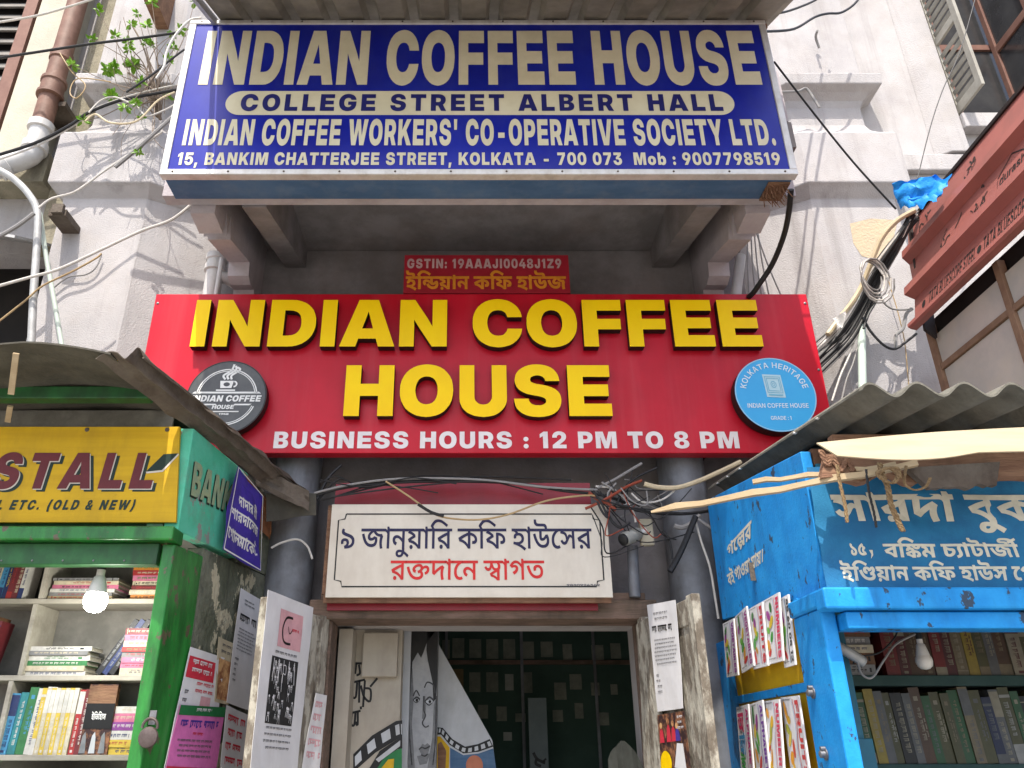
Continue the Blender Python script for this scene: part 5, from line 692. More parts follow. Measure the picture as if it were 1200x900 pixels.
# dark unglazed opening under a tin hood at the far left
boxes('shade_backing', M['dark'], bld, (-5.8, -4.1, 7.4, 7.5, 4.6, 6.45), (-5.8, -5.705, 7.0, 7.4, 4.6, 6.45), (-5.8, -4.1, 7.31, 7.4, 6.355, 6.45))  # near-black sheets put the shade inside the opening into the colour
mb = MB()
mb.hexa([(-5.9, 6.2, 6.28), (-4.28, 6.2, 5.98), (-4.28, 7.0, 6.40), (-5.9, 7.0, 6.70), (-5.9, 6.2, 6.31), (-4.28, 6.2, 6.01), (-4.28, 7.0, 6.43), (-5.9, 7.0, 6.73)])
mb.build('tin_hood', M['conduit'], bld)
# balcony slab over the entrance and its stepped brackets
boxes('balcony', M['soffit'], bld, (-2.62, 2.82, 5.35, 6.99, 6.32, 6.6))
boxes('balcony_parapet', M['lav'], bld, (-2.5, 2.66, 5.22, 5.34, 5.70, 7.3), (-2.62, -2.5, 5.35, 7.0, 6.61, 7.2), (2.66, 2.8, 5.35, 7.0, 6.61, 7.2))
def bracket(x0, x1):
    prof = [(5.345, 5.62), (5.60, 5.60), (5.62, 5.84), (5.70, 5.64), (5.73, 5.88), (5.80, 5.68), (6.40, 5.84), (6.42, 5.70), (6.52, 5.66), (6.64, 5.68), (6.66, 5.5), (6.85, 5.3), (6.89, 5.3), (6.89, 6.318), (5.345, 6.318)]
    mb = MB(); mb.prism([(x0, y, z) for y, z in prof], (x1 - x0, 0, 0))
    return mb.build('bracket', M['lav'], bld)
bracket(-2.30, -2.10); bracket(2.28, 2.48)
for x in (-1.88, 1.88):
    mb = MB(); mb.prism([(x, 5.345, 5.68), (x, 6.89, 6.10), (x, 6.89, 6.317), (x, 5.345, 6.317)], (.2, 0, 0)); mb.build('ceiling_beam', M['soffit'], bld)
# a patch of tan plaster on the right pilaster
mb = MB(); P_ = [PY(x, y, 6.597) for x, y in [(996, 262), (1020, 256), (1052, 258), (1046, 285), (1028, 305), (1010, 300), (1000, 285)]]; mb.add(P_, [tuple(range(7))]); mb.build('tan_patch', mat('tan_plaster_patch', (.50, .40, .27), (.44, .36, .26), 5, .8, .95, bump=.5, bscale=38), bld, fix=False)
# round columns beside the entrance
for x in (-1.5, 1.86):
    mb = MB(); mb.lathe((x, 6.66, 0), (0, 0, 1), [(.22, 0), (.22, .3), (.2, .32), (.2, 3.6), (.2, 5.0)], 28)
    mb.build('column', M['grey_col'], bld, smooth=True)
# weathered timber lintel and posts of the entrance
mb = MB()
mb.box(-1.28, 1.5, 6.5, 6.9, 2.55, 2.70); mb.box(-1.2, 1.42, 6.53, 6.9, 2.7, 2.76)
for x in (-.95, .1, .95): mb.box(x, x + .1, 6.56, 6.9, 2.765, 2.95)
mb.build('lintel', M['lintel'], bld, bevel=.008)
boxes('door_frame', M['lintel'], bld, (-1.22, -1.1, 6.58, 6.88, 0, 2.545), bevel=.006); boxes('door_frame', M['lintel'], bld, (1.36, 1.48, 6.58, 6.88, 0, 2.545), bevel=.006)

# entrance hall behind the doorway
room = MB()
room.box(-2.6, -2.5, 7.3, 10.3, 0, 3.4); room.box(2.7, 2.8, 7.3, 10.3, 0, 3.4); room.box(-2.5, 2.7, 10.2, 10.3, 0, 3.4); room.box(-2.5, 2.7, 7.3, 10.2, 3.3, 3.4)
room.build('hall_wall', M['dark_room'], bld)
def hall_panel(px, Y, th, m, name, parent=bld, floor=True):
    P = [PY(x, y, Y) for x, y in px]
    if floor:
        lo = max(P, key=lambda p: p.x); hi = min(P, key=lambda p: p.x)
        P = [p for p in P] + [Vector((lo.x, Y, 0)), Vector((hi.x, Y, 0))]
    mb = MB(); mb.prism(P, (0, th, 0)); return mb.build(name, m, parent)
mur = thing('painted_hall_wall', 'whitewashed wall inside the doorway painted with a grey face and a curling film strip', 'mural', (-.8, 7.4, 0))
hall_panel([(398, 737), (414, 737)], 6.95, .3, M['mural_cream'], 'jamb', mur)
hall_panel([(413.5, 735), (472, 735)], 7.2, .2, M['mural_cream'], 'wall_panel', mur)
boxes('wall_block', M['mural_cream'], mur, (PY(425, 760, 7.12).x, PY(466, 760, 7.12).x, 7.12, 7.198, PY(430, 793, 7.12).z, PY(430, 741, 7.12).z), bevel=.01)
hall_panel([(466, 737), (482, 737)], 7.45, .15, M['mural_white'], 'wall_panel', mur)
colm = hall_panel([(477, 737), (513, 737)], 7.5, .3, mat('pale_grey_paint', (.34, .35, .36), (.26, .27, .28), 9, .9, .8), 'painted_pier', mur)
hall_panel([(504, 737), (577, 868), (585, 930)], 7.8, .12, M['mural_white'], 'stair_wall', mur)
def mural_shape(Y, pts, m, name='painting', lift=.003, parent=mur):
    mb = MB(); P = [PY(x, y, Y) for x, y in pts]
    tri = tessellate_polygon([[Vector((p.x, p.z, 0)) for p in P]])
    mb.add([p + Vector((0, -lift, 0)) for p in P], [tuple(t) for t in tri]); return mb.build(name, m, parent, fix=False)
ink_k = M['ink_black']
# the painted face on the pier (hair, brows, eyes, nose, lips)
mb = MB(); FP = frontal(478, 737, 512, 900, 7.5, xr=820)
for pts in ([(.02, .98), (.9, .98), (.62, .9), (.5, .82), (.42, .78), (.3, .82), (.12, .75), (.06, .45), (.02, .45)],
            [(.62, .98), (1, .98), (1, .62), (.97, .48), (.88, .46), (.84, .60), (.66, .76), (.6, .84)]):
    ngon(mb, FP, pts, .003)
mb.build('painting', ink_k, colm, fix=False); mb = MB()
for cu, cv, ru, rv in ((.30, .47, .11, .022), (.74, .46, .15, .032)): 
    stroke(mb, FP, [(cu - ru, cv), (cu, cv + rv), (cu + ru, cv + rv * .3)], .014, .004, None, 5); stroke(mb, FP, [(cu - ru, cv), (cu, cv - rv * .8), (cu + ru, cv + rv * .3)], .008, .004, None, 5)
for pts in ([(.56, .56), (.66, .60), (.86, .58), (.94, .52)], [(.18, .50), (.28, .54), (.4, .50)], [(.55, .5), (.56, .4), (.62, .36), (.52, .31), (.62, .28), (.74, .29)],
            [(.42, .125), (.52, .14), (.64, .132), (.80, .15)], [(.5, .09), (.62, .08), (.72, .095)], [(.98, .5), (.97, .2), (.9, .02)], [(.03, .6), (.06, .3), (.2, .02)]):
    stroke(mb, FP, pts, .011, .004, None, 5)
mb.build('painting', mat('soot_grey_paint', (.03, .03, .032), (.075, .075, .08), 20, .9, .8), colm, fix=False)
mb = MB()
for cu, cv, ru, rv in ((.30, .47, .085, .010), (.74, .46, .12, .013)): mb.add(ellipse_poly(FP, cu, cv, ru, rv, 16, .005), [tuple(range(16))])
mb.build('painting', M['mural_white'], colm, fix=False)
mb = MB()
for cu, cv in ((.31, .47), (.76, .46)): mb.add(ellipse_poly(FP, cu, cv, .05, .011, 12, .0065), [tuple(range(12))])
mb.build('painting', ink_k, colm, fix=False)
mb = MB()
for pts in ([(.0, .72), (.13, .70), (.2, .5), (.16, .3), (.24, .14), (.3, 0), (0, 0)], [(.52, .5), (.6, .5), (.63, .4), (.6, .33), (.5, .34)], [(.9, .44), (1, .5), (1, 0), (.72, 0), (.86, .2)], [(.36, .08), (.8, .1), (.7, .03), (.46, .02)], [(.42, .125), (.54, .165), (.62, .155), (.70, .17), (.80, .15), (.72, .09), (.54, .08)]):
    ngon(mb, FP, pts, .0015)
mb.build('painting', mat('mid_grey_paint', (.13, .135, .14), (.19, .195, .2), 14, .9, .8), colm, fix=False)
# film strip with its square holes
def film(Y, top, bot, n, parent):
    mural_shape(Y, top + bot[::-1], ink_k, 'film_strip', .004)
    T = spline([PY(x, y, Y) for x, y in top], 6); B2 = spline([PY(x, y, Y) for x, y in bot], 6)
    mb = MB(); N = len(T) - 1
    for i in range(n):
        a = (i + .22) / n; b = (i + .78) / n
        q = lambda L, t: L[min(int(t * N), N - 1)].lerp(L[min(int(t * N), N - 1) + 1], t * N - int(t * N))
        f = lambda t, w: q(B2, t).lerp(q(T, t), w) + Vector((0, -.007, 0))
        mb.add([f(a, .22), f(b, .22), f(b, .78), f(a, .78)], [(0, 1, 2, 3)])
    mb.build('film_hole', M['mural_white'], mur, fix=False)
film(7.2, [(414, 884), (436, 862), (464, 845), (471.5, 844)], [(414, 905), (440, 882), (466, 866), (471.5, 866)], 5, mur)
film(7.2, [(430, 905), (445, 880), (466, 866), (471.5, 866)], [(438, 907), (450, 888), (466, 878), (471.5, 877)], 1, mur)
film(7.8, [(511, 852), (519, 853), (530, 866), (545, 875), (560, 872), (574, 866)], [(511, 861), (517, 861), (527, 873), (543, 883), (561, 881), (578, 875)], 11, mur)
mural_shape(7.2, [(437, 905), (450, 886), (471, 876), (471, 905)], M['green_print'] if 'green_print' in M else M['paper_green'])
mural_shape(7.2, [(447, 900), (455, 890), (462, 889), (461, 902)], M['yellow_board'], lift=.005)
mural_shape(7.8, [(510.5, 863), (516, 863), (527, 876), (526, 905), (510.5, 905)], M['yellow_board'])
mural_shape(7.8, [(513, 872), (517, 869), (523, 880), (522, 900), (513, 903)], M['old_wood'], lift=.005)
mural_shape(7.8, [(527.5, 876), (543, 885), (561, 883), (578, 877), (582, 905), (527.5, 905)], M['blue_board'])
mb = MB(); P_ = frontal(546, 885, 566, 905, 7.8); mb.add(ellipse_poly(P_, .5, .4, .5, .6, 20, .005), [tuple(range(20))]); mb.build('painting', ink((.45, .16, .09)), mur, fix=False)
# brush-written words on the cream wall, as loose strokes
mb = MB(); BP = frontal(408, 775, 441, 860, 7.2)
for pts in ([(.1, .97), (.35, .97)], [(.15, .97), (.13, .82)], [(.25, .95), (.3, .83), (.18, .8)], [(.04, .7), (.5, .74)], [(.08, .72), (.06, .52), (.2, .5), (.22, .7)], [(.3, .73), (.33, .42)], [(.36, .66), (.5, .5), (.72, .44), (.72, .6), (.5, .62)], [(.7, .64), (.95, .76)],
            [(.5, .73), (.48, .36)], [(.08, .28), (.4, .31)], [(.1, .3), (.08, .14), (.2, .12), (.22, .28)], [(.3, .3), (.32, .12), (.24, .16)], [(.4, .37), (.41, .33)]):
    stroke(mb, BP, pts, .018, .004, None, 4)
mb.build('painting', ink_k, mur, fix=False)
# faded notices pinned in rows on the dark wall of the hall
for k, (x0, y0, x1, y1) in enumerate([(507, 748, 515, 771), (518, 750, 527, 772), (530, 748, 544, 771), (550, 749, 564, 771), (570, 749, 584, 772), (590, 749, 604, 772), (612, 752, 626, 772),
        (526, 784, 543, 811), (550, 788, 563, 811), (570, 788, 584, 811), (592, 790, 602, 809), (611, 788, 624, 812), (634, 752, 648, 770), (660, 755, 671, 775), (693, 800, 703, 815), (650, 800, 664, 820), (716, 802, 724, 814), (590, 858, 600, 868), (560, 826, 572, 842), (582, 828, 594, 845), (648, 832, 660, 846), (668, 790, 682, 808), (674, 824, 684, 842), (694, 756, 708, 776), (716, 754, 728, 772), (700, 835, 714, 850), (604, 836, 616, 846)]):
    P_ = frontal(x0, y0, x1, y1, 10.2)
    mm = ink((.16, .11, .045)) if k == 7 else (ink((.26, .27, .24)) if k in (10, 17) else M['notice'])
    lab = 'brownish notice pinned on the dark wall inside the entrance beside the painted stair edge' if k == 7 else ('small pale card pinned on the dark wall inside the entrance' if k in (10, 17) else 'dim faded notice pinned on the dark wall inside the entrance')
    cat, grp = 'notice', ('pale cards on the hall wall' if k in (10, 17) else ('faded notices on the hall wall' if k != 7 else None))
    o = slab(P_, .008, mm, 'wall_notice', label=lab, cat=cat, group=grp)
for zz in (2.55, 2.95, 3.2): boxes('wall_rail', M['lintel'], bld, (-2.49, 2.69, 10.16, 10.199, zz, zz + .05))
for xx in (-.3, .62, 1.5): boxes('wall_conduit', M['grey_col'], bld, (xx, xx + .035, 10.15, 10.155 + .004, .1, 3.29))
boxes('tube_fitting', M['mural_white'], bld, (.9, 1.5, 9.9, 9.95, 3.2, 3.26))
P_ = frontal(621, 818, 643, 905, 9.4); P_.c[2].z = 0; P_.c[3].z = 0
st = thing('standing_board', 'tall pale grey board with a dark bird mark standing in the dark hall', 'board', (P_.pt(.5, 0)))
slab(P_, .03, mat('pale_blue_grey_board', (.13, .155, .155), (.10, .125, .125), 3, .8, .8), 'panel', st)
mb = MB(); 
q = Patch(PY(622, 880, 9.365), PY(642, 880, 9.365), PY(642, 900, 9.365), PY(622, 900, 9.365))
stroke(mb, q, [(.15, .9), (.35, .55), (.7, .35), (.85, .3)], .03, .002, None, 5); stroke(mb, q, [(.35, .55), (.3, .25), (.6, .1)], .03, .002, None, 5); stroke(mb, q, [(.7, .35), (.9, .55)], .02, .002)
mb.build('bird_mark', M['ink_black'], st, fix=False)
mb = MB(); c0 = PY(737, 905, 6.95)
mb.grid(lambda u, v: (c0.x - .14 + .3 * u, 6.95 + .12 * math.cos(u * 3) * (1 - v * .4) + .022 * math.sin(u * 17 + v * 2), 1.0 + (c0.z - 1.0 + .22) * v * (1 - .35 * (2 * u - .75) ** 2) + .01 * math.sin(u * 20) * v), 14, 10, None, .03, (0, 1, 0))
mb.build('cloth_bundle', mat('grey_green_cloth', (.085, .09, .075), (.06, .062, .05), 6, .9, .9), None, smooth=True, label='grey green cloth bundle hanging just inside the entrance by the door frame', cat='cloth')

# ------------------------------------------------------------------ corrugated canopy over the blue signboard
cn = thing('tin_canopy', 'corrugated tin canopy sloping out over the top of the blue signboard', 'canopy', (0.1, 5.0, 7.35))
def ribbed(xs, heights, y0, z0, y1, z1, th):
    """sheet whose folds run from (y0, z0) to (y1, z1)"""
    mb = MB(); n = len(xs)
    vs = []
    for y, z in ((y0, z0), (y1, z1)):
        vs += [(x, y, z + h) for x, h in zip(xs, heights)]
    vs += [(a, b, c + th) for a, b, c in vs]
    fs = []
    for i in range(n - 1):
        fs += [(i, i + 1, n + i + 1, n + i), (2 * n + i, 3 * n + i, 3 * n + i + 1, 2 * n + i + 1), (i, 2 * n + i, 2 * n + i + 1, i + 1), (n + i, n + i + 1, 3 * n + i + 1, 3 * n + i)]
    fs += [(0, n, 3 * n, 2 * n), (n - 1, 3 * n - 1, 4 * n - 1, 2 * n - 1)]
    mb.add(vs, fs); return mb
xs, hs = [], []; x = -2.16
while x < 2.42:
    xs += [x, x + .20, x + .235, x + .315]; hs += [0, 0, .07, .07]; x += .35
xs.append(2.43); hs.append(0)
ribbed(xs, hs, 3.75, 6.72, 5.6, 7.72, .004).build('sheet', M['canopy_tin'], cn)
ribbed([2.445, 2.62], [.03, .03], 3.75, 6.72, 5.6, 7.72, .004).build('sheet', M['canopy_tin'], cn)
mb = MB()
mb.beam((-2.19, 3.75, 6.68), (-2.19, 5.6, 7.68), .035, .07); mb.build('edge_angle', M['conduit'], cn)
mb = MB()
for y, z in ((3.95, 6.78), (5.0, 7.345)): mb.beam((-2.15, y, z), (2.6, y, z), .05, .05)
mb.build('purlin', M['old_wood'], cn)

# ================================================================== SIGNS
# ---- blue signboard on the balcony front
YB = 4.9
S = frontal(187, 25, 935, 205.5, YB)
sb = thing('blue_signboard', 'large blue signboard with cream capitals naming the coffee house, on the balcony front', 'signboard', S.pt(.5, 0))
x0, x1, z0, z1 = S.c[3].x, S.c[2].x, S.c[3].z, S.c[0].z
boxes('panel', M['blue_vinyl'], sb, (x0 + .05, x1 - .05, YB, YB + .05, z0 + .05, z1 - .04))
boxes('frame', M['alu'], sb, (x0, x1, YB - .015, YB + .06, z0, z0 + .052), (x0, x1, YB - .015, YB + .06, z1 - .042, z1), (x0, x0 + .055, YB - .012, YB + .06, z0 + .053, z1 - .043), (x1 - .055, x1, YB - .012, YB + .06, z0 + .053, z1 - .043), bevel=.006)
boxes('box_back', M['blue_board'], sb, (x0 + .02, x1 - .02, YB + .062, YB + .30, z0 + .005, z1 - .01), bevel=.008)
mb = MB()
for i in range(60):
    a = Vector((x1 - .05 - rnd.random() * .16, YB + .1 + rnd.random() * .18, z0 - .01))
    mb.tube([a, a + Vector((rnd.uniform(-.03, .05), rnd.uniform(-.03, .03), -rnd.uniform(.01, .09)))], .004, 4)
mb.box(x1 - .2, x1 - .03, YB + .08, YB + .302, z0 - .012, z0 + .003)
mb.build('rotten_corner', M['old_wood'], sb)
mb = MB()
for k in range(12):
    for z in (z0 + .026, z1 - .02): mb.lathe((x0 + .1 + k * (x1 - x0 - .2) / 11, YB - .016, z), (0, -1, 0), [(.009, 0), (.008, .003), (.002, .005)], 8)
mb.build('screw', M['rust'], sb)
T = lambda a, b, c, d, fn, s, m, par, Y=YB, nm='lettering', **k: text(frontal(a, b, c, d, Y), fn, s, nm, m, par, **k)
T(232, 36.5, 893.5, 99.5, 'H', 'INDIAN COFFEE HOUSE', M['cream_vinyl'], sb, spacing=9)
pl = frontal(262, 107, 863, 135, YB); hh = (pl.c[0].z - pl.c[3].z) / 2; mb = MB(); pts = []
for i in range(17): a = R(90 + 180 * i / 16); pts.append((pl.c[3].x + hh + hh * math.cos(a), pl.c[3].z + hh + hh * math.sin(a)))
for i in range(17): a = R(-90 + 180 * i / 16); pts.append((pl.c[2].x - hh + hh * math.cos(a), pl.c[3].z + hh + hh * math.sin(a)))
mb.add([(x, YB - .003, z) for x, z in pts], [tuple(range(34))]); mb.build('name_band', M['cream_vinyl'], sb, fix=False)
T(281, 111, 848, 130.5, 'H', 'COLLEGE STREET ALBERT HALL', M['navy'], sb, lift=.006, spacing=40)
T(213, 140, 910, 170.5, 'H', "INDIAN COFFEE WORKERS' CO-OPERATIVE SOCIETY LTD.", M['cream_vinyl'], sb, spacing=18)
T(207, 179, 915.5, 193.5, 'H', '15, BANKIM CHATTERJEE STREET, KOLKATA - 700 073  Mob : 9007798519', M['cream_vinyl'], sb, spacing=22)

# ---- red signboard with raised yellow letters
YR = 6.3
S = frontal(170, 344.5, 981, 531, YR)
S2a, S2b = PY(183, 345, YR), PY(945, 345, YR)
x0, x1, z0, z1 = S2a.x, S2b.x, S.c[3].z, S.c[0].z
rs_ = thing('red_signboard', 'big red signboard with raised yellow letters and opening hours over the entrance', 'signboard', ((x0 + x1) / 2, YR, z0))
boxes('panel', M['red'], rs_, (x0, x1, YR, YR + .12, z0, z1), bevel=.006)
boxes('support_frame', M['dark'], rs_, (-2.2, 2.4, 6.425, 6.5, 3.95, 4.05), (-2.2, 2.4, 6.425, 6.5, 5.2, 5.3), (-2.1, -2.0, 6.5, 6.9, 3.96, 4.04), (2.0, 2.1, 6.5, 6.9, 3.96, 4.04))
def raised(px, s, skip=' '):
    """every raised letter is a mesh of its own: yellow face, black sides, standing off the board"""
    P_ = frontal(*px, YR - .095)
    lay, xa, xb, ya, yb = layout('H', s, 7, .95)
    off = .03
    for t, gx, parts in lay:
        mb = MB()
        place = lambda x, y, n: P_.pt((x - xa) / (xb - xa), (y - ya) / (yb - ya), n)
        letter_mesh(mb, place, parts, gx, .08, -.08, 0, 1)
        mb.build('letter', [M['yellow'], M['black_side']], rs_, fix=False)
raised((222, 351.5, 895, 406), 'INDIAN COFFEE')
raised((402, 428, 718, 487.5), 'HOUSE')
T(320, 506, 867, 525.5, 'H', 'BUSINESS HOURS : 12 PM TO 8 PM', M['white_letters'], rs_, YR, spacing=20, lift=.004)
mb = MB()
for i in range(9):
    z = z0 + .1 + i * .17
for x in (x0 + .03, x1 - .03):
    for z in (z0 + .1, (z0 + z1) / 2, z1 - .1): mb.lathe((x, YR, z), (0, -1, 0), [(.012, 0), (.012, .004), (.004, .008)], 10)
mb.build('screw', M['steel'], rs_)

# ---- small tax number board above it
S = frontal(472.5, 299, 668.5, 344, YR + .02)
gs = thing('tax_number_board', 'small dark red board with tax number and orange Bengali words, above the yellow letters', 'sign', S.pt(.5, 0))
a, b = S.c[3], S.c[1]
boxes('panel', M['maroon_sign'], gs, (a.x, b.x, YR + .02, YR + .05, a.z + .002, b.z))
T(477, 303.5, 658, 314.5, 'H', 'GSTIN: 19AAAJI0048J1Z9', M['grey_letters'], gs, YR + .02, spacing=30)
AA, II, EE, UU, YY, RR = '\u09be', '\u09bf', '\u09c7', '\u09c1', '\u09df', '\u09dc'
T(475, 324, 664, 339, 'B', ['ই', II, 'nD', YY, AA, 'ন', ' ', 'ক', II, 'ফ', ' ', 'হ', AA, 'উ', 'জ'], M['orange_letters'], gs, YR + .02)

# ---- round black plaque with the cup
def disc(px, Y, th, mface, mside, name, label):
    P_ = frontal(px[0], px[1], px[2], px[3], Y, xr=(px[1] + px[3]) / 2)
    c = P_.pt(.5, .5); rx = (P_.c[1].x - P_.c[0].x) / 2; rz = (P_.c[0].z - P_.c[3].z) / 2; r = (rx + rz) / 2
    t = thing(name, label, 'plaque', (c.x, Y + th, c.z - r))
    mb = MB(); n = 72
    vs = [(c.x + r * math.cos(2 * math.pi * i / n), Y, c.z + r * math.sin(2 * math.pi * i / n)) for i in range(n)]
    vs += [(x, Y + th, z) for x, y, z in vs]
    mb.add(vs, [tuple(range(n))], 0); mb.add(vs, [(i, (i + 1) % n, n + (i + 1) % n, n + i) for i in range(n)], 1); mb.add(vs, [tuple(range(n, 2 * n))], 1)
    mb.build('disc', [mface, mside], t)
    q = Patch((c.x - r, Y, c.z + r), (c.x + r, Y, c.z + r), (c.x + r, Y, c.z - r), (c.x - r, Y, c.z - r))
    rim = MB(); ring(rim, q, .5, .5, .497, .485, .001, 72); rim.build('rim', mside if mface is M['charcoal'] else mat('pale_rim', (.3, .55, .72), rough=.4), t, fix=False)
    return t, q
def ring(mb, q, cu, cv, ra, rb, lift, n=48, a0=0, a1=360):
    vs = []
    for i in range(n + 1):
        a = R(a0 + (a1 - a0) * i / n)
        vs += [q.pt(cu + ra * math.cos(a), cv + ra * math.sin(a), lift), q.pt(cu + rb * math.cos(a), cv + rb * math.sin(a), lift)]
    mb.add(vs, [(2 * i, 2 * i + 1, 2 * i + 3, 2 * i + 2) for i in range(n)])
bp, q = disc((217, 424, 313, 508), YR - .12, .09, M['charcoal'], M['black_side'], 'round_plaque', 'round black plaque with a steaming cup and white lettering, on the red board')
mb = MB(); W = M['white_paint']
ring(mb, q, .5, .5, .385, .37, .003, 40, 8, 172); ring(mb, q, .5, .5, .36, .35, .003, 40, 8, 172); ring(mb, q, .5, .5, .385, .37, .003, 40, 200, 340); ring(mb, q, .5, .5, .36, .35, .003, 40, 200, 340)
ngon(mb, q, [(.07, .545), (.93, .545), (.90, .57), (.10, .57)]); ngon(mb, q, [(.62, .405), (.83, .405), (.80, .385), (.6, .385)]); ngon(mb, q, [(.17, .405), (.38, .405), (.40, .385), (.20, .385)])
ngon(mb, q, [(.36, .58), (.60, .58), (.60, .60), (.36, .60)])
ngon(mb, q, [(.41, .62), (.55, .62), (.57, .72), (.40, .72)]); ring(mb, q, .575, .675, .045, .025, .003, 20, -90, 90)
for dx in (0, .05, .1):
    stroke(mb, q, [(.46 + dx * .8, .74), (.43 + dx, .79), (.49 + dx, .84), (.53 + dx, .88), (.55 + dx * .4, .95 - dx * .4)], .018, .003, None, 5)
stroke(mb, q, [(.3, .30), (.68, .30)], .01)
mb.build('emblem', W, bp, fix=False)
mb = MB(); mb.add(ellipse_poly(q, .485, .67, .04, .028, 16, .005), [tuple(range(16))]); mb.build('emblem', M['charcoal'], bp, fix=False)
text(q.sub(.07, .93, .435, .52), 'H', 'INDIAN COFFEE', 'lettering', W, bp, slant=.015, spacing=8)
text(q.sub(.34, .61, .335, .39), 'H', 'HOUSE', 'lettering', W, bp, slant=.03)
text(q.sub(.44, .56, .255, .28), 'H', '1958', 'lettering', W, bp)
# ---- round blue heritage plaque
hp, q = disc((861, 420, 957, 505.5), YR - .13, .11, M['sky_blue'], M['black_side'], 'round_plaque', 'round sky blue heritage plaque with white lettering, at the end of the red board')
mb = MB(); W2 = mat('pale_blue_white', (.62, .74, .80), rough=.5)
lay, xa, xb, ya, yb = layout('S', 'KOLKATA HERITAGE', 20)
span = 156
for t, gx, parts in lay:
    letter_mesh(mb, lambda x, y, n: q.pt(.5 + (.36 + .075 * (y - ya) / (yb - ya)) * math.cos(R(90 + span / 2 - span * (x - xa) / (xb - xa))),
                                         .5 + (.36 + .075 * (y - ya) / (yb - ya)) * math.sin(R(90 + span / 2 - span * (x - xa) / (xb - xa))), n), parts, gx)
mb.build('lettering', W2, hp, fix=False)
text(q.sub(.13, .88, .315, .375), 'S', 'INDIAN COFFEE HOUSE', 'lettering', W2, hp)
text(q.sub(.39, .64, .155, .205), 'S', 'GRADE : 1', 'lettering', W2, hp)
mb = MB(); ngon(mb, q, [(.39, .46), (.62, .45), (.60, .76), (.37, .77)]); mb.build('emblem', mat('pale_emblem', (.42, .62, .70), rough=.6), hp, fix=False)
mb = MB()
e = Patch(q.pt(.37, .77), q.pt(.60, .76), q.pt(.62, .45), q.pt(.39, .46))
for k in (.1, .18): 
    stroke(mb, e, [(k, k + .1), (1 - k, k + .1), (1 - k, 1 - k), (k, 1 - k), (k, k + .1)], .006, .006)
ring(mb, e, .5, .56, .15, .12, .006, 20); ring(mb, e, .5, .56, .07, .05, .006, 16); stroke(mb, e, [(.12, .1), (.88, .1)], .012, .006)
mb.build('emblem', mat('blue_line_print', (.16, .42, .58), rough=.6), hp, fix=False)

# ---- white notice board over the door, and the dark red board it hangs on
YW = 6.34
S = frontal(381, 591, 718.5, 700, YW)
wb = thing('notice_board', 'cream notice board with dark blue and red Bengali lines, over the doorway', 'sign', S.pt(.5, 0))
a, b = S.c[3], S.c[1]
boxes('panel', M['board_white'], wb, (a.x, b.x, YW, YW + .03, a.z, b.z), bevel=.003)
boxes('frame', M['old_wood'], wb, (a.x - .02, b.x - .01, YW + .032, YW + .07, a.z - .035, a.z + .03), (a.x - .035, a.x + .03, YW + .032, YW + .07, a.z + .03, b.z))
mb = MB(); q = Patch((a.x, YW, b.z), (b.x, YW, b.z), (b.x, YW, a.z), (a.x, YW, a.z))
L = [(.05, .13), (.03, .19), (.03, .81), (.05, .83), (.055, .89), (.945, .89), (.95, .83), (.97, .81), (.97, .19), (.95, .17), (.945, .11), (.055, .11), (.05, .17), (.03, .19)]
L = [(.055, .89), (.945, .89), (.949, .835), (.972, .82), (.972, .18), (.949, .165), (.945, .11), (.055, .11), (.051, .165), (.028, .18), (.028, .82), (.051, .835), (.055, .89)]
stroke(mb, q, L, .011, .003); mb.build('border', M['ink_black'], wb, fix=False)
T(399, 619.5, 694.5, 643, 'M', ['৯', ' ', 'জ', AA, 'ন', UU, YY, AA, II, 'র', ' ', 'ক', II, 'ফ', ' ', 'হ', AA, 'উ', EE, 'স', 'র'], M['ink_blue'], wb, YW, wordgap=.9)
T(457, 657, 638.5, 679.5, 'M', ['র', 'kt', 'দ', AA, EE, 'ন', ' ', 'sb', AA, 'গ', 'ত'], M['ink_red'], wb, YW, wordgap=.9)
T(664, 684.5, 703, 687, 'H', '9830924362', M['ink_grey'], wb, YW)
S = frontal(384, 566, 700, 700, 6.46)
a, b = S.c[3], S.c[1]
boxes('backing_board', M['dark_red'], None, (a.x, b.x, 6.46, 6.49, a.z - .1, b.z), label='plain dark red board mounted behind the cream notice board over the door', cat='board')

# ================================================================== POSTED BILLS and other things round the doorway
def bill(px, plane, mat_, name, label, cat, group=None, thick=.002, off=.004, wav=.006, seed=0, nu=6, nv=10, parts=True):
    """a sheet pasted on a plane (point, normal); its four pixel corners give its true size there"""
    p, n = plane
    c = [PL(x, y, p, n) for x, y in px]
    P_ = Patch(*c)
    P_.c = [k + P_.n * off for k in P_.c]
    P_.fn = lambda u, v: wav * (noise.noise(Vector((u * 2.3 + seed, v * 2.9, seed * 1.7))) * .9 + .5 * abs(u - .5) * abs(v - .5) * 4)
    if parts: o = thing(name, label, cat, P_.pt(.5, 0), group)
    else: o = None
    mb = MB(); mb.grid(lambda u, v: P_.pt(u, v, 0), nu, nv, 0, thick, P_.n)
    s = mb.build('sheet' if parts else name, mat_, o, smooth=False, **({} if parts else dict(label=label, cat=cat, group=group)))
    return o, P_
def fill(P_, u0, u1, v0, v1, m, parent, name='print', lift=.004, nu=4, nv=6):
    mb = MB(); q = P_.sub(u0, u1, v0, v1)
    mb.grid(lambda u, v: P_.pt(u0 + (u1 - u0) * u, v0 + (v1 - v0) * v, lift), nu, nv)
    return mb.build(name, m, parent, fix=False)
def print_(P_, m, parent, rows, u0, u1, v0, v1, name='lettering', lift=.005, fill_=.5):
    mb = MB(); scribble(mb, P_, rows, u0, u1, v0, v1, lift, None, fill_); return mb.build(name, m, parent, fix=False)
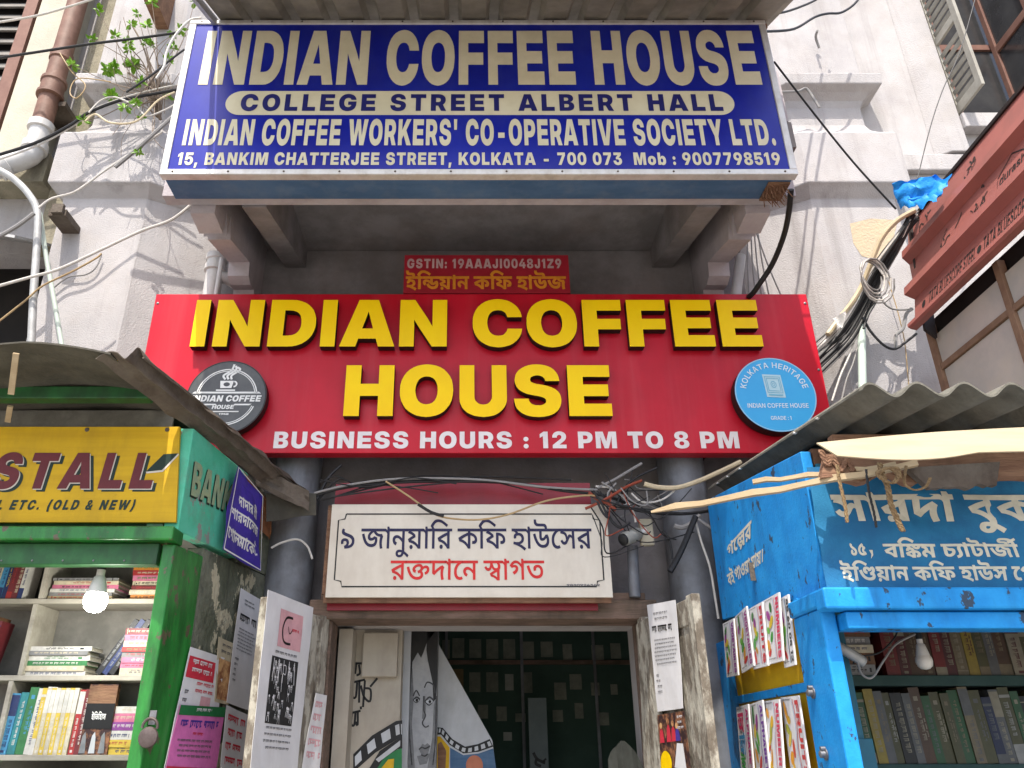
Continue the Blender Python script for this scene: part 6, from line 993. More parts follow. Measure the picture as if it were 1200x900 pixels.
# the left stall's side wall runs slightly inwards towards the doorway
LX, FY, SLANT = -1.95, 5.2, .2077
SIDE_N = Vector((1, -SLANT, 0)).normalized()
def side_plane(off): return (tuple(Vector((LX, FY, 0)) + SIDE_N * off), tuple(SIDE_N))
SIDE = side_plane(0)
o, P_ = bill([(281, 689), (305, 703), (292, 833), (264, 823)], side_plane(.035), M['paper'], 'posted_bill', 'long white bill with printed paragraphs on the weathered pillar of the green stall', 'poster', seed=1)
print_(P_, M['ink_grey'], o, 2, .25, .8, .86, .93); print_(P_, M['ink_black'], o, 1, .1, .92, .70, .80, fill_=.7); print_(P_, M['ink_grey'], o, 7, .1, .9, .45, .66); print_(P_, M['ink_grey'], o, 5, .06, .32, .17, .4)
o, P_ = bill([(222, 758), (262, 771), (247, 905), (190, 905)], side_plane(.02), M['paper'], 'posted_bill', 'white bill with a red heading on the stall side beside the padlock', 'poster', seed=2)
fill(P_, .03, .75, .75, .93, M['paper_red'], o); print_(P_, M['paper'], o, 2, .1, .7, .78, .92, lift=.008, fill_=.6); print_(P_, M['paper_red'], o, 2, .3, .8, .62, .74); fill(P_, .5, .75, .5, .62, M['paper_rose'], o); print_(P_, M['ink_grey'], o, 2, .04, .2, .52, .66)
o, P_ = bill([(210, 826), (263, 829), (250, 915), (190, 912)], side_plane(.03), M['paper_pink'], 'posted_bill', 'bright pink bill with a dark green band across its top', 'poster', seed=3)
fill(P_, .0, 1, .86, 1, M['paper_green'], o); print_(P_, M['paper'], o, 1, .3, .75, .88, .98, lift=.008); print_(P_, M['paper_purple'], o, 1, .06, .95, .66, .82, fill_=.7); print_(P_, M['ink_red'], o, 1, .35, .65, .56, .64); print_(P_, M['ink_grey'], o, 4, .1, .9, .26, .54)
fill(P_, 0, 1, 0, .16, M['paper_red'], o)
o, P_ = bill([(255, 746), (276, 756), (266, 826), (250, 822)], side_plane(.022), M['paper_cream'], 'posted_bill', 'small yellowed bill with an orange picture half under the long white one', 'poster', seed=4)
fill(P_, .1, .9, .05, .68, M['skin_photo'], o); print_(P_, M['ink_grey'], o, 2, .2, .9, .74, .94)
o, P_ = bill([(264, 826), (290, 838), (283, 912), (256, 908)], side_plane(.03), M['paper'], 'posted_bill', 'white bill with red lines low on the pillar under the long white one', 'poster', seed=5)
print_(P_, M['paper_red'], o, 4, .1, .9, .1, .92, fill_=.6)
o, P_ = bill([(280, 553), (317, 594), (312, 632), (292, 612)], SIDE, M['paper_orange'], 'tin_sign', 'faded orange brown sign curling behind the indigo sign on the stall side', 'sign', seed=6, off=.03, wav=.02)
mb = MB(); stroke(mb, P_, [(.1, .9), (.93, .9), (.93, .1)], .012, .006); print_(P_, mat('orange_line', (.45, .2, .08)), o, 2, .5, .9, .3, .7); mb.build('border', mat('orange_line', (.45, .2, .08)), o, fix=False)
o, P_ = bill([(266.5, 547), (296, 582), (291.5, 670), (247, 644)], side_plane(.01), M['paper_purple'], 'tin_sign', 'indigo tin sign with white Bengali lines and white edge on the stall side', 'sign', seed=7, off=.07, wav=.035, thick=.003)
mb = MB(); stroke(mb, P_, [(.02, .01), (.98, .01), (.98, .99), (.02, .99), (.02, .01)], .012, .006); mb.build('border', M['white_paint'], o, fix=False)
text(P_.sub(.28, .86, .62, .74), 'B', ['দ', AA, 'দ', AA, 'র', ' ', 'shr', '\u09c0'], 'lettering', M['white_paint'], o, lift=.006)
text(P_.sub(.12, .92, .42, .54), 'B', ['শ', AA, 'র', 'দ', AA, EE, 'ল', 'জ'], 'lettering', M['white_paint'], o, lift=.006)
text(P_.sub(.06, .94, .16, .29), 'B', [EE, 'গ', AA, 'ল', 'ম', AA, EE, 'ক', 'ট'], 'lettering', M['white_paint'], o, lift=.006)

# ---- door leaves standing open, covered with bills
def leaf(pA, pB, ztop, th, name, label):
    """an upright wooden leaf from plan point A (hinge) to B (free edge)"""
    A = Vector((*pA, 0)); B2 = Vector((*pB, 0)); d = (B2 - A).normalized(); n = Vector((d.y, -d.x, 0))
    t = thing(name, label, 'door', A)
    mb = MB(); w = (B2 - A).length
    def bar(a, b, za, zb, e=0): mb.hexa([A + d * a - n * (th / 2 - e) + Vector((0, 0, za)), A + d * b - n * (th / 2 - e) + Vector((0, 0, za)), A + d * b + n * (th / 2 - e) + Vector((0, 0, za)), A + d * a + n * (th / 2 - e) + Vector((0, 0, za)),
                                       A + d * a - n * (th / 2 - e) + Vector((0, 0, zb)), A + d * b - n * (th / 2 - e) + Vector((0, 0, zb)), A + d * b + n * (th / 2 - e) + Vector((0, 0, zb)), A + d * a + n * (th / 2 - e) + Vector((0, 0, zb))])
    s = .11
    bar(0, s, .03, ztop); bar(w - s, w, .03, ztop - .012)
    for z in (.03, .85, ztop - .2): bar(s, w - s, z, z + .17, .003)
    mb.build('frame', M['peel'], t, bevel=.006)
    mb = MB(); bar(s, w - s, .2, .85, .014); bar(s, w - s, 1.02, ztop - .2, .014); mb.build('door_panel', M['peel'], t)
    return t, A, d, n
def face_of(A, d, n, th):
    if n.dot(EYEV - A) < 0: n = -n
    return (tuple(A + n * (th / 2 + .001)), tuple(n))
lt, A, d, n = leaf((-1.14, 6.56), (-1.235, 6.29), 2.57, .05, 'door_leaf', 'narrow peeling door leaf between the doorway and the leaf with the white poster')
PLN = face_of(A, d, n, .05)
o, P_ = bill([(369, 812), (382, 815), (373, 905), (352, 902)], PLN, M['paper'], 'posted_bill', 'faded white bill with pale red lines on the narrow door leaf', 'poster', seed=8)
print_(P_, M['paper_rose'], o, 5, .1, .9, .1, .92, fill_=.6)
lt2, A, d, n = leaf((-1.24, 6.27), (-1.405, 5.55), 2.57, .06, 'door_leaf', 'open door leaf almost hidden behind a tall white poster with a black and white picture')
PLN = face_of(A, d, n, .06)
o, P_ = bill([(313, 691), (366, 712), (346, 910), (291, 908)], PLN, M['paper'], 'posted_bill', 'tall white poster with a pink emblem above a black and white crowd picture', 'poster', seed=9, wav=.01, nu=8, nv=14)
fill(P_, .28, .78, .70, .92, M['paper_rose'], o)
mb = MB(); stroke(mb, P_, [(.56, .885), (.42, .875), (.36, .80), (.42, .735), (.56, .73)], .016, .006, None, 6); stroke(mb, P_, [(.48, .83), (.52, .79), (.58, .82)], .008, .006, None, 4); mb.build('emblem', M['ink_black'], o, fix=False)
mb = MB(); scribble(mb, P_, 1, .52, .76, .79, .83, .006); mb.build('lettering', M['paper_red'], o, fix=False)
print_(P_, M['ink_grey'], o, 1, .25, .8, .645, .68)
fill(P_, .20, .77, .27, .64, M['black_print'], o, 'picture', nu=8, nv=10)
mb = MB(); pr = random.Random(21)
for k in range(46):
    cu, cv = pr.uniform(.23, .74), pr.uniform(.28, .62); s_ = pr.uniform(.5, 1.2)
    if .42 < cu < .56 and cv > .42: continue
    mb.add(ellipse_poly(P_, cu, cv + .012 * s_, .016 * s_, .008 * s_, 9, .0055), [tuple(range(9))])
    stroke(mb, P_, [(cu - .02 * s_, cv - .03 * s_), (cu - .012 * s_, cv - .002), (cu + .014 * s_, cv - .004), (cu + .024 * s_, cv - .034 * s_)], pr.uniform(.002, .006), .0055, None, 3)
    if pr.random() < .5: stroke(mb, P_, [(cu + .01, cv - .01), (cu + .03 * s_, cv + .02 * s_)], .003, .0055)
for k in range(5): stroke(mb, P_, [(.25 + .11 * k, .63), (.26 + .11 * k + pr.uniform(-.02, .02), .50)], pr.uniform(.004, .010), .0055, None, 3)
stroke(mb, P_, [(.46, .60), (.52, .60), (.52, .55), (.46, .55), (.46, .45)], .006, .0055, None, 3)
mb.build('picture', M['paper'], o, fix=False)
print_(P_, M['ink_grey'], o, 4, .2, .8, .12, .26, fill_=.4)
rt, A, d, n = leaf((1.37, 6.56), (1.50, 5.36), 2.56, .06, 'door_leaf', 'open door leaf of peeling cream paint on the right of the doorway')
PLN = face_of(A, d, n, .06)
PLN2 = (tuple(Vector(PLN[0]) + Vector(PLN[1]) * .012), PLN[1])
o, P_ = bill([(747, 732), (772, 716), (780, 905), (757, 908)], PLN, M['peel'], 'paint_flake', 'loose strip of cream paint along the inner edge of the open door leaf', 'paint flake', seed=10, thick=.004)
o, P_ = bill([(759, 709), (793, 703), (802, 830), (772, 834)], PLN2, M['paper'], 'posted_bill', 'white bill with printed paragraphs on the open door leaf at the right of the doorway', 'poster', seed=11)
print_(P_, M['ink_grey'], o, 2, .2, .8, .82, .92); print_(P_, M['ink_black'], o, 1, .1, .92, .70, .80, fill_=.7); print_(P_, M['ink_grey'], o, 7, .1, .95, .40, .66); print_(P_, M['ink_grey'], o, 4, .06, .3, .14, .34)
o, P_ = bill([(772, 838), (803, 833), (812, 910), (777, 912)], PLN2, M['photo_warm'], 'posted_bill', 'dark brown picture poster with bright dancing figures low on the open door leaf', 'poster', seed=12)
mb = MB()
for cu, h, c in ((.12, .25, 0), (.38, .3, 1), (.56, .26, 0), (.7, .22, 2)):
    ngon(mb, P_, [(cu - .08, .55), (cu + .09, .55), (cu + .06, .55 + h * .7), (cu, .55 + h), (cu - .06, .55 + h * .7)], .005, c)
    mb.add(ellipse_poly(P_, cu, .57 + h, .05, .05, 12, .006), [tuple(range(12))], 3)
mb.build('figures', [M['paper_red'], M['paper_red'], M['paper_purple'], M['skin_photo']], o, fix=False)
mb = MB(); mb.add(ellipse_poly(P_, .22, .22, .19, .2, 20, .007), [tuple(range(20))]); mb.build('badge', M['yellow'], o, fix=False)
mb = MB(); ngon(mb, P_, [(.5, .15), (.9, .1), (.86, .5), (.66, .52)], .007); mb.build('torn_patch', M['paper'], o, fix=False)
print_(P_, M['paper'], o, 3, .7, .98, .7, .95, lift=.007)

# ================================================================== THE GREEN BOOK STALL (left)
gsT = thing('book_stall', 'green painted wooden book stall with a white shelved interior and lit bulb', 'stall', (-3.2, FY, 0))
def sx(y): return LX + SLANT * (y - FY)
def side_slab(name, m, y0, y1, z0, z1, th, proud=0, z0b=None, z1b=None, **k):
    mb = MB(); z0b = z0 if z0b is None else z0b; z1b = z1 if z1b is None else z1b
    a, b = sx(y0) + proud, sx(y1) + proud
    mb.hexa([(a - th, y0, z0), (a, y0, z0), (b, y1, z0b), (b - th, y1, z0b), (a - th, y0, z1), (a, y0, z1), (b, y1, z1b), (b - th, y1, z1b)])
    return mb.build(name, m, gsT, **k)
# side wall towards the doorway, weathered, and the mint boards above it
side_slab('side_wall', M['peel_green'], FY + .37, 6.62, 0, 2.90, .12, bevel=.01)
side_slab('corner_post', M['green'], FY, FY + .368, 0, 2.84, .085, .008, bevel=.01)
side_slab('side_board', M['mint'], FY + .003, 6.05, 2.93, 3.66, .1, .01, z1b=3.60, bevel=.006)
side_slab('side_board', M['peel_green'], 6.052, 6.62, 2.905, 3.60, .1, .004, z1b=3.52)
# beams of the front
boxes('front_beam', M['green'], gsT, (-4.6, LX + .02, FY - .10, FY + .1, 2.845, 2.935), bevel=.01)
boxes('front_beam', M['green_dark'], gsT, (-4.6, LX - .09, FY - .02, FY + .08, 2.70, 2.84), bevel=.006)
mb = MB()
mb.box(-4.6, LX - .22, FY - .30, FY - .2, 3.76, 3.85)
mb.build('front_beam', M['green_dark'], gsT, bevel=.008)
boxes('fascia_board', M['asbestos'], gsT, (-4.6, LX - .15, FY + .01, FY + .03, 3.6, 3.80))
boxes('backing_board', M['green_dark'], gsT, (-4.6, LX - .095, FY + .032, FY + .05, 2.937, 3.6))
boxes('end_strip', M['green'], gsT, (LX - .20, LX - .092, FY - .0045, FY + .03, 2.937, 3.66))
# nail heads under the beam
mb = MB()
for i in range(12):
    mb.lathe((LX - .3 - i * .2, FY - .021, 2.725), (0, -1, 0), [(.007, 0), (.006, .004), (.002, .006)], 8)
mb.build('nail', M['steel'], gsT)
# the shelves
SY = 5.78
SH = [1.575, 2.07, 2.585]
boxes('shelf', M['shelf_white'], gsT, *[(-4.6, LX - .06, SY, SY + .34, z - .035, z) for z in SH + [1.05, .5]], bevel=.004)
boxes('shelf_back', M['shelf_back'], gsT, (-4.6, LX - .06, SY + .34, SY + .38, .1, 3.0))
boxes('ceiling', M['shelf_back'], gsT, (-4.6, LX - .06, FY + .11, SY + .34, 2.96, 3.0))
xd = PY(33, 745, SY).x
boxes('divider', M['shelf_white'], gsT, (xd - .015, xd + .015, SY + .002, SY + .335, 2.072, 2.548), (xd + .01, xd + .045, SY + .002, SY + .335, 2.587, 2.94), (PY(6, 840, SY).x - .03, PY(6, 840, SY).x, SY + .002, SY + .335, 1.577, 2.033))
boxes('counter', M['green_dark'], gsT, (-4.6, LX - .09, FY, FY + .06, 0, 1.0), (-4.6, LX - .09, FY, SY, 1.001, 1.03))
boxes('far_post', M['green'], gsT, (-4.75, -4.6, FY, 6.85, 0, 3.7))
# roof sheets
rf = thing('roof_sheet', 'flat weathered tin roof sheet jutting out over the yellow signboard', 'roof sheet', (-3.3, 4.4, 3.87))
mb = MB()
mb.grid(lambda u, v: (-4.9 + (-2.22 + 4.9) * u + v * .35 * u, 4.38 + 2.5 * v, 3.88 - .16 * v + .035 * math.sin(u * 9) * (1 - v) - (.07 * max(0, u - .8) / .2) * (1 - v)), 24, 6, None, .012, (0, 0, 1))
mb.build('sheet', M['tin'], rf, smooth=True)
mb = MB()
for u in (.12, .32): mb.box(-4.9 + 2.68 * u, -4.84 + 2.68 * u, 4.36, 4.37, 3.7, 3.9)
for px in (19, 9):
    pass
mb = MB()
a = PY(19, 414, 4.4); b = PY(13, 462, 4.55); mb.beam(a, b, .035, .02); mb.build('batten', M['wood'], rf)
mb = MB(); a = PY(12, 476, 4.95); b = PY(9, 494, 5.05); mb.beam(a, b, .035, .02); mb.build('batten', M['wood'], rf)
rs2 = thing('roof_sheet', 'curled rusty tin sheet running back along the edge of the green stall roof', 'roof sheet', (-1.9, 4.4, 3.9))
f0 = [PY(112, 421, 4.4), PY(126, 414, 4.38), PY(136, 413, 4.36), PY(146, 421, 4.36), PY(153, 415, 4.38), PY(160, 409, 4.4), PY(167, 417, 4.42)]
b0 = [PY(337, 587, 6.5), PY(341, 585, 6.5), PY(345, 582, 6.5), PY(348, 581, 6.5), PY(352, 577, 6.5), PY(356, 574, 6.5), PY(360, 578, 6.5)]
F0 = spline(f0, 4); B0 = spline(b0, 4)
mb = MB()
def rsfn(u, v):
    i = min(int(u * (len(F0) - 1) + .5), len(F0) - 1)
    p = F0[i].lerp(B0[i], v)
    return p + Vector((.03 * noise.noise(Vector((u * 2, v * 14, 5))), 0, .03 * noise.noise(Vector((u * 4, v * 12, 3)))))
mb.grid(rsfn, len(F0) - 1, 40, None, .006, (0, 0, 1)); mb.build('sheet', M['rust'], rs2, smooth=True)
mb = MB(); mb.tube(spline([PY(168, 419, 4.42), PY(230, 468, 5.0), PY(300, 528, 5.75), PY(358, 581, 6.5)], 5), .008, 8); mb.build('rolled_edge', M['rust'], rs2, smooth=True)
mb = MB()
mb.grid(lambda u, v: PY(312 + 58 * u, 578 + (33 - 8 * u) * v, 6.25) + Vector((0, .02 * math.sin(u * 7), 0)), 8, 4, None, .01, (0, 1, 0)); mb.build('flap', M['tin'], rs2)
mb = MB()
mb.grid(lambda u, v: PY(300 + 62 * u, 545 + 30 * u + (24) * v, 6.15) + Vector((0, .05 * noise.noise(Vector((u * 3, v * 3, 8))), .03 * noise.noise(Vector((u * 4, v * 2, 1))))), 10, 6, None, .01, (0, 1, 0)); mb.build('flap', M['rust'], rs2, smooth=True)
# yellow signboard
S = frontal(-160, 500, 206, 612, FY - .03)
ys = thing('stall_signboard', 'mustard yellow hand painted signboard of the green book stall', 'signboard', S.pt(.5, 0))
S.c[1].x = PY(211, 500, FY - .03).x; S.c[0].x = S.c[3].x
mb = MB(); mb.prism([tuple(c) for c in S.c], (0, .025, 0)); mb.build('panel', M['yellow_board'], ys, bevel=.002)
mb = MB()
for px in (102, 196): mb.lathe(PY(px, 503.5, FY - .03), (0, -1, 0), [(.016, 0), (.014, .006), (.004, .01)], 12)
mb.build('nail', M['rust'], ys)
YF = FY - .03
for dx, dy, m_, lf in ((4.2, 3.2, 'green_ink', .002), (1.0, 1.1, 'board_white', .0045), (0, 0, 'maroon_ink', .007)):
    text(frontal(-14 + dx, 531 + dy, 177 + dx, 573 + dy, YF), 'H', 'STALL', 'lettering', M[m_], ys, lift=lf, slant=.02, spacing=40)
text(frontal(-5, 586, 156, 597.5, YF), 'H', 'L ETC. (OLD & NEW)', 'lettering', M['green_ink'], ys, lift=.003, slant=.015, spacing=60)
mb = MB(); pen = [(171, 553), (192, 532.5), (209, 531.5), (190, 551)]
P_ = [PY(x, y, YF) - Vector((0, .004, 0)) for x, y in pen]; mb.add(P_, [(0, 1, 2, 3)]); mb.build('pen_mark', M['green_ink'], ys, fix=False)
mb = MB(); P_ = [PY(x, y, YF) - Vector((0, .003, 0)) for x, y in [(171, 553), (190, 551), (209, 531.5), (210, 533), (191, 553), (172, 555)]]; mb.add(P_, [tuple(range(6))]); mb.build('pen_mark', M['board_white'], ys, fix=False)
# BANK painted on the mint side board
q = Patch(*[PL(x, y, *side_plane(.012)) for x, y in [(227, 541), (275, 570), (268, 603), (222, 582)]])
nb = MB(); text(q, 'H', 'BANK', mb=nb, lift=.002, m=0, spacing=10); 
ob = nb.build('lettering', M['green_ink'], gsT, fix=False)
q2 = Patch(*[PL(x, y, *side_plane(.012)) for x, y in [(228, 540), (276, 569), (269, 601), (223, 580)]])
nb = MB(); text(q2, 'H', 'BANK', mb=nb, lift=.004, m=0, spacing=10); nb.build('lettering', mat('faded_olive_letters', (.30, .36, .20), (.2, .3, .2), 12, .8), gsT, fix=False)
# padlock on its hasp
pc = PY(174, 862, FY - .03)
pk = thing('padlock', 'round rusty padlock hanging on the green stall post', 'padlock', pc)
mb = MB(); mb.lathe(pc + Vector((0, .02, -.01)), (0, -1, 0), [(.03, 0), (.055, .006), (.06, .02), (.055, .032), (.03, .04)], 24); mb.build('lock_body', M['lock'], pk, smooth=True)
mb = MB(); mb.tube([pc + Vector((.045 * math.cos(R(a)), 0, .045 + .05 * math.sin(R(a)))) for a in range(-10, 200, 15)], .009, 8); mb.build('shackle', M['lock'], pk, smooth=True)
mb = MB(); mb.box(pc.x - .02, pc.x + .02, pc.y + .02, pc.y + .031, pc.z + .06, pc.z + .14); mb.build('hasp', M['steel'], pk)

# ---- bulbs
def bulb(p, lit, name, label, scale=1.0):
    """p: the middle of the glass"""
    t = thing(name, label, 'bulb', p)
    p = Vector(p); k = scale
    mb = MB(); mb.lathe(p + Vector((0, 0, -.045 * k)), (0, 0, 1), [(.001, 0), (.022 * k, .004 * k), (.038 * k, .018 * k), (.045 * k, .045 * k), (.042 * k, .062 * k), (.036 * k, .074 * k)], 24)
    mb.build('globe', M['glow'] if lit else M['lamp_dull'], t, smooth=True)
    mb = MB(); mb.lathe(p + Vector((0, 0, .0292 * k)), (0, 0, 1), [(.0365 * k, 0), (.030 * k, .03 * k), (.022 * k, .06 * k), (.016 * k, .066 * k), (.016 * k, .09 * k)], 20); mb.build('base', M['lamp_base'], t, smooth=True)
    mb = MB(); mb.tube([p + Vector((0, 0, .119 * k)), p + Vector((0, 0, .22 * k))], .018 * k, 12); mb.build('holder', M['black_plastic'], t, smooth=True)
    mb = MB(); mb.tube([p + Vector((0, 0, .22 * k)), p + Vector((.01, .02, .42 * k))], .005, 6); mb.build('flex', M['cable_black'], t)
    if lit:
        ld = bpy.data.lights.new('bulb_light', 'POINT'); ld.energy = 13; ld.color = (1, .97, .88); ld.shadow_soft_size = .05
        lo = bpy.data.objects.new('bulb_light', ld); C.objects.link(lo); lo.parent = t; lo.location = (0, -.02, -.09)
    return t
bulb(PY(112, 704, 5.36), True, 'light_bulb', 'lit white bulb hanging in the green book stall', 1.7)

# ---- books
BOOKN = {}
ORD = ['first', 'second', 'third', 'fourth', 'fifth', 'sixth', 'seventh', 'eighth', 'ninth', 'tenth', 'eleventh', 'twelfth', 'thirteenth', 'fourteenth', 'fifteenth', 'sixteenth', 'seventeenth', 'eighteenth', 'nineteenth', 'twentieth',
       'twenty-first', 'twenty-second', 'twenty-third', 'twenty-fourth', 'twenty-fifth', 'twenty-sixth', 'twenty-seventh', 'twenty-eighth', 'twenty-ninth', 'thirtieth']
COL = dict(blue=(.035, .12, .32), sky=(.06, .26, .45), teal=(.03, .22, .24), white=(.60, .58, .53), cream=(.55, .48, .34), yellow=(.62, .45, .06), red=(.36, .03, .03), maroon=(.17, .025, .03), black=(.018, .018, .02), navy=(.02, .035, .12),
           green=(.04, .18, .06), olive=(.15, .14, .05), brown=(.16, .08, .04), pink=(.55, .16, .26), purple=(.22, .05, .24), orange=(.55, .2, .03), grey=(.22, .22, .22), tan=(.36, .28, .16))
def book(w, h, d, col, col2, style, seed, dim=1.0):
    """upright book, spine on the -Y side, standing on z = 0, its left edge at x = 0: cover, page block, spine print"""
    rs = random.Random(seed)
    mb = MB(); t = min(.004, w * .2)
    mb.box(0, t, .0, d, 0, h, 0); mb.box(w - t, w, .0, d, 0, h, 0); mb.box(t, w - t, 0, t, 0, h, 0)
    mb.box(t, w - t, t, d - .006, .004, h - .004, 1)
    e = -.0006
    def strip(z0, z1, x0=0., x1=1., m=2): mb.add([(w * x0, e, z0), (w * x1, e, z0), (w * x1, e, z1), (w * x0, e, z1)], [(0, 1, 2, 3)], m)
    def title(za, zb, xa, xb):
        # small print running along the spine: a headline with short uneven marks off it
        z = za
        while z < zb:
            l = rs.uniform(.014, .04); l = min(l, zb - z + .004)
            strip(z, z + l, xb - .08, xb); q = z
            while q < z + l - .003:
                g = rs.uniform(.002, .0045); strip(q, q + g, xa + rs.uniform(0, .16), xb - .08); q += g + rs.uniform(.002, .005)
            z += l + rs.uniform(.006, .012)
    a_, b_ = rs.uniform(.22, .32), rs.uniform(.62, .78)
    if style == 0: strip(h * .06, h * .075); strip(h * .9, h * .915); title(h * .18, h * rs.uniform(.6, .8), a_, b_); strip(h * .1, h * .14, .35, .65)
    if style == 1: title(h * .15, h * .85, a_, b_)
    if style == 2: strip(h * .62, h * .97); title(h * .12, h * .55, a_, b_); strip(h * .03, h * .07, .3, .7)
    if style == 3: title(h * .3, h * .72, a_, b_ - .1); title(h * .34, h * .6, b_ - .04, min(.95, b_ + .14)); strip(h * .82, h * .88, .3, .7)
    if style == 4: strip(0, h * rs.uniform(.12, .3)); title(h * .36, h * .8, a_, b_); strip(h * .86, h * .9)
    return mb, [BM(col, dim), M['pages'], BM(col2, dim)]
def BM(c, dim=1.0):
    k_ = .32 if dim < 1 else 1.0  # dim covers carry the shade of the stall in their colour
    return mat(('shaded_cover_%s' if dim < 1 else 'cover_%s') % c, tuple(k * k_ for k in COL[c]), tuple(k * k_ * .7 for k in COL[c]), 18, .7, .5, grime=tuple(k * k_ * .5 + .02 for k in COL[c]), gamt=.5, gscale=14)
def put(mb, mats, x, y, z, label, cat='book', lean=0, flat=False, yaw=0, group=None):
    """move the built book into place: upright (leaning by lean), or lying flat with its spine to the front"""
    for v in mb.v:
        px, py, pz = v
        if flat: px, py, pz = pz, py, px
        if lean: px, pz = px * math.cos(lean) + pz * math.sin(lean), -px * math.sin(lean) + pz * math.cos(lean)
        v.x, v.y, v.z = x + px, y + py, z + pz
    return mb.build('book', mats, None, label=label, cat=cat, group=group, fix=True)
seed = [100]
def upright(row, x, y, z, cols, where, hs=(.2, .26), ws=(.018, .04), d=.17, lean=0, dim=1.0, xmax=None, cols2=None, start=0, jit=.012, grp=None):
    k = start
    for c in cols:
        seed[0] += 1; w = rnd.uniform(*ws); h = rnd.uniform(*hs); c2 = rnd.choice(cols2 or ['white', 'cream', 'black', 'yellow', 'red', 'navy'])
        if c2 == c: c2 = 'cream' if c != 'cream' else 'maroon'
        mb, ms = book(w, h, d, c, c2, rnd.randrange(5), seed[0], dim)
        put(mb, ms, x, y + rnd.uniform(0, jit), z + .0005 + (max(0, -0) if not lean else w * math.sin(lean) if lean > 0 else 0), '%s spined book, %s from left %s' % (c, ORD[k], where), lean=lean, group=grp)
        x += (w + .0015) / math.cos(lean); k += 1
    return x
def pile(x, y, z, cols, where, L=.24, ts=(.018, .03), d=.17, grp=None, shift=.012):
    k = 0
    for c in cols:
        seed[0] += 1; t = rnd.uniform(*ts); c2 = rnd.choice([q for q in ['white', 'black', 'red', 'green', 'navy', 'cream'] if q != c]); l = L * rnd.uniform(.94, 1)
        mb, ms = book(t, l, d, c, c2, rnd.choice([0, 1, 1, 3]), seed[0])
        nm = 'bottom' if k == 0 else ('top' if k == len(cols) - 1 else ORD[k] + ' from the bottom')
        put(mb, ms, x + rnd.uniform(0, shift), y + rnd.uniform(0, .02), z + .0005, '%s book, %s %s' % (c, nm, where), flat=True, group=grp)
        z += t + .0006; k += 1
wx = lambda px, py, Y: PY(px, py, Y).x
y0 = SY + .03
# bottom seen shelf: long colourful row, a face-out book, a pile
z = SH[0]
x = wx(-60, 860, y0)
x = upright(0, x, y0, z, ['maroon', 'grey', 'cream'], 'on the long shelf of the green stall', (.27, .30), (.03, .045), start=0)
x = wx(1, 860, y0)
x = upright(0, x, y0, z, ['sky', 'teal', 'green', 'white', 'white'], 'in the colourful row beside the shelf divider', (.38, .43), (.05, .062), lean=R(2.5), cols2=['white', 'sky', 'navy'], start=0)
x = wx(36, 870, y0)
for k in range(8):
    seed[0] += 1; mb, ms = book(.030, .415, .2, 'cream' if k % 2 else 'yellow', 'white', 4 if k == 0 else 2, 7)
    put(mb, ms, x, y0, z + .0005, 'slim cream and yellow magazine in the matching series between white and red spines', group='matching magazine series on the green stall shelf', lean=R(1.2)); x += .0315
x = upright(0, x + .004, y0, z, ['red', 'maroon', 'navy', 'blue'], 'of the four after the matching magazine series', (.40, .43), (.032, .045), cols2=['white', 'yellow'], lean=R(1.2))
fx0, fx1 = wx(91, 880, y0 - .01), wx(125, 880, y0 - .01)
fb = MB(); fb.box(fx0, fx1, y0, y0 + .04, z + .0005, z + .44, 0)
P_ = Patch((fx0, y0, z + .44), (fx1, y0, z + .44), (fx1, y0, z), (fx0, y0, z))
fo = thing('face_out_book', 'face out paperback with a brown top, black title band and pale figures', 'book', (fx0, y0, z))
fb.build('cover', M['photo_warm'], fo)
fill(P_, 0, 1, .36, .72, M['ink_black'], fo); fill(P_, 0, 1, .72, .98, M['old_wood'], fo); 
text(P_.sub(.25, .75, .49, .57), 'B', ['ই', II, 'ত', II, 'হ', AA, 'স'], 'lettering', M['white_paint'], fo, lift=.006)
mb = MB()
for cu, m_ in ((.12, 0), (.45, 1), (.78, 0)):
    ngon(mb, P_, [(cu - .1, .02), (cu + .12, .02), (cu + .07, .24), (cu + .02, .32), (cu - .06, .26)], .005, m_)
mb.build('figures', [M['mural_grey'], M['mural_white']], fo, fix=False)
pile(wx(122, 875, y0), y0, z, ['yellow', 'yellow', 'white', 'purple', 'pink', 'white'], 'of the pile next to the face out paperback', .215, (.035, .06))
# middle shelf
z = SH[1]
upright(1, wx(-46, 785, y0), y0, z, ['maroon', 'red', 'brown', 'maroon'], 'of the leaning books on the middle green stall shelf', (.34, .4), (.03, .04), lean=R(9))
pile(wx(23, 785, y0), y0, z, ['white', 'cream', 'green', 'white', 'grey', 'white'], 'of the pale pile on the middle green stall shelf', .46, (.028, .04), d=.2)
x = wx(110, 785, y0)
for c, which in (('black', 'lowest'), ('navy', 'middle'), ('black', 'uppermost')):
    seed[0] += 1; mb, ms = book(.038, .42, .17, c, 'grey', 1, seed[0])
    put(mb, ms, x, y0 + .03, z + .002 + .038 * math.sin(R(32)), '%s book leaning against the pink pile, %s of the three' % (c, which), lean=R(30)); x += .046
pile(wx(138, 785, y0), y0, z, ['cream', 'pink', 'pink', 'grey', 'red', 'cream', 'pink', 'maroon'], 'of the pink pile by the green post', .24, (.028, .05))
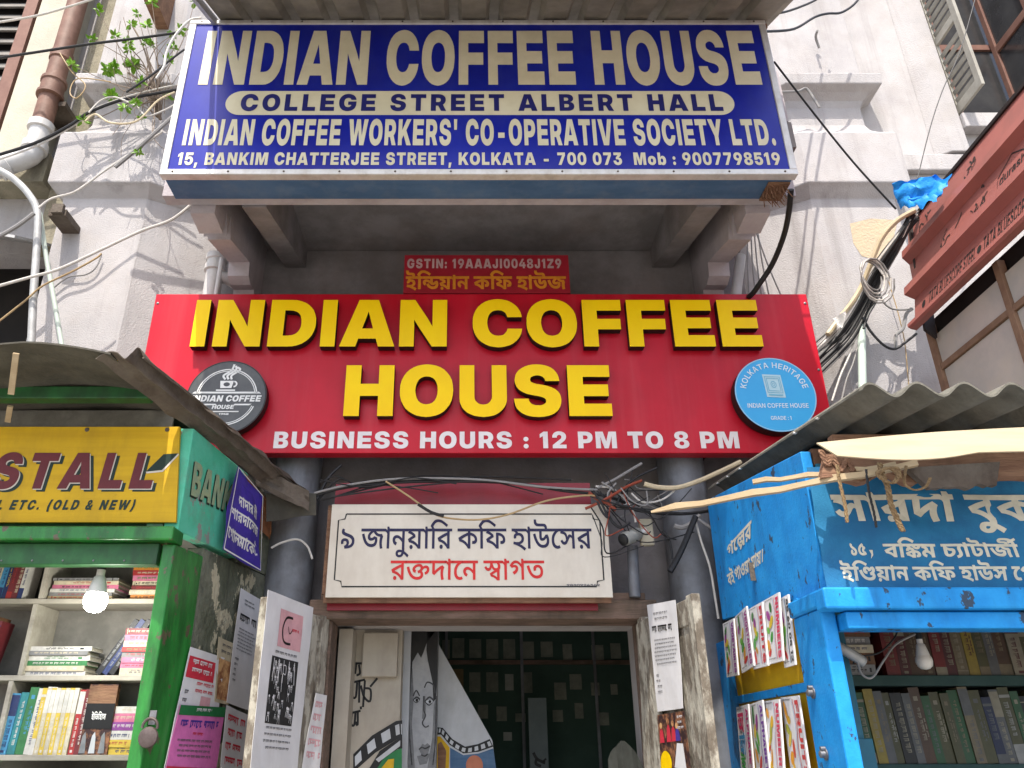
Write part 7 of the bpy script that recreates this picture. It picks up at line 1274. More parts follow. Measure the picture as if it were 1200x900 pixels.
# top shelf
z = SH[2]
upright(2, wx(-30, 708, y0), y0, z, ['cream', 'white', 'cream', 'sky', 'navy', 'maroon', 'maroon', 'white'], 'on the top shelf of the green stall', (.27, .33), (.03, .045), lean=R(4))
pile(wx(55, 700, y0), y0, z, ['tan', 'grey', 'white', 'pink', 'cream', 'grey'], 'of the magazine pile behind the lit bulb', .48, (.02, .03), d=.24, shift=.03)
pile(wx(150, 700, y0), y0, z, ['orange', 'cream', 'maroon', 'cream', 'pink', 'red', 'orange'], 'of the top shelf pile by the green post', .24, (.028, .04))
# shelf below the frame edge
z = 1.05
upright(3, wx(-10, 900, y0), y0, z, ['navy', 'blue', 'black', 'sky', 'navy', 'grey', 'blue', 'cream', 'navy', 'sky', 'maroon', 'navy', 'black', 'blue'], 'on the lowest seen shelf of the green stall', (.40, .44), (.04, .055))

# ================================================================== THE BLUE BOOK STALL (right)
RX = 1.9; RY = 4.3
bs = thing('book_stall', 'bright blue painted wooden book stall with dark crowded shelves and a cloth banner', 'stall', (3.2, RY, 0))
mb = MB()
mb.hexa([(RX, RY, 2.37), (RX + .06, RY, 2.37), (RX + .06, 6.15, 2.49), (RX, 6.15, 2.49), (RX, RY, 3.16), (RX + .06, RY, 3.16), (RX + .06, 6.15, 3.42), (RX, 6.15, 3.42)])
mb.build('side_board', M['stall_blue'], bs, bevel=.006)
boxes('corner_post', M['stall_blue'], bs, (RX - .06, RX + .02, RY - .02, RY + .36, 0, 2.28), (RX - .075, RX + .03, RY - .03, RY + .37, 2.281, 2.37), bevel=.012)
boxes('side_board', M['stall_blue'], bs, (RX + .025, RX + .06, RY + .37, 6.75, 0, 2.36), bevel=.005)
boxes('front_beam', M['stall_blue'], bs, (RX - .085, 5.2, RY - .16, RY - .035, 2.255, 2.365), bevel=.012)
boxes('front_beam', M['stall_blue'], bs, (RX + .03, 5.2, RY - .11, RY + .04, 2.165, 2.25), bevel=.008)
boxes('top_beam', M['old_wood'], bs, (RX + .07, 5.2, RY + .01, RY + .07, 3.08, 3.18))
boxes('backing_board', M['teal'], bs, (RX + .07, 5.2, RY - .02, RY, 2.37, 3.08))
boxes('inner_post', M['teal'], bs, (2.03, 2.16, 4.75, 4.8, 1.62, 2.9), (2.06, 2.19, 4.72, 4.748, 0, 1.66), bevel=.005)
boxes('far_post', M['stall_blue'], bs, (5.1, 5.2, RY, 6.75, 0, 3.3))
boxes('counter', M['teal'], bs, (RX + .07, 5.1, RY, RY + .06, 0, 1.0), (RX + .07, 5.1, RY, 5.1, 1.001, 1.03))
QY = 5.1; QS = [1.53, 2.015, 1.05]
boxes('shelf', M['shelf_teal'], bs, *[(RX + .065, 5.1, QY, QY + .3, z - .06, z) for z in QS], bevel=.004)
boxes('shelf_back', M['dark'], bs, (RX + .065, 5.1, QY + .3, QY + .34, .1, 3.0))
boxes('ceiling', M['dark'], bs, (RX + .065, 5.1, RY + .08, QY + .3, 2.96, 3.0))
boxes('display_board', M['yellow_board'], bs, (RX + .008, RX + .024, 4.78, 6.05, 1.0, 2.46))
boxes('display_rail', M['stall_blue'], bs, (RX - .012, RX + .007, 4.68, 6.08, 1.90, 1.95), (RX - .012, RX + .007, 4.68, 4.74, 1.0, 2.4), bevel=.003)
for px, py in ((953, 812), (968, 884)):
    mb = MB(); c0 = PX(px, py, RX - .062); mb.lathe(c0, (-1, 0, 0), [(.03, 0), (.03, .006), (.018, .008), (.018, .03), (.008, .036)], 14); mb.lathe(c0 + Vector((0, 0, .026)), (-1, 0, 0), [(.012, 0), (.012, .025)], 10)
    mb.build('bolt', M['steel'], bs, smooth=True)
mb = MB(); c0 = PX(884, 668, RX); mb.beam(c0 + Vector((-.008, 0, .05)), c0 + Vector((-.008, 0, -.07)), .05, .01); mb.build('rust_patch', M['rust'], bs)
# painted words on the side board
text(Patch(*[PX(x, y, RX - .001) for x, y in [(852, 641), (881, 609), (881, 630), (853.5, 653)]]), 'B', ['গ', EE, 'lp', 'র'], 'lettering', M['cloth_letters'], bs)
text(Patch(*[PX(x, y, RX - .001) for x, y in [(852, 674), (894.5, 643), (894.5, 658.5), (855, 687)]]), 'B', ['ব', 'ই', ' ', 'প', AA, 'ও', YY, AA, ' ', 'য', AA, YY, '।'], 'lettering', M['cloth_letters'], bs, wordgap=.7)
# roof of corrugated sheet
crf = thing('roof_sheet', 'wavy corrugated asbestos roof sheet over the blue stall', 'roof sheet', (3.3, 3.6, 3.21))
mb = MB()
wl = .235
def crf_fn(u, v):
    x = 1.93 + 3.4 * u
    k = 1.0 if x > 1.96 else .5
    return (x, 3.58 + 2.6 * v, 3.215 + .30 * v + .036 * math.sin((x - 1.93) / wl * 2 * math.pi) * k + .006 * math.sin(u * 13))
mb.grid(crf_fn, 200, 3, None, .012, (0, 0, 1)); mb.build('sheet', M['asbestos'], crf, smooth=True)
mb = MB()
for z, y in ((3.22, 4.05), (3.34, 5.3)): mb.box(1.98, 5.2, y, y + .06, z - .11, z - .052)
mb.build('rafter', M['old_wood'], crf)
mb = MB()
for i in range(5):
    v = rnd.uniform(.15, .95); p = Vector(crf_fn(0, v)); mb.hexa([p + Vector(q) * rnd.uniform(.3, .7) for q in [(-.02, 0, 0), (.02, 0, 0), (.02, .05, 0), (-.02, .05, 0), (-.015, .01, .014), (.015, .01, .008), (.01, .06, .014), (-.01, .05, .01)]])
mb.build('chipped_edge', M['white_paint'], crf)
# cloth banner
BY = RY - .045
def cloth_fn(p): return .02 * noise.noise(Vector((p.x * 3.2, 0, p.z * 6))) + .010 * math.sin((p.x * .6 + p.z * 1.7) * 14) * .6 + .018
def clothed(P_):
    q = Patch(*P_.c); q.n = P_.n
    q.fn = lambda u, v: cloth_fn(P_.pt(u, v))
    return q
B0_ = frontal(951, 548, 1330, 712, BY); 
B0_.c[0] = PY(944, 549, BY); B0_.c[3] = PY(967, 693, BY); B0_.c[1].z = B0_.c[0].z + .03; B0_.c[2].z = B0_.c[3].z - .06
cb = thing('cloth_banner', 'blue cloth banner with cream Bengali lettering across the front of the blue stall', 'banner', B0_.pt(.5, 0))
q = clothed(B0_); mb = MB(); mb.grid(lambda u, v: q.pt(u, v, 0), 50, 24, None, .003, q.n); mb.build('cloth', M['cloth_blue'], cb, smooth=True)
text(clothed(frontal(977, 581, 1217, 612, BY)), 'B', ['স', AA, 'র', 'দ', AA, ' ', 'ব', UU, 'ক'], 'lettering', M['cloth_letters'], cb, lift=.005, slant=-.002)
text(clothed(frontal(996, 637.5, 1014, 652, BY)), 'B', ['১', '৫'], 'lettering', M['cloth_letters'], cb, lift=.005)
mb = MB(); cq = clothed(frontal(1017, 645, 1023, 656, BY)); ngon(mb, cq, [(.2, .95), (.9, .95), (.8, .4), (.2, 0), (.5, .5)], .005); mb.build('lettering', M['cloth_letters'], cb, fix=False)
text(clothed(frontal(1035, 638.5, 1194, 654, BY)), 'B', ['ব', II, 'Nk', 'ম', ' ', 'চ', 'ya', AA, 'ট', AA, 'জ', 'II'], 'lettering', M['cloth_letters'], cb, lift=.005)
text(clothed(frontal(986, 665, 1212, 681, BY)), 'B', ['ই', II, 'ND', YY, AA, 'ন', ' ', 'ক', II, 'ফ', ' ', 'হ', AA, 'উ', 'স', ' ', EE, 'গ'], 'lettering', M['cloth_letters'], cb, lift=.005)
# timber and laths under the roof edge
mb = MB()
P_ = Patch(PY(953, 523, 3.5), PY(1330, 492, 3.5), PY(1330, 524, 3.46), PY(985, 543, 3.46))
P_.fn = lambda u, v: .03 * math.sin(u * 3 + 1)
mb.grid(lambda u, v: P_.pt(u, v * (1 - .25 * max(0, .35 - u) / .35) + .25 * max(0, .35 - u) / .35 * .8, 0) + Vector((0, 0, -.03 * math.sin(min(1, u * 2.2) * math.pi) * (1 - v))), 24, 3, None, .008, P_.n)
mb.build('plywood_strip', M['ply'], None, label='pale bent plywood strip lying along the front of the corrugated roof', cat='plywood')
def lath(a, b, w, h, label, m='wood', taper=True):
    mb = MB(); a = Vector(a); b = Vector(b); n = 10; d = (b - a).normalized()
    up = Vector((0, 0, 1)); r = d.cross(up).normalized(); u = r.cross(d)
    vs = []
    for i in range(n + 1):
        p = a.lerp(b, i / n) + u * .006 * math.sin(i * 2.1) + r * .004 * math.sin(i * 1.3)
        k = .35 if (i == 0 and taper) else 1 + .12 * math.sin(i * 1.9)
        for su, sv in ((-1, -1), (1, -1), (1, 1), (-1, 1)): vs.append(p + r * su * w / 2 * k + u * sv * h / 2 * k)
    mb.add(vs, [(4 * i + k, 4 * i + (k + 1) % 4, 4 * i + 4 + (k + 1) % 4, 4 * i + 4 + k) for i in range(n) for k in range(4)] + [(0, 1, 2, 3), (4 * n, 4 * n + 3, 4 * n + 2, 4 * n + 1)])
    return mb.build('lath', M[m], None, label=label, cat='lath')
lath(PY(763, 600, 4.3), PY(1075, 544, 3.9), .036, .03, 'long raw lath sticking out to the left under the corrugated roof')
lath(PY(882, 565, 4.2), PY(1050, 545, 3.94), .028, .022, 'shorter raw lath resting on the long one under the corrugated roof', taper=False)
mb = MB()
P_ = Patch(PY(968, 532, 4.02), PY(1235, 528, 4.02), PY(1235, 558, 4.0), PY(962, 560, 4.0)); 
mb.grid(lambda u, v: P_.pt(u, v, 0) + Vector((0, 0, (1 - v) * .05 * noise.noise(Vector((u * 9, 2, 5))))), 30, 3, None, .06, -P_.n)
mb.build('timber', M['old_wood'], None, label='splintered red brown timber behind the plywood strip above the cloth banner', cat='timber')
mb = MB()
P_ = Patch(PY(1062, 548, 3.95), PY(1172, 541, 3.95), PY(1168, 569, 3.95), PY(1090, 572, 3.95))
mb.grid(lambda u, v: P_.pt(u, v, 0) + Vector((0, 0, (1 - v) * .03 * noise.noise(Vector((u * 6, 1, 3))))), 14, 3, None, .04, -P_.n)
mb.build('timber', M['rust'], None, label='short broken plank end tied with jute rope above the cloth banner', cat='timber')
def rope(px, Y, r, label, m='rope', amp=.006):
    pts = spline([PY(x, y, Y) for x, y in px], 8); mb = MB()
    for ph in (0, 2.1, 4.2):
        mb.tube([p + Vector((math.cos(i * .9 + ph), .6 * math.sin(i * .9 + ph), .3 * math.sin(i * .9 + ph))) * r * .8 for i, p in enumerate(pts)], r * .7, 5)
    return mb.build('rope', M[m], None, label=label, cat='rope', smooth=True)
rope([(1031, 543), (1034, 556), (1040, 570), (1044, 590), (1052, 610), (1058, 622)], 3.9, .011, 'knotted jute rope hanging over the first cream letters of the word book')
rope([(1028, 556), (1040, 548), (1052, 556), (1046, 566), (1032, 560), (1030, 552), (1050, 548), (1054, 560)], 3.88, .009, 'rope knot tied round the timber above the hanging rope')
rope([(1062, 546), (1060, 566), (1072, 574), (1085, 570), (1090, 560)], 3.9, .006, 'thin pale cord looped under the broken plank end')
rope([(981, 545), (984, 565), (990, 590), (993, 612)], 3.95, .007, 'frayed rope end hanging over the left end of the cloth banner')
rope([(1015, 550), (1018, 575), (1024, 600), (1027, 618)], 3.96, .005, 'dark string hanging over the cloth banner between two ropes', 'cable_black')
rope([(962, 528), (970, 545), (975, 535), (985, 552), (992, 538), (1000, 552)], 4.0, .012, 'tangled dark rope wound at the left end of the timber', 'old_wood')
# children's books hanging on the side board
def chart(yb, zt, w, h, title, col, label, tilt, seed_, big=None, stripe=None, warm=False):
    """thin cover hanging on the stall side with its near edge a little further out than its far edge"""
    rs = random.Random(seed_)
    d = Vector((-math.sin(tilt), -math.cos(tilt), rs.uniform(-.05, .05)))
    p0 = Vector((RX - .03, yb, zt)); sag = Vector((-.02 + rs.uniform(-.02, .01), rs.uniform(-.02, .03), -h))
    P_ = Patch(p0, p0 + d * w, p0 + d * w + sag, p0 + sag, Vector((-5, 0, 1.6)))
    rs = random.Random(seed_)
    t = thing('hanging_book', label, 'book', p0)
    slab(P_, .010, [M['paper']], 'cover', t, n0=-.010)
    tq = Patch(P_.pt(.94, .95), P_.pt(.94, .05), P_.pt(.76, .05), P_.pt(.76, .95), Vector((-5, 0, 1.6)))
    text(tq, 'H', title, 'lettering', col, t, lift=.002)
    mb = MB(); stroke(mb, P_, [(.66, .97), (.72, .7), (.64, .4), (.7, .04)], .008, .002, 0, 5); stroke(mb, P_, [(.60, .97), (.66, .7), (.58, .4), (.64, .04)], .004, .002, 1, 5)
    mb.build('curved_line', [col, ink((.05, .25, .55))], t, fix=False)
    hues = [(.55, .03, .03), (.62, .28, .02), (.05, .30, .04), (.12, .40, .04), (.62, .45, .03), (.30, .04, .25), (.02, .14, .02), (.03, .22, .5)]
    if warm: hues = [(.72, .42, .03), (.70, .30, .02), (.62, .08, .03), (.66, .48, .06), (.4, .4, .05)]
    ms, mb = [], MB(); n = 7
    for k in range(n):
        cu, cv = rs.uniform(.2, .5), .11 + .78 * (k + .5) / n; ru, rv, ph = rs.uniform(.09, .17), rs.uniform(.05, .08), rs.uniform(0, 3)
        pts = [P_.pt(cu + ru * math.cos(a) * math.cos(ph) - rv * math.sin(a) * math.sin(ph), cv + (ru * math.cos(a) * math.sin(ph) + rv * math.sin(a) * math.cos(ph)) * .9, .002 + .0004 * k) for a in [i * 2 * math.pi / 12 for i in range(12)]]
        ms.append(ink(hues[k % len(hues)])); mb.add(pts, [tuple(range(12))], k)
    if not big: mb.build('picture', ms, t, fix=False)
    for q, ch, c in (big or []): text(P_.sub(*q), 'B', [ch], 'lettering', ink(c), t, lift=.004)
    mb = MB(); scribble(mb, P_, 1, .06, .62, .03, .08, .002); scribble(mb, P_, 1, .06, .62, .93, .98, .002); mb.build('lettering', M['ink_grey'], t, fix=False)
    return t
chart(6.06, 2.45, .36, .37, 'VEGETABLES', ink((.30, .03, .30)), "hanging children's vegetables book farthest from the blue post in the upper row", R(5), 1)
chart(5.76, 2.455, .36, .375, 'VEGETABLES', ink((.34, .03, .22)), "hanging children's vegetables book second from the far end of the upper row", R(5), 2)
chart(5.46, 2.46, .36, .38, 'FRUITS', ink((.60, .03, .05)), "hanging children's fruits book with a red title, upper row beside the numbers book", R(5), 3)
chart(5.16, 2.465, .36, .385, 'NUMBERS', ink((.66, .05, .12)), "hanging children's numbers book with a pink title, nearest the blue post", R(5), 4)
chart(4.92, 2.43, .20, .39, '85 60 05 12', M['ink_black'], "page of black printed numbers showing behind the children's numbers book", R(3), 9)
chart(6.0, 1.875, .36, .43, 'ALPHABET', ink((.5, .03, .20)), "hanging children's letter book with big red and blue Bengali letters, lower row", R(5), 5, big=[((.1, .58, .62, .9), 'অ', (.58, .03, .12)), ((.1, .58, .3, .58), 'আ', (.03, .25, .5)), ((.12, .5, .1, .26), 'ই', (.05, .35, .06))])
chart(5.7, 1.88, .34, .43, 'ALPHABET', ink((.2, .05, .35)), "hanging children's alphabet book with a purple title, lower row", R(5), 6)
chart(5.42, 1.885, .36, .44, 'NUMBERS', ink((.62, .06, .12)), "yellow pictured children's book, third from the far end of the lower hanging row", R(5), 7, warm=True)
chart(5.12, 1.89, .36, .45, 'FRUITS', ink((.62, .06, .06)), "yellow pictured children's fruits book nearest the blue post in the lower row", R(5), 8, warm=True)
# books on the dark shelves
y1 = QY + .02
z = QS[0]
x = wx(994, 885, y1)
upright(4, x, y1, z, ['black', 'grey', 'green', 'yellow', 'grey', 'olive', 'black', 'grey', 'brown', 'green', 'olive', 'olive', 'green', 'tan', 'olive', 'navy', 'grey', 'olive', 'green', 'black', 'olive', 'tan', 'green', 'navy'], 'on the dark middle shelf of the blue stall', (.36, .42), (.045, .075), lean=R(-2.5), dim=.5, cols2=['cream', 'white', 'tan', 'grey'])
z = QS[1]
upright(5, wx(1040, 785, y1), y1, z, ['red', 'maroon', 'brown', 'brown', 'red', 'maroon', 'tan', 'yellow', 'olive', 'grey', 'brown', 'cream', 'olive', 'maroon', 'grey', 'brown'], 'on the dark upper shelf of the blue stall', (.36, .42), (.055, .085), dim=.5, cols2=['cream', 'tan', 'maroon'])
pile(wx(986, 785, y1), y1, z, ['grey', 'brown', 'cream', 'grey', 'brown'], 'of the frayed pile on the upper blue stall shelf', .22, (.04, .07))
z = QS[2]
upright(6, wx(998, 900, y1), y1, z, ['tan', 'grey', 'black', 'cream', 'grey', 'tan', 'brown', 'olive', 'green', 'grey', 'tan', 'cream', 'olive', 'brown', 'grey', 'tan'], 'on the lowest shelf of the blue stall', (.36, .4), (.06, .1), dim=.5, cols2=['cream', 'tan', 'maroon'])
bulb(PY(1083, 775, 4.7), False, 'light_bulb', 'unlit dull bulb hanging in the dark blue stall', 1.0)
mb = MB(); pts = spline([PY(948, 752, 4.66), PY(975, 755, 4.66), PY(995, 765, 4.66), PY(1012, 776, 4.68)], 10)
mb.tube(pts, [.028 + .003 * (i % 2) for i in range(len(pts))], 12); mb.build('flexible_hose', M['conduit'], None, smooth=True, label='ribbed grey hose curving in behind the blue corner post', cat='hose')
cable([PY(1005, 776, 4.66), PY(1010, 790, 4.66), PY(1022, 794, 4.66), PY(1035, 775, 4.66), PY(1050, 755, 4.68), PY(1075, 742, 4.7)], .006, M['cable_grey'], 'thin grey cable looping up to the dull bulb in the blue stall')
cable([PY(1000, 778, 4.67), PY(1005, 770, 4.67), PY(1030, 765, 4.67), PY(1048, 748, 4.68), PY(1052, 735, 4.7)], .005, M['cable_black'], 'thin black cable at the left end of the dark shelves of the blue stall')

# ================================================================== THE RED SHEET SHED (upper right)
shd = thing('tin_shed', 'red ribbed sheet shed with dusty panes sticking out high above the blue stall', 'shed', (4.2, 4.5, 3.6))
SX0, SZ0, SX1, SZ1 = 3.70, 4.76, 4.15, 6.10           # foot and head of the leaning sheet
sheet_normal = Vector((-(SZ1 - SZ0), 0, (SX1 - SX0))).normalized(); up_ = Vector((SX1 - SX0, 0, SZ1 - SZ0)); LEN = up_.length; up_.normalize()
FOOT = Vector((SX0, 0, SZ0))
prof = [(0, 0), (.0, .045), (.02, .06), (.06, .06), (.09, .0)]
for c0 in (.46, .96):
    prof += [(c0 - .09, 0), (c0 - .045, .075), (c0 + .045, .075), (c0 + .09, 0)]
prof += [(LEN, 0)]
def sheet_end(h): return 5.78 + .42 * h / LEN + .02 * math.sin(h * 31)
mb = MB(); n = len(prof)
near = [FOOT + up_ * h + sheet_normal * o + Vector((0, 1.0, 0)) for h, o in prof]; far = [FOOT + up_ * h + sheet_normal * o + Vector((0, sheet_end(h), 0)) for h, o in prof]
vs = near + far + [p - sheet_normal * .004 for p in near] + [p - sheet_normal * .004 for p in far]
fs = []
for i in range(n - 1): fs += [(i, i + 1, n + i + 1, n + i), (2 * n + i, 3 * n + i, 3 * n + i + 1, 2 * n + i + 1), (n + i, n + i + 1, 3 * n + i + 1, 3 * n + i), (i, 2 * n + i, 2 * n + i + 1, i + 1)]
fs += [(0, n, 3 * n, 2 * n), (n - 1, 3 * n - 1, 4 * n - 1, 2 * n - 1)]
mb.add(vs, fs); sheet = mb.build('sheet', M['shed_red'], shd)
mb = MB(); a = FOOT + up_ * (LEN + .01); mb.beam(a + Vector((0, 1, 0)), a + Vector((0, 6.15, 0)), .05, .03); mb.build('dark_flashing', M['shed_edge'], shd)
mb = MB()
mb.prism([FOOT + Vector((.04, 5.72, -.02)), FOOT + Vector((.12, 5.72, -.1)), Vector((SX1 + .06, 6.1, SZ1)), Vector((SX1 - .04, 6.1, SZ1))], (0, .03, 0)); mb.build('dark_end_plate', M['shed_edge'], shd)
SHEET_PLANE = (tuple(FOOT + sheet_normal * .002), tuple(sheet_normal))
def sheet_text(px, s, fn='S', m=None, **k): return text(Patch(*[PL(x, y, *SHEET_PLANE) for x, y in px], Vector((-9, 0, 7))), fn, s, 'lettering', m or M['ink_black'], sheet, lift=.003, **k)
# the printed line runs along the lowest band, between two ribs
def band(ha, hb, ya, yb): return Patch(FOOT + up_ * hb + Vector((0, ya, 0)), FOOT + up_ * hb + Vector((0, yb, 0)), FOOT + up_ * ha + Vector((0, yb, 0)), FOOT + up_ * ha + Vector((0, ya, 0)), Vector((-9, 0, 8)))
def y_on_sheet(px, py): return PL(px, py, *SHEET_PLANE).y
def along(ha, hb, pixel_a, pixel_b, s, **k): text(band(ha, hb, y_on_sheet(*pixel_a), y_on_sheet(*pixel_b)), 'S', s, 'lettering', M['ink_black'], sheet, lift=.003, **k)
along(.15, .28, (1089, 346), (1143, 300), 'TATA BLUESCOPE STEEL', spacing=8)
along(.15, .28, (1152, 292), (1204, 250), 'TATA BLUESCOPE', spacing=8)
mb = MB(); 
for px in ((1147, 297), (1083, 351)):
    y = y_on_sheet(*px); P_ = band(.18, .25, y + .03, y - .03); mb.add(ellipse_poly(P_, .5, .5, .45, .5, 14, .003), [tuple(range(14))])
mb.build('printed_dot', M['ink_black'], sheet, fix=False)
P_ = band(.62, .86, y_on_sheet(1170, 200), y_on_sheet(1202, 170)); text(P_.sub(.08, 1, .1, .48), 'S', 'durash', 'lettering', M['ink_black'], sheet, lift=.003)
mb = MB(); stroke(mb, P_, [(0, .5), (.5, .95), (1.05, .5)], .012, .003); stroke(mb, P_, [(.0, .42), (.0, .02), (1.0, .02)], .006, .003); mb.build('roof_mark', M['ink_black'], sheet, fix=False)
for c, (ha, hb) in (((1112, 268), (.58, .80)), ((1150, 205), (.62, .84)), ((1083, 262), (1.08, 1.3)), ((1133, 228), (1.1, 1.3))):
    mb = MB(); y = y_on_sheet(*c); P_ = band(ha, hb, y + .1, y - .1)
    for k in range(7):
        u = rnd.random(); v = rnd.random(); pts = [(u, v)]
        for j in range(3): u += rnd.uniform(-.25, .25); v += rnd.uniform(-.25, .25); pts.append((u, v))
        stroke(mb, P_, pts, rnd.uniform(.006, .016), .003, None, 3)
    mb.build('smudged_mark', M['shed_edge'], sheet, fix=False)
# window below the sheet: posts, battens, dusty sheet panes
WXp = 3.86
fr = boxes('window_frame', M['pane_wood'], shd, (WXp - .03, WXp + .03, 5.80, 5.87, 3.3, 4.84), (WXp - .03, WXp + .03, 4.86, 4.92, 3.3, 4.84), (WXp - .03, WXp + .03, 3.7, 3.76, 3.3, 4.84), (WXp - .025, WXp + .025, 3.761, 4.859, 4.41, 4.46), (WXp - .025, WXp + .025, 4.921, 5.799, 4.41, 4.46),
           (WXp - .025, WXp + .025, 3.761, 4.859, 3.78, 3.83), (WXp - .025, WXp + .025, 4.921, 5.799, 3.78, 3.83), bevel=.004)
for ya, yb in ((4.925, 5.795), (3.765, 4.855), (2.2, 3.695)):
    for za, zb in ((3.3, 3.775), (3.835, 4.405), (4.465, 4.72)): boxes('pane', M['pane'], fr, (WXp - .004, WXp + .004, ya, yb, za, zb))
boxes('gap_shade', M['dark'], shd, (WXp + .05, WXp + .07, 2, 5.86, 3.3, 4.9)); boxes('end_wall', M['pane_wood'], shd, (WXp + .08, 6, 5.80, 5.86, 3.3, 4.9))  # near-black sheet paints in the shade under the overhanging red sheet
boxes('floor_beam', M['old_wood'], shd, (3.8, 6, 2, 5.9, 3.55, 3.66)) if False else None
boxes('support_post', M['old_wood'], shd, (3.82, 3.9, 5.88, 5.96, 0, 3.6))
# torn blue tarp caught on the upper edge
mb = MB(); P_ = Patch(PY(1046, 217, 5.72), PY(1116, 203, 5.3), PY(1098, 236, 5.3), PY(1056, 246, 5.72))
def tarp(u, v):
    p = P_.pt(u, v); k = (1 - u)
    return p + Vector((.03 * noise.noise(Vector((u * 5, v * 6, 1))), .08 * noise.noise(Vector((u * 4, v * 5, 7))), .05 * noise.noise(Vector((u * 7, v * 4, 3))) + k * .05 * math.sin(v * 9)))
mb.grid(tarp, 24, 16, None, .003, (0, 1, 0)); mb.build('tarp', M['tarp'], None, smooth=True, label='torn bright blue plastic sheet caught on the upper edge of the red shed', cat='plastic sheet')

# ================================================================== PIPES
def pipe(name, px, Y, r, m, label, collars=(), seg=18, cat='pipe', sm=8):
    pts = [PY(x, y, Y) if len(k) == 0 else PY(x, y, k[0]) for x, y, *k in px]
    t = thing(name, label, cat, pts[-1])
    mb = MB(); mb.tube(spline(pts, sm) if len(pts) > 2 else pts, r, seg); mb.build('shaft', m, t, smooth=True)
    for (x, y, h, rr) in collars:
        p = PY(x, y, Y); d = (pts[0] - pts[-1]).normalized()
        mb = MB(); mb.lathe(p - d * h / 2, d, [(r * 1.01, 0), (r * rr, .01), (r * rr, h * .3), (r * (rr - .07), h * .4), (r * (rr - .07), h * .62), (r * rr, h * .7), (r * rr, h - .01), (r * 1.01, h)], seg); mb.build('collar', m, t, smooth=True)
    return t
bt = PY(92, -40, 6.58); bb = PY(51, 152, 6.58); xm = -4.6
t = thing('drain_pipe', 'rusty brown iron drain pipe running up the left wall', 'pipe', (xm, 6.58, bb.z))
mb = MB(); mb.tube([(xm, 6.58, bb.z), (xm, 6.58, 12)], .105, 20); mb.build('shaft', M['brown_pipe'], t, smooth=True)
for py, h in ((105, .26), (68, .12)):
    z = PY(60, py, 6.58).z; mb = MB(); mb.lathe((xm, 6.58, z - h / 2), (0, 0, 1), [(.106, 0), (.14, .01), (.14, .05), (.122, .06), (.122, h - .06), (.135, h - .05), (.135, h - .01), (.106, h)] if h > .2 else [(.106, 0), (.12, .01), (.12, h - .01), (.106, h)], 20); mb.build('collar', M['brown_pipe'], t, smooth=True)
mb = MB(); z = PY(60, 120, 6.58).z; mb.box(xm - .14, xm + .18, 6.60, 6.995, z - .03, z + .03); mb.build('clamp', M['rust'], t)
t = thing('drain_pipe', 'white plastic pipe joining the foot of the brown iron drain pipe', 'pipe', (xm, 6.58, bb.z - .9))
zb = bb.z
mb = MB(); mb.tube(spline([(xm, 6.58, zb + .02), (xm, 6.58, zb - .3), (xm - .08, 6.56, zb - .42), (xm - .32, 6.5, zb - .62), (xm - .42, 6.48, zb - .8), (xm - .44, 6.48, zb - 1.3)], 7), .105, 20); mb.build('shaft', M['pvc'], t, smooth=True)
for z in (zb - .02, zb - .3): 
    mb = MB(); mb.lathe((xm, 6.58, z), (0, 0, 1), [(.106, 0), (.13, .01), (.13, .09), (.106, .1)], 20); mb.build('collar', M['pvc'], t, smooth=True)
mb = MB(); d = Vector((-.3, -.06, -.3)).normalized(); mb.lathe((xm - .2, 6.53, zb - .52), d, [(.106, 0), (.128, .01), (.128, .1), (.106, .11)], 20); mb.build('collar', M['pvc'], t, smooth=True)
t = thing('drain_pipe', 'white plastic down pipe disappearing behind the left end of the red signboard', 'pipe', (-2.52, 6.6, 4.2))
pz = PY(257, 308, 6.6)
mb = MB(); mb.tube([(-2.5, 6.62, 4.2), (-2.5, 6.62, 6.05)], .085, 18); mb.build('shaft', M['pvc'], t, smooth=True)
mb = MB(); mb.lathe((-2.5, 6.62, pz.z - .1), (0, 0, 1), [(.086, 0), (.105, .01), (.105, .07), (.09, .08), (.09, .12), (.105, .13), (.105, .19), (.086, .2)], 18); mb.build('collar', M['pvc'], t, smooth=True)
mb = MB(); mb.tube([(-2.41, 6.5, 4.3), (-2.41, 6.5, 5.95)], .022, 10); mb.build('thin_pipe', M['pvc'], t, smooth=True)
mb = MB(); mb.tube(spline([(-2.5, 6.62, 5.85), (-2.35, 6.66, 5.80), (-2.2, 6.75, 5.72)], 6), .06, 14); mb.build('branch', M['pvc'], t, smooth=True)
pipe('conduit', [(868, 300), (862, 350), (860, 380)], 6.62, .05, M['pvc'], 'white plastic pipe with a red joint at the right end of the red signboard')
pipe('conduit', [(-8, 196), (14, 208), (34, 228), (44, 250), (43, 290), (39, 350), (36, 420), (34, 450)], 6.25, .034, M['conduit'], 'thick grey ribbed conduit bending down beside the dark opening', sm=10)
pipe('conduit', [(47, 250), (54, 300), (63, 350), (70, 390), (76, 425)], 6.35, .022, mat('pale_green_pipe', (.42, .48, .42), rough=.5), 'thin pale green conduit beside the thick grey one')
pipe('conduit', [(1010, 350), (1010, 400), (1011, 470)], 6.42, .035, mat('mint_pipe', (.56, .66, .58), rough=.5), 'pale mint pipe standing upright on the right wall below the cable bundle')
pipe('conduit', [(741, 640), (744, 700)], 6.5, .045, M['grey_col'], 'grey pipe below the security camera')
pipe('conduit', [(584, 1), (584, 2)], 6.5, .01, M['steel'], 'x') if False else None
mb = MB(); a = PY(84, 272, 6.6); mb.box(a.x - .09, a.x + .08, 6.3, 6.6, a.z - .02, a.z + .05); mb.box(a.x - .05, a.x + .06, 6.26, 6.3, a.z - .01, a.z + .09)
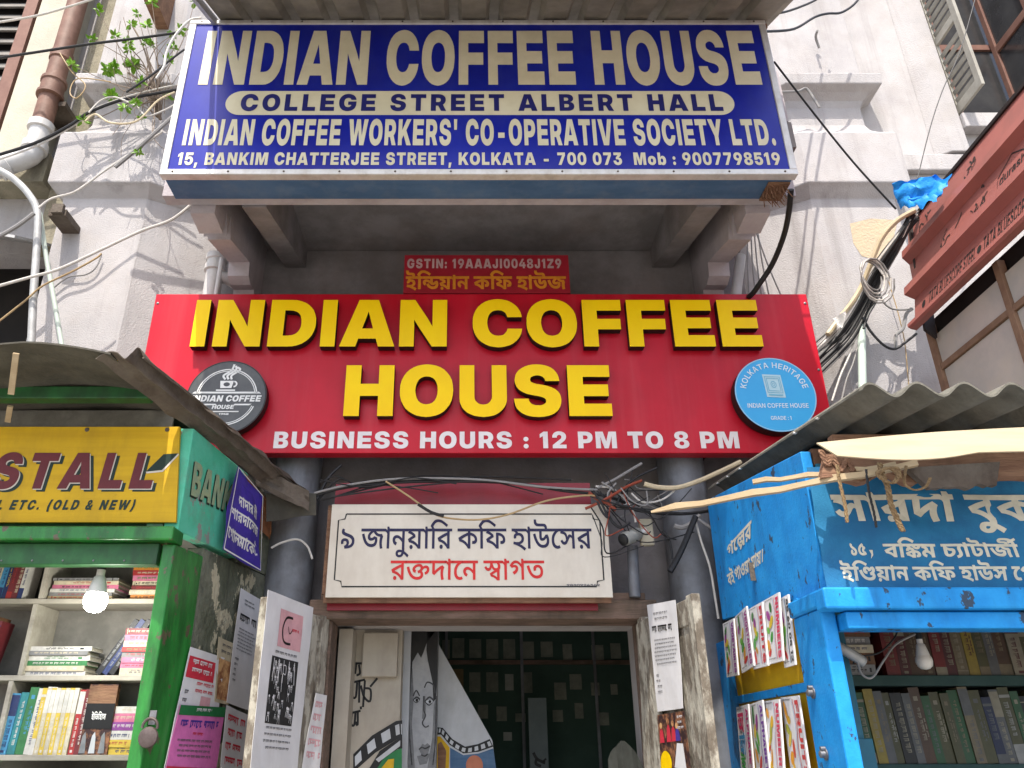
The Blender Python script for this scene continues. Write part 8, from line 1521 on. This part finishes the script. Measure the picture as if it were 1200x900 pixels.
mb.build('iron_stub', M['rust'], None, label='rusty iron stub sticking out of the left pilaster', cat='iron stub')
mb = MB(); a = PY(190, 8, 6.5); mb.box(a.x - .06, a.x + .08, 6.2, 6.6, a.z - .25, a.z + .25); mb.build('timber', M['old_wood'], None, label='broken stub of old timber in the wall above the leafy plant', cat='timber')

# security camera
cp = PY(741, 628, 6.36)
sc = thing('security_camera', 'white security camera with a dark lens on the wall right of the notice board', 'camera', cp + Vector((.1, .05, 0)))
mb = MB(); d = Vector((-.75, -.45, -.38)).normalized(); mb.lathe(cp - d * .08, d, [(.02, 0), (.05, .008), (.056, .05), (.056, .17), (.05, .18)], 18); mb.build('housing', mat('aged_white_plastic', (.30, .30, .27), (.22, .22, .2), 8, .8, .5), sc, smooth=True)
mb = MB(); mb.lathe(cp + d * .1005, d, [(.047, 0), (.047, .02), (.03, .03)], 18); mb.build('lens', M['black_plastic'], sc, smooth=True)
mb = MB(); p = PY(757, 622, 6.40); mb.box(p.x - .05, p.x + .06, 6.39, 6.45, p.z - .12, p.z + .1); mb.build('junction_box', mat('yellowed_plastic', (.42, .38, .28), rough=.6), sc, bevel=.012)
mb = MB(); mb.tube([cp - d * .05, p + Vector((0, -.01, 0))], .022, 10); mb.build('bracket', M['white_paint'], sc, smooth=True)

# ================================================================== CABLES
def run_cable(px, Y, r, m, label, group=None):
    return cable([PY(x, y, k[0] if k else Y) for x, y, *k in px], r, M[m] if isinstance(m, str) else m, label, group)
# left wall
run_cable([(-10, 184), (40, 168), (80, 148), (104, 132), (140, 118), (180, 110), (214, 104)], 6.2, .016, 'cable_black', 'thick black cable sagging from the left edge to the blue signboard')
run_cable([(-10, 190), (45, 170), (88, 146), (110, 128), (150, 113), (190, 103), (216, 98)], 6.22, .009, 'cable_white', 'pale cable twisted along the thick black one at the left')
run_cable([(-8, 27), (40, 19), (80, 8), (118, -4)], 6.0, .012, 'cable_white', 'thin white cable across the top left corner in front of the shutter')
run_cable([(-8, 69), (50, 60), (110, 51), (160, 45), (210, 38)], 6.0, .014, 'cable_black', 'straight black cable across the brown drain pipe towards the plant')
run_cable([(-8, 337), (35, 325), (70, 315), (120, 292), (165, 271), (200, 258), (224, 240)], 6.1, .014, 'cable_white', 'white cable crossing the thick grey conduit on the left pilaster')
run_cable([(-8, 382), (30, 352), (50, 335), (85, 318), (112, 303), (119, 297)], 6.2, .009, 'cable_tan', 'thin tan cable rising to a hole in the left pilaster')
run_cable([(62, 338), (80, 325), (100, 322), (112, 314), (119, 299)], 6.56, .008, 'cable_grey', 'grey cable hanging from the hole in the left pilaster')
run_cable([(45, 244), (60, 233), (85, 226), (104, 214), (120, 202), (160, 175), (190, 155)], 6.15, .011, 'cable_white', 'white cable from the bend of the grey conduit up towards the plant')
run_cable([(-6, 280), (20, 265), (40, 250)], 6.1, .02, 'cable_grey', 'short grey cable reaching the bend of the conduit from the left edge')
run_cable([(135, 196), (160, 175), (190, 148), (210, 130)], 6.1, .02, 'cable_grey', 'grey rod of cable rising to the lower corner of the blue signboard')
run_cable([(100, 142), (112, 134), (130, 144), (160, 142), (185, 118), (205, 108)], 6.15, .010, 'cable_cream', 'cream cable looping below the leafy plant')
run_cable([(104, 132), (118, 118), (135, 114), (160, 125), (172, 136), (195, 128), (212, 118)], 6.18, .009, 'cable_white', 'thin white cable curling through the plant stems')
run_cable([(183, 92), (192, 78), (195, 62), (205, 42), (222, 24), (236, 21)], 5.6, .012, 'cable_white', 'white cable rising beside the plant to the top corner of the blue signboard')
run_cable([(70, 62), (84, 84), (100, 100), (90, 115), (82, 108), (92, 92), (130, 96)], 6.1, .006, 'cable_tan', 'thin curled tan cable near the iron drain pipe')
run_cable([(148, 108), (175, 90), (200, 70), (216, 58)], 6.05, .011, 'cable_black', 'black cable rising through the plant to the blue signboard')
# right of the blue signboard
run_cable([(898, 16, 5.4), (920, 14, 5.6), (950, 3, 6), (965, -6, 6.2)], 6, .012, 'cable_black', 'short black cable leaving the top right of the blue signboard')
run_cable([(897, 37, 5.3), (930, 34, 5.6), (955, 20, 5.9), (970, 16, 6), (985, 15, 6.1), (1000, 6, 6.2), (1010, -6, 6.3)], 6, .013, 'cable_black', 'wavy black cable above the right pilaster ledge')
run_cable([(907, 72, 5.2), (950, 128, 5.4), (1000, 190, 5.6), (1050, 245, 5.75)], 5.5, .009, 'cable_black', 'straight thin black cable slanting down to the blue plastic sheet')
run_cable([(1144, -6, 5.8), (1125, 60, 5.8), (1105, 105, 5.8), (1090, 150, 5.8), (1075, 210, 5.8)], 5.8, .005, 'cable_black', 'thin dark line hanging in front of the open shutter')
run_cable([(927, 222, 5.15), (925, 245, 5.3), (919, 275, 5.6), (906, 308, 5.9), (890, 333, 6.1), (880, 346, 6.25), (868, 352, 6.5)], 6, .024, 'cable_black', 'thick black cable hanging from the rotten right corner of the blue signboard')
run_cable([(916, 108, 6.3), (935, 107, 6.4), (945, 104, 6.42), (955, 118, 6.42), (960, 126, 6.42)], 6.4, .014, 'cable_grey', 'dead grey cable stub curling on the right pilaster ledge')
run_cable([(958, 36, 6.4), (956, 44, 6.5), (960, 56, 6.55)], 6.5, .014, 'cable_grey', 'small bent iron hook high on the right pilaster')
for k, (a, b) in enumerate(((884, 893), (888, 902), (880, 886), (886, 917), (876, 878))):
    run_cable([(a, 272, 6.5), ((a + b) / 2 - 1, 312, 6.5), (b, 350, 6.5)], 6.5, .007, 'cable_grey', 'thin grey cable falling beside the right bracket to the red signboard', 'thin cables beside the right bracket')
# bundle at the right
rb = random.Random(5)
for k in range(28):
    j = lambda s: rb.uniform(-s, s)
    ox, oy = j(10), j(8)
    m_ = ['cable_black', 'cable_black', 'cable_black', 'cable_grey', 'cable_white', 'cable_black'][k % 6]
    P_ = [(1072 + j(5), 252 + j(6), 5.95), (1048 + ox * .6, 288 + oy * .6, 6.1), (1026 + ox * .8, 322 + oy * .8, 6.25), (1012 + ox, 352 + oy, 6.35), (990 + ox * 1.3, 388 + oy * 1.2, 6.42), (960 + ox * 1.2, 418 + oy * 1.6, 6.46), (930 + ox, 444 + oy * 2, 6.48)]
    lab = {'cable_black': 'black cable in the thick cable bundle between the red signboard and the red shed', 'cable_grey': 'grey cable in the thick cable bundle between the red signboard and the red shed', 'cable_white': 'white cable in the thick cable bundle between the red signboard and the red shed'}[m_]
    run_cable(P_, 6.3, rb.uniform(.006, .015), m_, lab, m_.split('_')[1] + ' cables of the cable bundle')
run_cable([(1073, 246, 5.9), (1052, 258, 6.0), (1034, 278, 6.1), (1022, 305, 6.2), (1010, 335, 6.3), (998, 355, 6.35), (984, 373, 6.4), (970, 392, 6.4)], 6.3, .024, 'cable_cream', 'stiff cream hose leading the cable bundle down the right wall')
for k in range(5):
    c0 = PY(1021, 322, 6.12); rr = .13 + .012 * k; mb = MB()
    ph = k * .5; mb.tube([c0 + Vector((rr * .8 * math.cos(a / 14 * 2 * math.pi) + .01 * k, .03 * math.sin(a * .6 + ph), rr * 1.25 * math.sin(a / 14 * 2 * math.pi) - .015 * k)) for a in range(15)], .008, 6)
    mb.build('cable_coil', M['cable_white' if k % 2 else 'cable_grey'], None, smooth=True, label='pale loop of the cable coil tied to the bundle' if k % 2 else 'grey loop of the cable coil tied to the bundle', cat='cable', group='pale loops of the cable coil' if k % 2 else 'grey loops of the cable coil')
run_cable([(1030, 342), (1036, 355), (1046, 362), (1060, 363), (1068, 361)], 6.35, .009, 'cable_grey', 'thin grey cable running from the coil to the shed wall')
run_cable([(1069, 362), (1062, 368), (1058, 385), (1050, 393), (1050, 408)], 6.4, .016, 'cable_grey', 'bent grey cable below the end of the red sheet')
run_cable([(1011, 372), (1020, 388), (1035, 404), (1048, 409), (1060, 402), (1074, 391)], 6.35, .012, 'cable_black', 'black cable sagging from the mint pipe to the shed')
run_cable([(1040, 325), (1046, 345), (1052, 365), (1060, 400), (1064, 440), (1066, 465)], 6.5, .005, 'cable_tan', 'thin tan cable hanging on the right wall beside the mint pipe')
run_cable([(1032, 330), (1028, 350), (1018, 368), (1012, 385)], 6.3, .012, 'cable_black', 'black cable end dropping from the coil beside the mint pipe')
run_cable([(1003, 385), (998, 410), (985, 440), (975, 470)], 6.45, .009, 'cable_white', 'thin white cable curving down behind the blue heritage plaque')
run_cable([(1008, 395), (1000, 425), (992, 445), (985, 475)], 6.45, .008, 'cable_grey', 'thin grey cable beside the white one behind the heritage plaque')
mb = MB(); P_ = Patch(PY(977, 372, 6.3), PY(990, 366, 6.3), PY(989, 382, 6.3), PY(980, 387, 6.3)); P_.fn = lambda u, v: .03 * math.sin(u * 5 + v * 4)
mb.grid(lambda u, v: P_.pt(u, v), 6, 6, None, .002, P_.n); mb.build('paper_scrap', M['white_paint'], None, label='scrap of white paper caught in the cable bundle', cat='paper')
# tangle under the red signboard
run_cable([(366, 582, 6.3), (400, 572, 6.3), (450, 566, 6.3), (520, 564, 6.3), (600, 566, 6.3), (660, 575, 6.3), (705, 580, 6.3), (735, 590, 6.35)], 6.3, .013, 'cable_black', 'thick black cable along the top of the cream notice board')
run_cable([(368, 578, 6.28), (410, 568, 6.28), (470, 561, 6.28), (560, 562, 6.28), (640, 571, 6.28), (700, 574, 6.28)], 6.28, .010, 'cable_grey', 'dusty grey cable lying on the thick black one over the notice board')
run_cable([(452, 564), (480, 582), (505, 600), (525, 607), (560, 609), (595, 603), (640, 587), (680, 581), (700, 581)], 6.26, .008, 'cable_tan', 'thin tan cable sagging across the top of the notice board')
run_cable([(490, 591), (505, 600), (520, 605)], 6.255, .013, 'cable_black', 'black tape splice on the sagging tan cable')
run_cable([(372, 585), (385, 560), (400, 545)], 6.4, .012, 'cable_black', 'black cable climbing behind the red signboard at the left of the notice board')
run_cable([(690, 577), (700, 585), (712, 590), (722, 598)], 6.27, .014, 'cable_red', 'reddish brown cable end at the right corner of the notice board')
run_cable([(686, 596), (700, 590), (715, 582), (735, 570), (752, 563)], 6.26, .012, 'cable_red', 'reddish brown cable rising from the notice board corner')
run_cable([(695, 575), (705, 590), (712, 606), (706, 600), (700, 588)], 6.25, .010, 'cable_black', 'black cable loop over the corner of the notice board')
run_cable([(700, 572), (720, 562), (740, 550), (752, 543)], 6.3, .012, 'cable_grey', 'grey cable rising to the red signboard from the cable tangle')
run_cable([(698, 570), (715, 572), (730, 582), (742, 600), (745, 612)], 6.3, .009, 'cable_white', 'pale cable dropping from the tangle to the security camera')
run_cable([(705, 565), (725, 578), (735, 590), (722, 592), (712, 580), (722, 566)], 6.28, .008, 'cable_grey', 'grey cable curl in the tangle beside the notice board')
run_cable([(755, 567), (772, 571), (795, 571), (820, 563), (845, 552), (868, 541)], 6.25, .02, 'cable_cream', 'thick tan hose curving under the right half of the red signboard')
run_cable([(740, 578), (752, 588), (768, 588), (782, 582), (795, 570)], 6.28, .008, 'cable_white', 'pale cable looping under the thick tan hose')
run_cable([(720, 592), (760, 600), (800, 602), (835, 598)], 6.3, .014, 'cable_black', 'black cable running right from the notice board towards the lath')
run_cable([(815, 605, 6.2), (807, 625, 6.2), (796, 650, 6.2), (785, 670, 6.2)], 6.2, .024, 'cable_black', 'dark iron rod leaning in front of the right column')
run_cable([(815, 610), (822, 635), (832, 665), (838, 700), (842, 725)], 6.25, .009, 'cable_white', 'thin white cable hanging beside the blue stall side board')
run_cable([(818, 608), (828, 615), (836, 620)], 6.2, .012, 'cable_grey', 'short grey cable at the top corner of the blue side board')
run_cable([(776, 622), (783, 630), (787, 645), (788, 655)], 6.35, .009, 'cable_black', 'thin black cable on the right column')
run_cable([(790, 616), (800, 618), (812, 612), (820, 604)], 6.3, .02, 'cable_grey', 'grey cable bend at the top of the right column')
run_cable([(318, 642), (330, 636), (348, 632), (360, 640), (366, 655)], 6.38, .009, 'cable_white', 'pale cable tied round the left column')
run_cable([(720, 598), (730, 575), (745, 560), (770, 548)], 6.3, .010, 'cable_black', 'thin black cable in the tangle rising behind the red signboard')
run_cable([(712, 600), (718, 612), (728, 618), (738, 612)], 6.28, .012, 'cable_black', 'black cable looping down from the tangle to the security camera')

rt_ = random.Random(17)
for k in range(22):
    m_ = ('cable_black', 'cable_grey', 'cable_black', 'cable_black', 'cable_black', 'cable_red')[k % 6]
    ax, ay = rt_.uniform(690, 740), rt_.uniform(560, 606); bx, by_ = rt_.uniform(700, 815), rt_.uniform(545, 640)
    mx, my = (ax + bx) / 2 + rt_.uniform(-22, 22), max(ay, by_) + rt_.uniform(-8, 18)
    run_cable([(ax, ay), ((ax + mx) / 2 + rt_.uniform(-6, 6), (ay + my) / 2 + rt_.uniform(-6, 6)), (mx, my), (bx, by_)], rt_.uniform(6.24, 6.42), rt_.uniform(.003, .0065), m_,
              'thin %s cable in the tangle between the notice board corner and the right column' % {'cable_black': 'black', 'cable_grey': 'grey', 'cable_red': 'reddish brown'}[m_], 'thin %s cables of the tangle' % {'cable_black': 'black', 'cable_grey': 'grey', 'cable_red': 'reddish'}[m_])
for k in range(7):
    ax = rt_.uniform(366, 400); ay = rt_.uniform(560, 590); bx = rt_.uniform(430, 690)
    run_cable([(ax, ay), ((ax * 2 + bx) / 3, rt_.uniform(556, 572)), ((ax + bx * 2) / 3, rt_.uniform(556, 576)), (bx, rt_.uniform(560, 582))], rt_.uniform(6.27, 6.33), rt_.uniform(.004, .008), 'cable_black',
              'thin black cable lying along the top of the cream notice board', 'thin black cables over the notice board')
# ================================================================== THE PLANT IN THE WALL
plant_root = thing('wall_plant', 'leafy young plant with long bare stems growing out of the left pilaster ledge', 'plant', PY(188, 142, 6.42))
root = PY(188, 140, 6.4)
tips = [(114, 11), (107, 46), (135, 43), (84, 76), (161, 16), (153, 28), (170, 50), (177, 52), (202, 40), (151, 58), (126, 82), (133, 80), (156, 76), (97, 141), (130, 114), (146, 127), (159, 121), (166, 138), (196, 70), (164, 96), (178, 2), (163, 178), (203, 55), (228, 2), (172, 30), (212, 35), (150, 50), (197, 115)]
leafrnd = random.Random(3)
twigs_mb = MB(); leaves_mb = MB()
fork = PY(175, 80, 6.3)
twigs_mb.tube(spline([root, PY(183, 115, 6.35), PY(178, 90, 6.3), PY(168, 55, 6.25), PY(155, 30, 6.2)], 6), [.018] * 8 + [.014] * 8 + [.009] * 9, 7)
twigs_mb.tube(spline([root, PY(184, 128, 6.36), PY(170, 100, 6.3), PY(150, 85, 6.25)], 6), .011, 6)
for (x, y) in tips:
    Yt = leafrnd.uniform(6.0, 6.35); twig_end = PY(x, y, Yt)
    b0 = PY(leafrnd.uniform(170, 186), leafrnd.uniform(75, 135), 6.3)
    halfway = b0.lerp(twig_end, .55) + Vector((leafrnd.uniform(-.12, .12), leafrnd.uniform(-.05, .05), leafrnd.uniform(-.14, .06)))
    twigs_mb.tube(spline([root, b0, halfway, twig_end], 6), [.009 - .0065 * i / 18 for i in range(19)], 5)
    nl = leafrnd.randint(12, 20); R_ = leafrnd.uniform(.045, .075)
    if (x, y) in ((130, 114), (126, 82), (133, 80), (156, 76)): nl = 30; R_ = .085
    for i in range(nl):
        a = leafrnd.uniform(0, 2 * math.pi); e = leafrnd.uniform(-.5, 1.2)
        d = Vector((math.cos(a) * math.cos(e), math.sin(a) * math.cos(e), math.sin(e))); L_ = R_ * leafrnd.uniform(.7, 1.25); w = L_ * leafrnd.uniform(.42, .6)
        s_ = d.cross(Vector((leafrnd.uniform(-1, 1), leafrnd.uniform(-1, 1), leafrnd.uniform(-1, 1)))).normalized() * w / 2; nrm = d.cross(s_).normalized()
        o0 = twig_end + d * .01
        leaves_mb.add([o0, o0 + d * L_ * .4 + s_ - nrm * .004, o0 + d * L_ * .75 + s_ * .8, o0 + d * L_, o0 + d * L_ * .75 - s_ * .8, o0 + d * L_ * .4 - s_ - nrm * .004, o0 + d * L_ * .5 + nrm * .006], [(0, 1, 6), (1, 2, 6), (2, 3, 6), (3, 4, 6), (4, 5, 6), (5, 0, 6)])
for i in range(18):
    a0 = PY(leafrnd.uniform(150, 200), leafrnd.uniform(80, 145), 6.33); b0 = PY(leafrnd.uniform(110, 215), leafrnd.uniform(20, 190), leafrnd.uniform(6.1, 6.45))
    twigs_mb.tube(spline([a0, a0.lerp(b0, .5) + Vector((leafrnd.uniform(-.15, .15), 0, leafrnd.uniform(-.2, .1))), b0], 7), .0035, 4)
twigs_mb.build('stem', M['twig'], plant_root, smooth=True)
leaves_mb.build('foliage', M['leaf'], plant_root, fix=False)
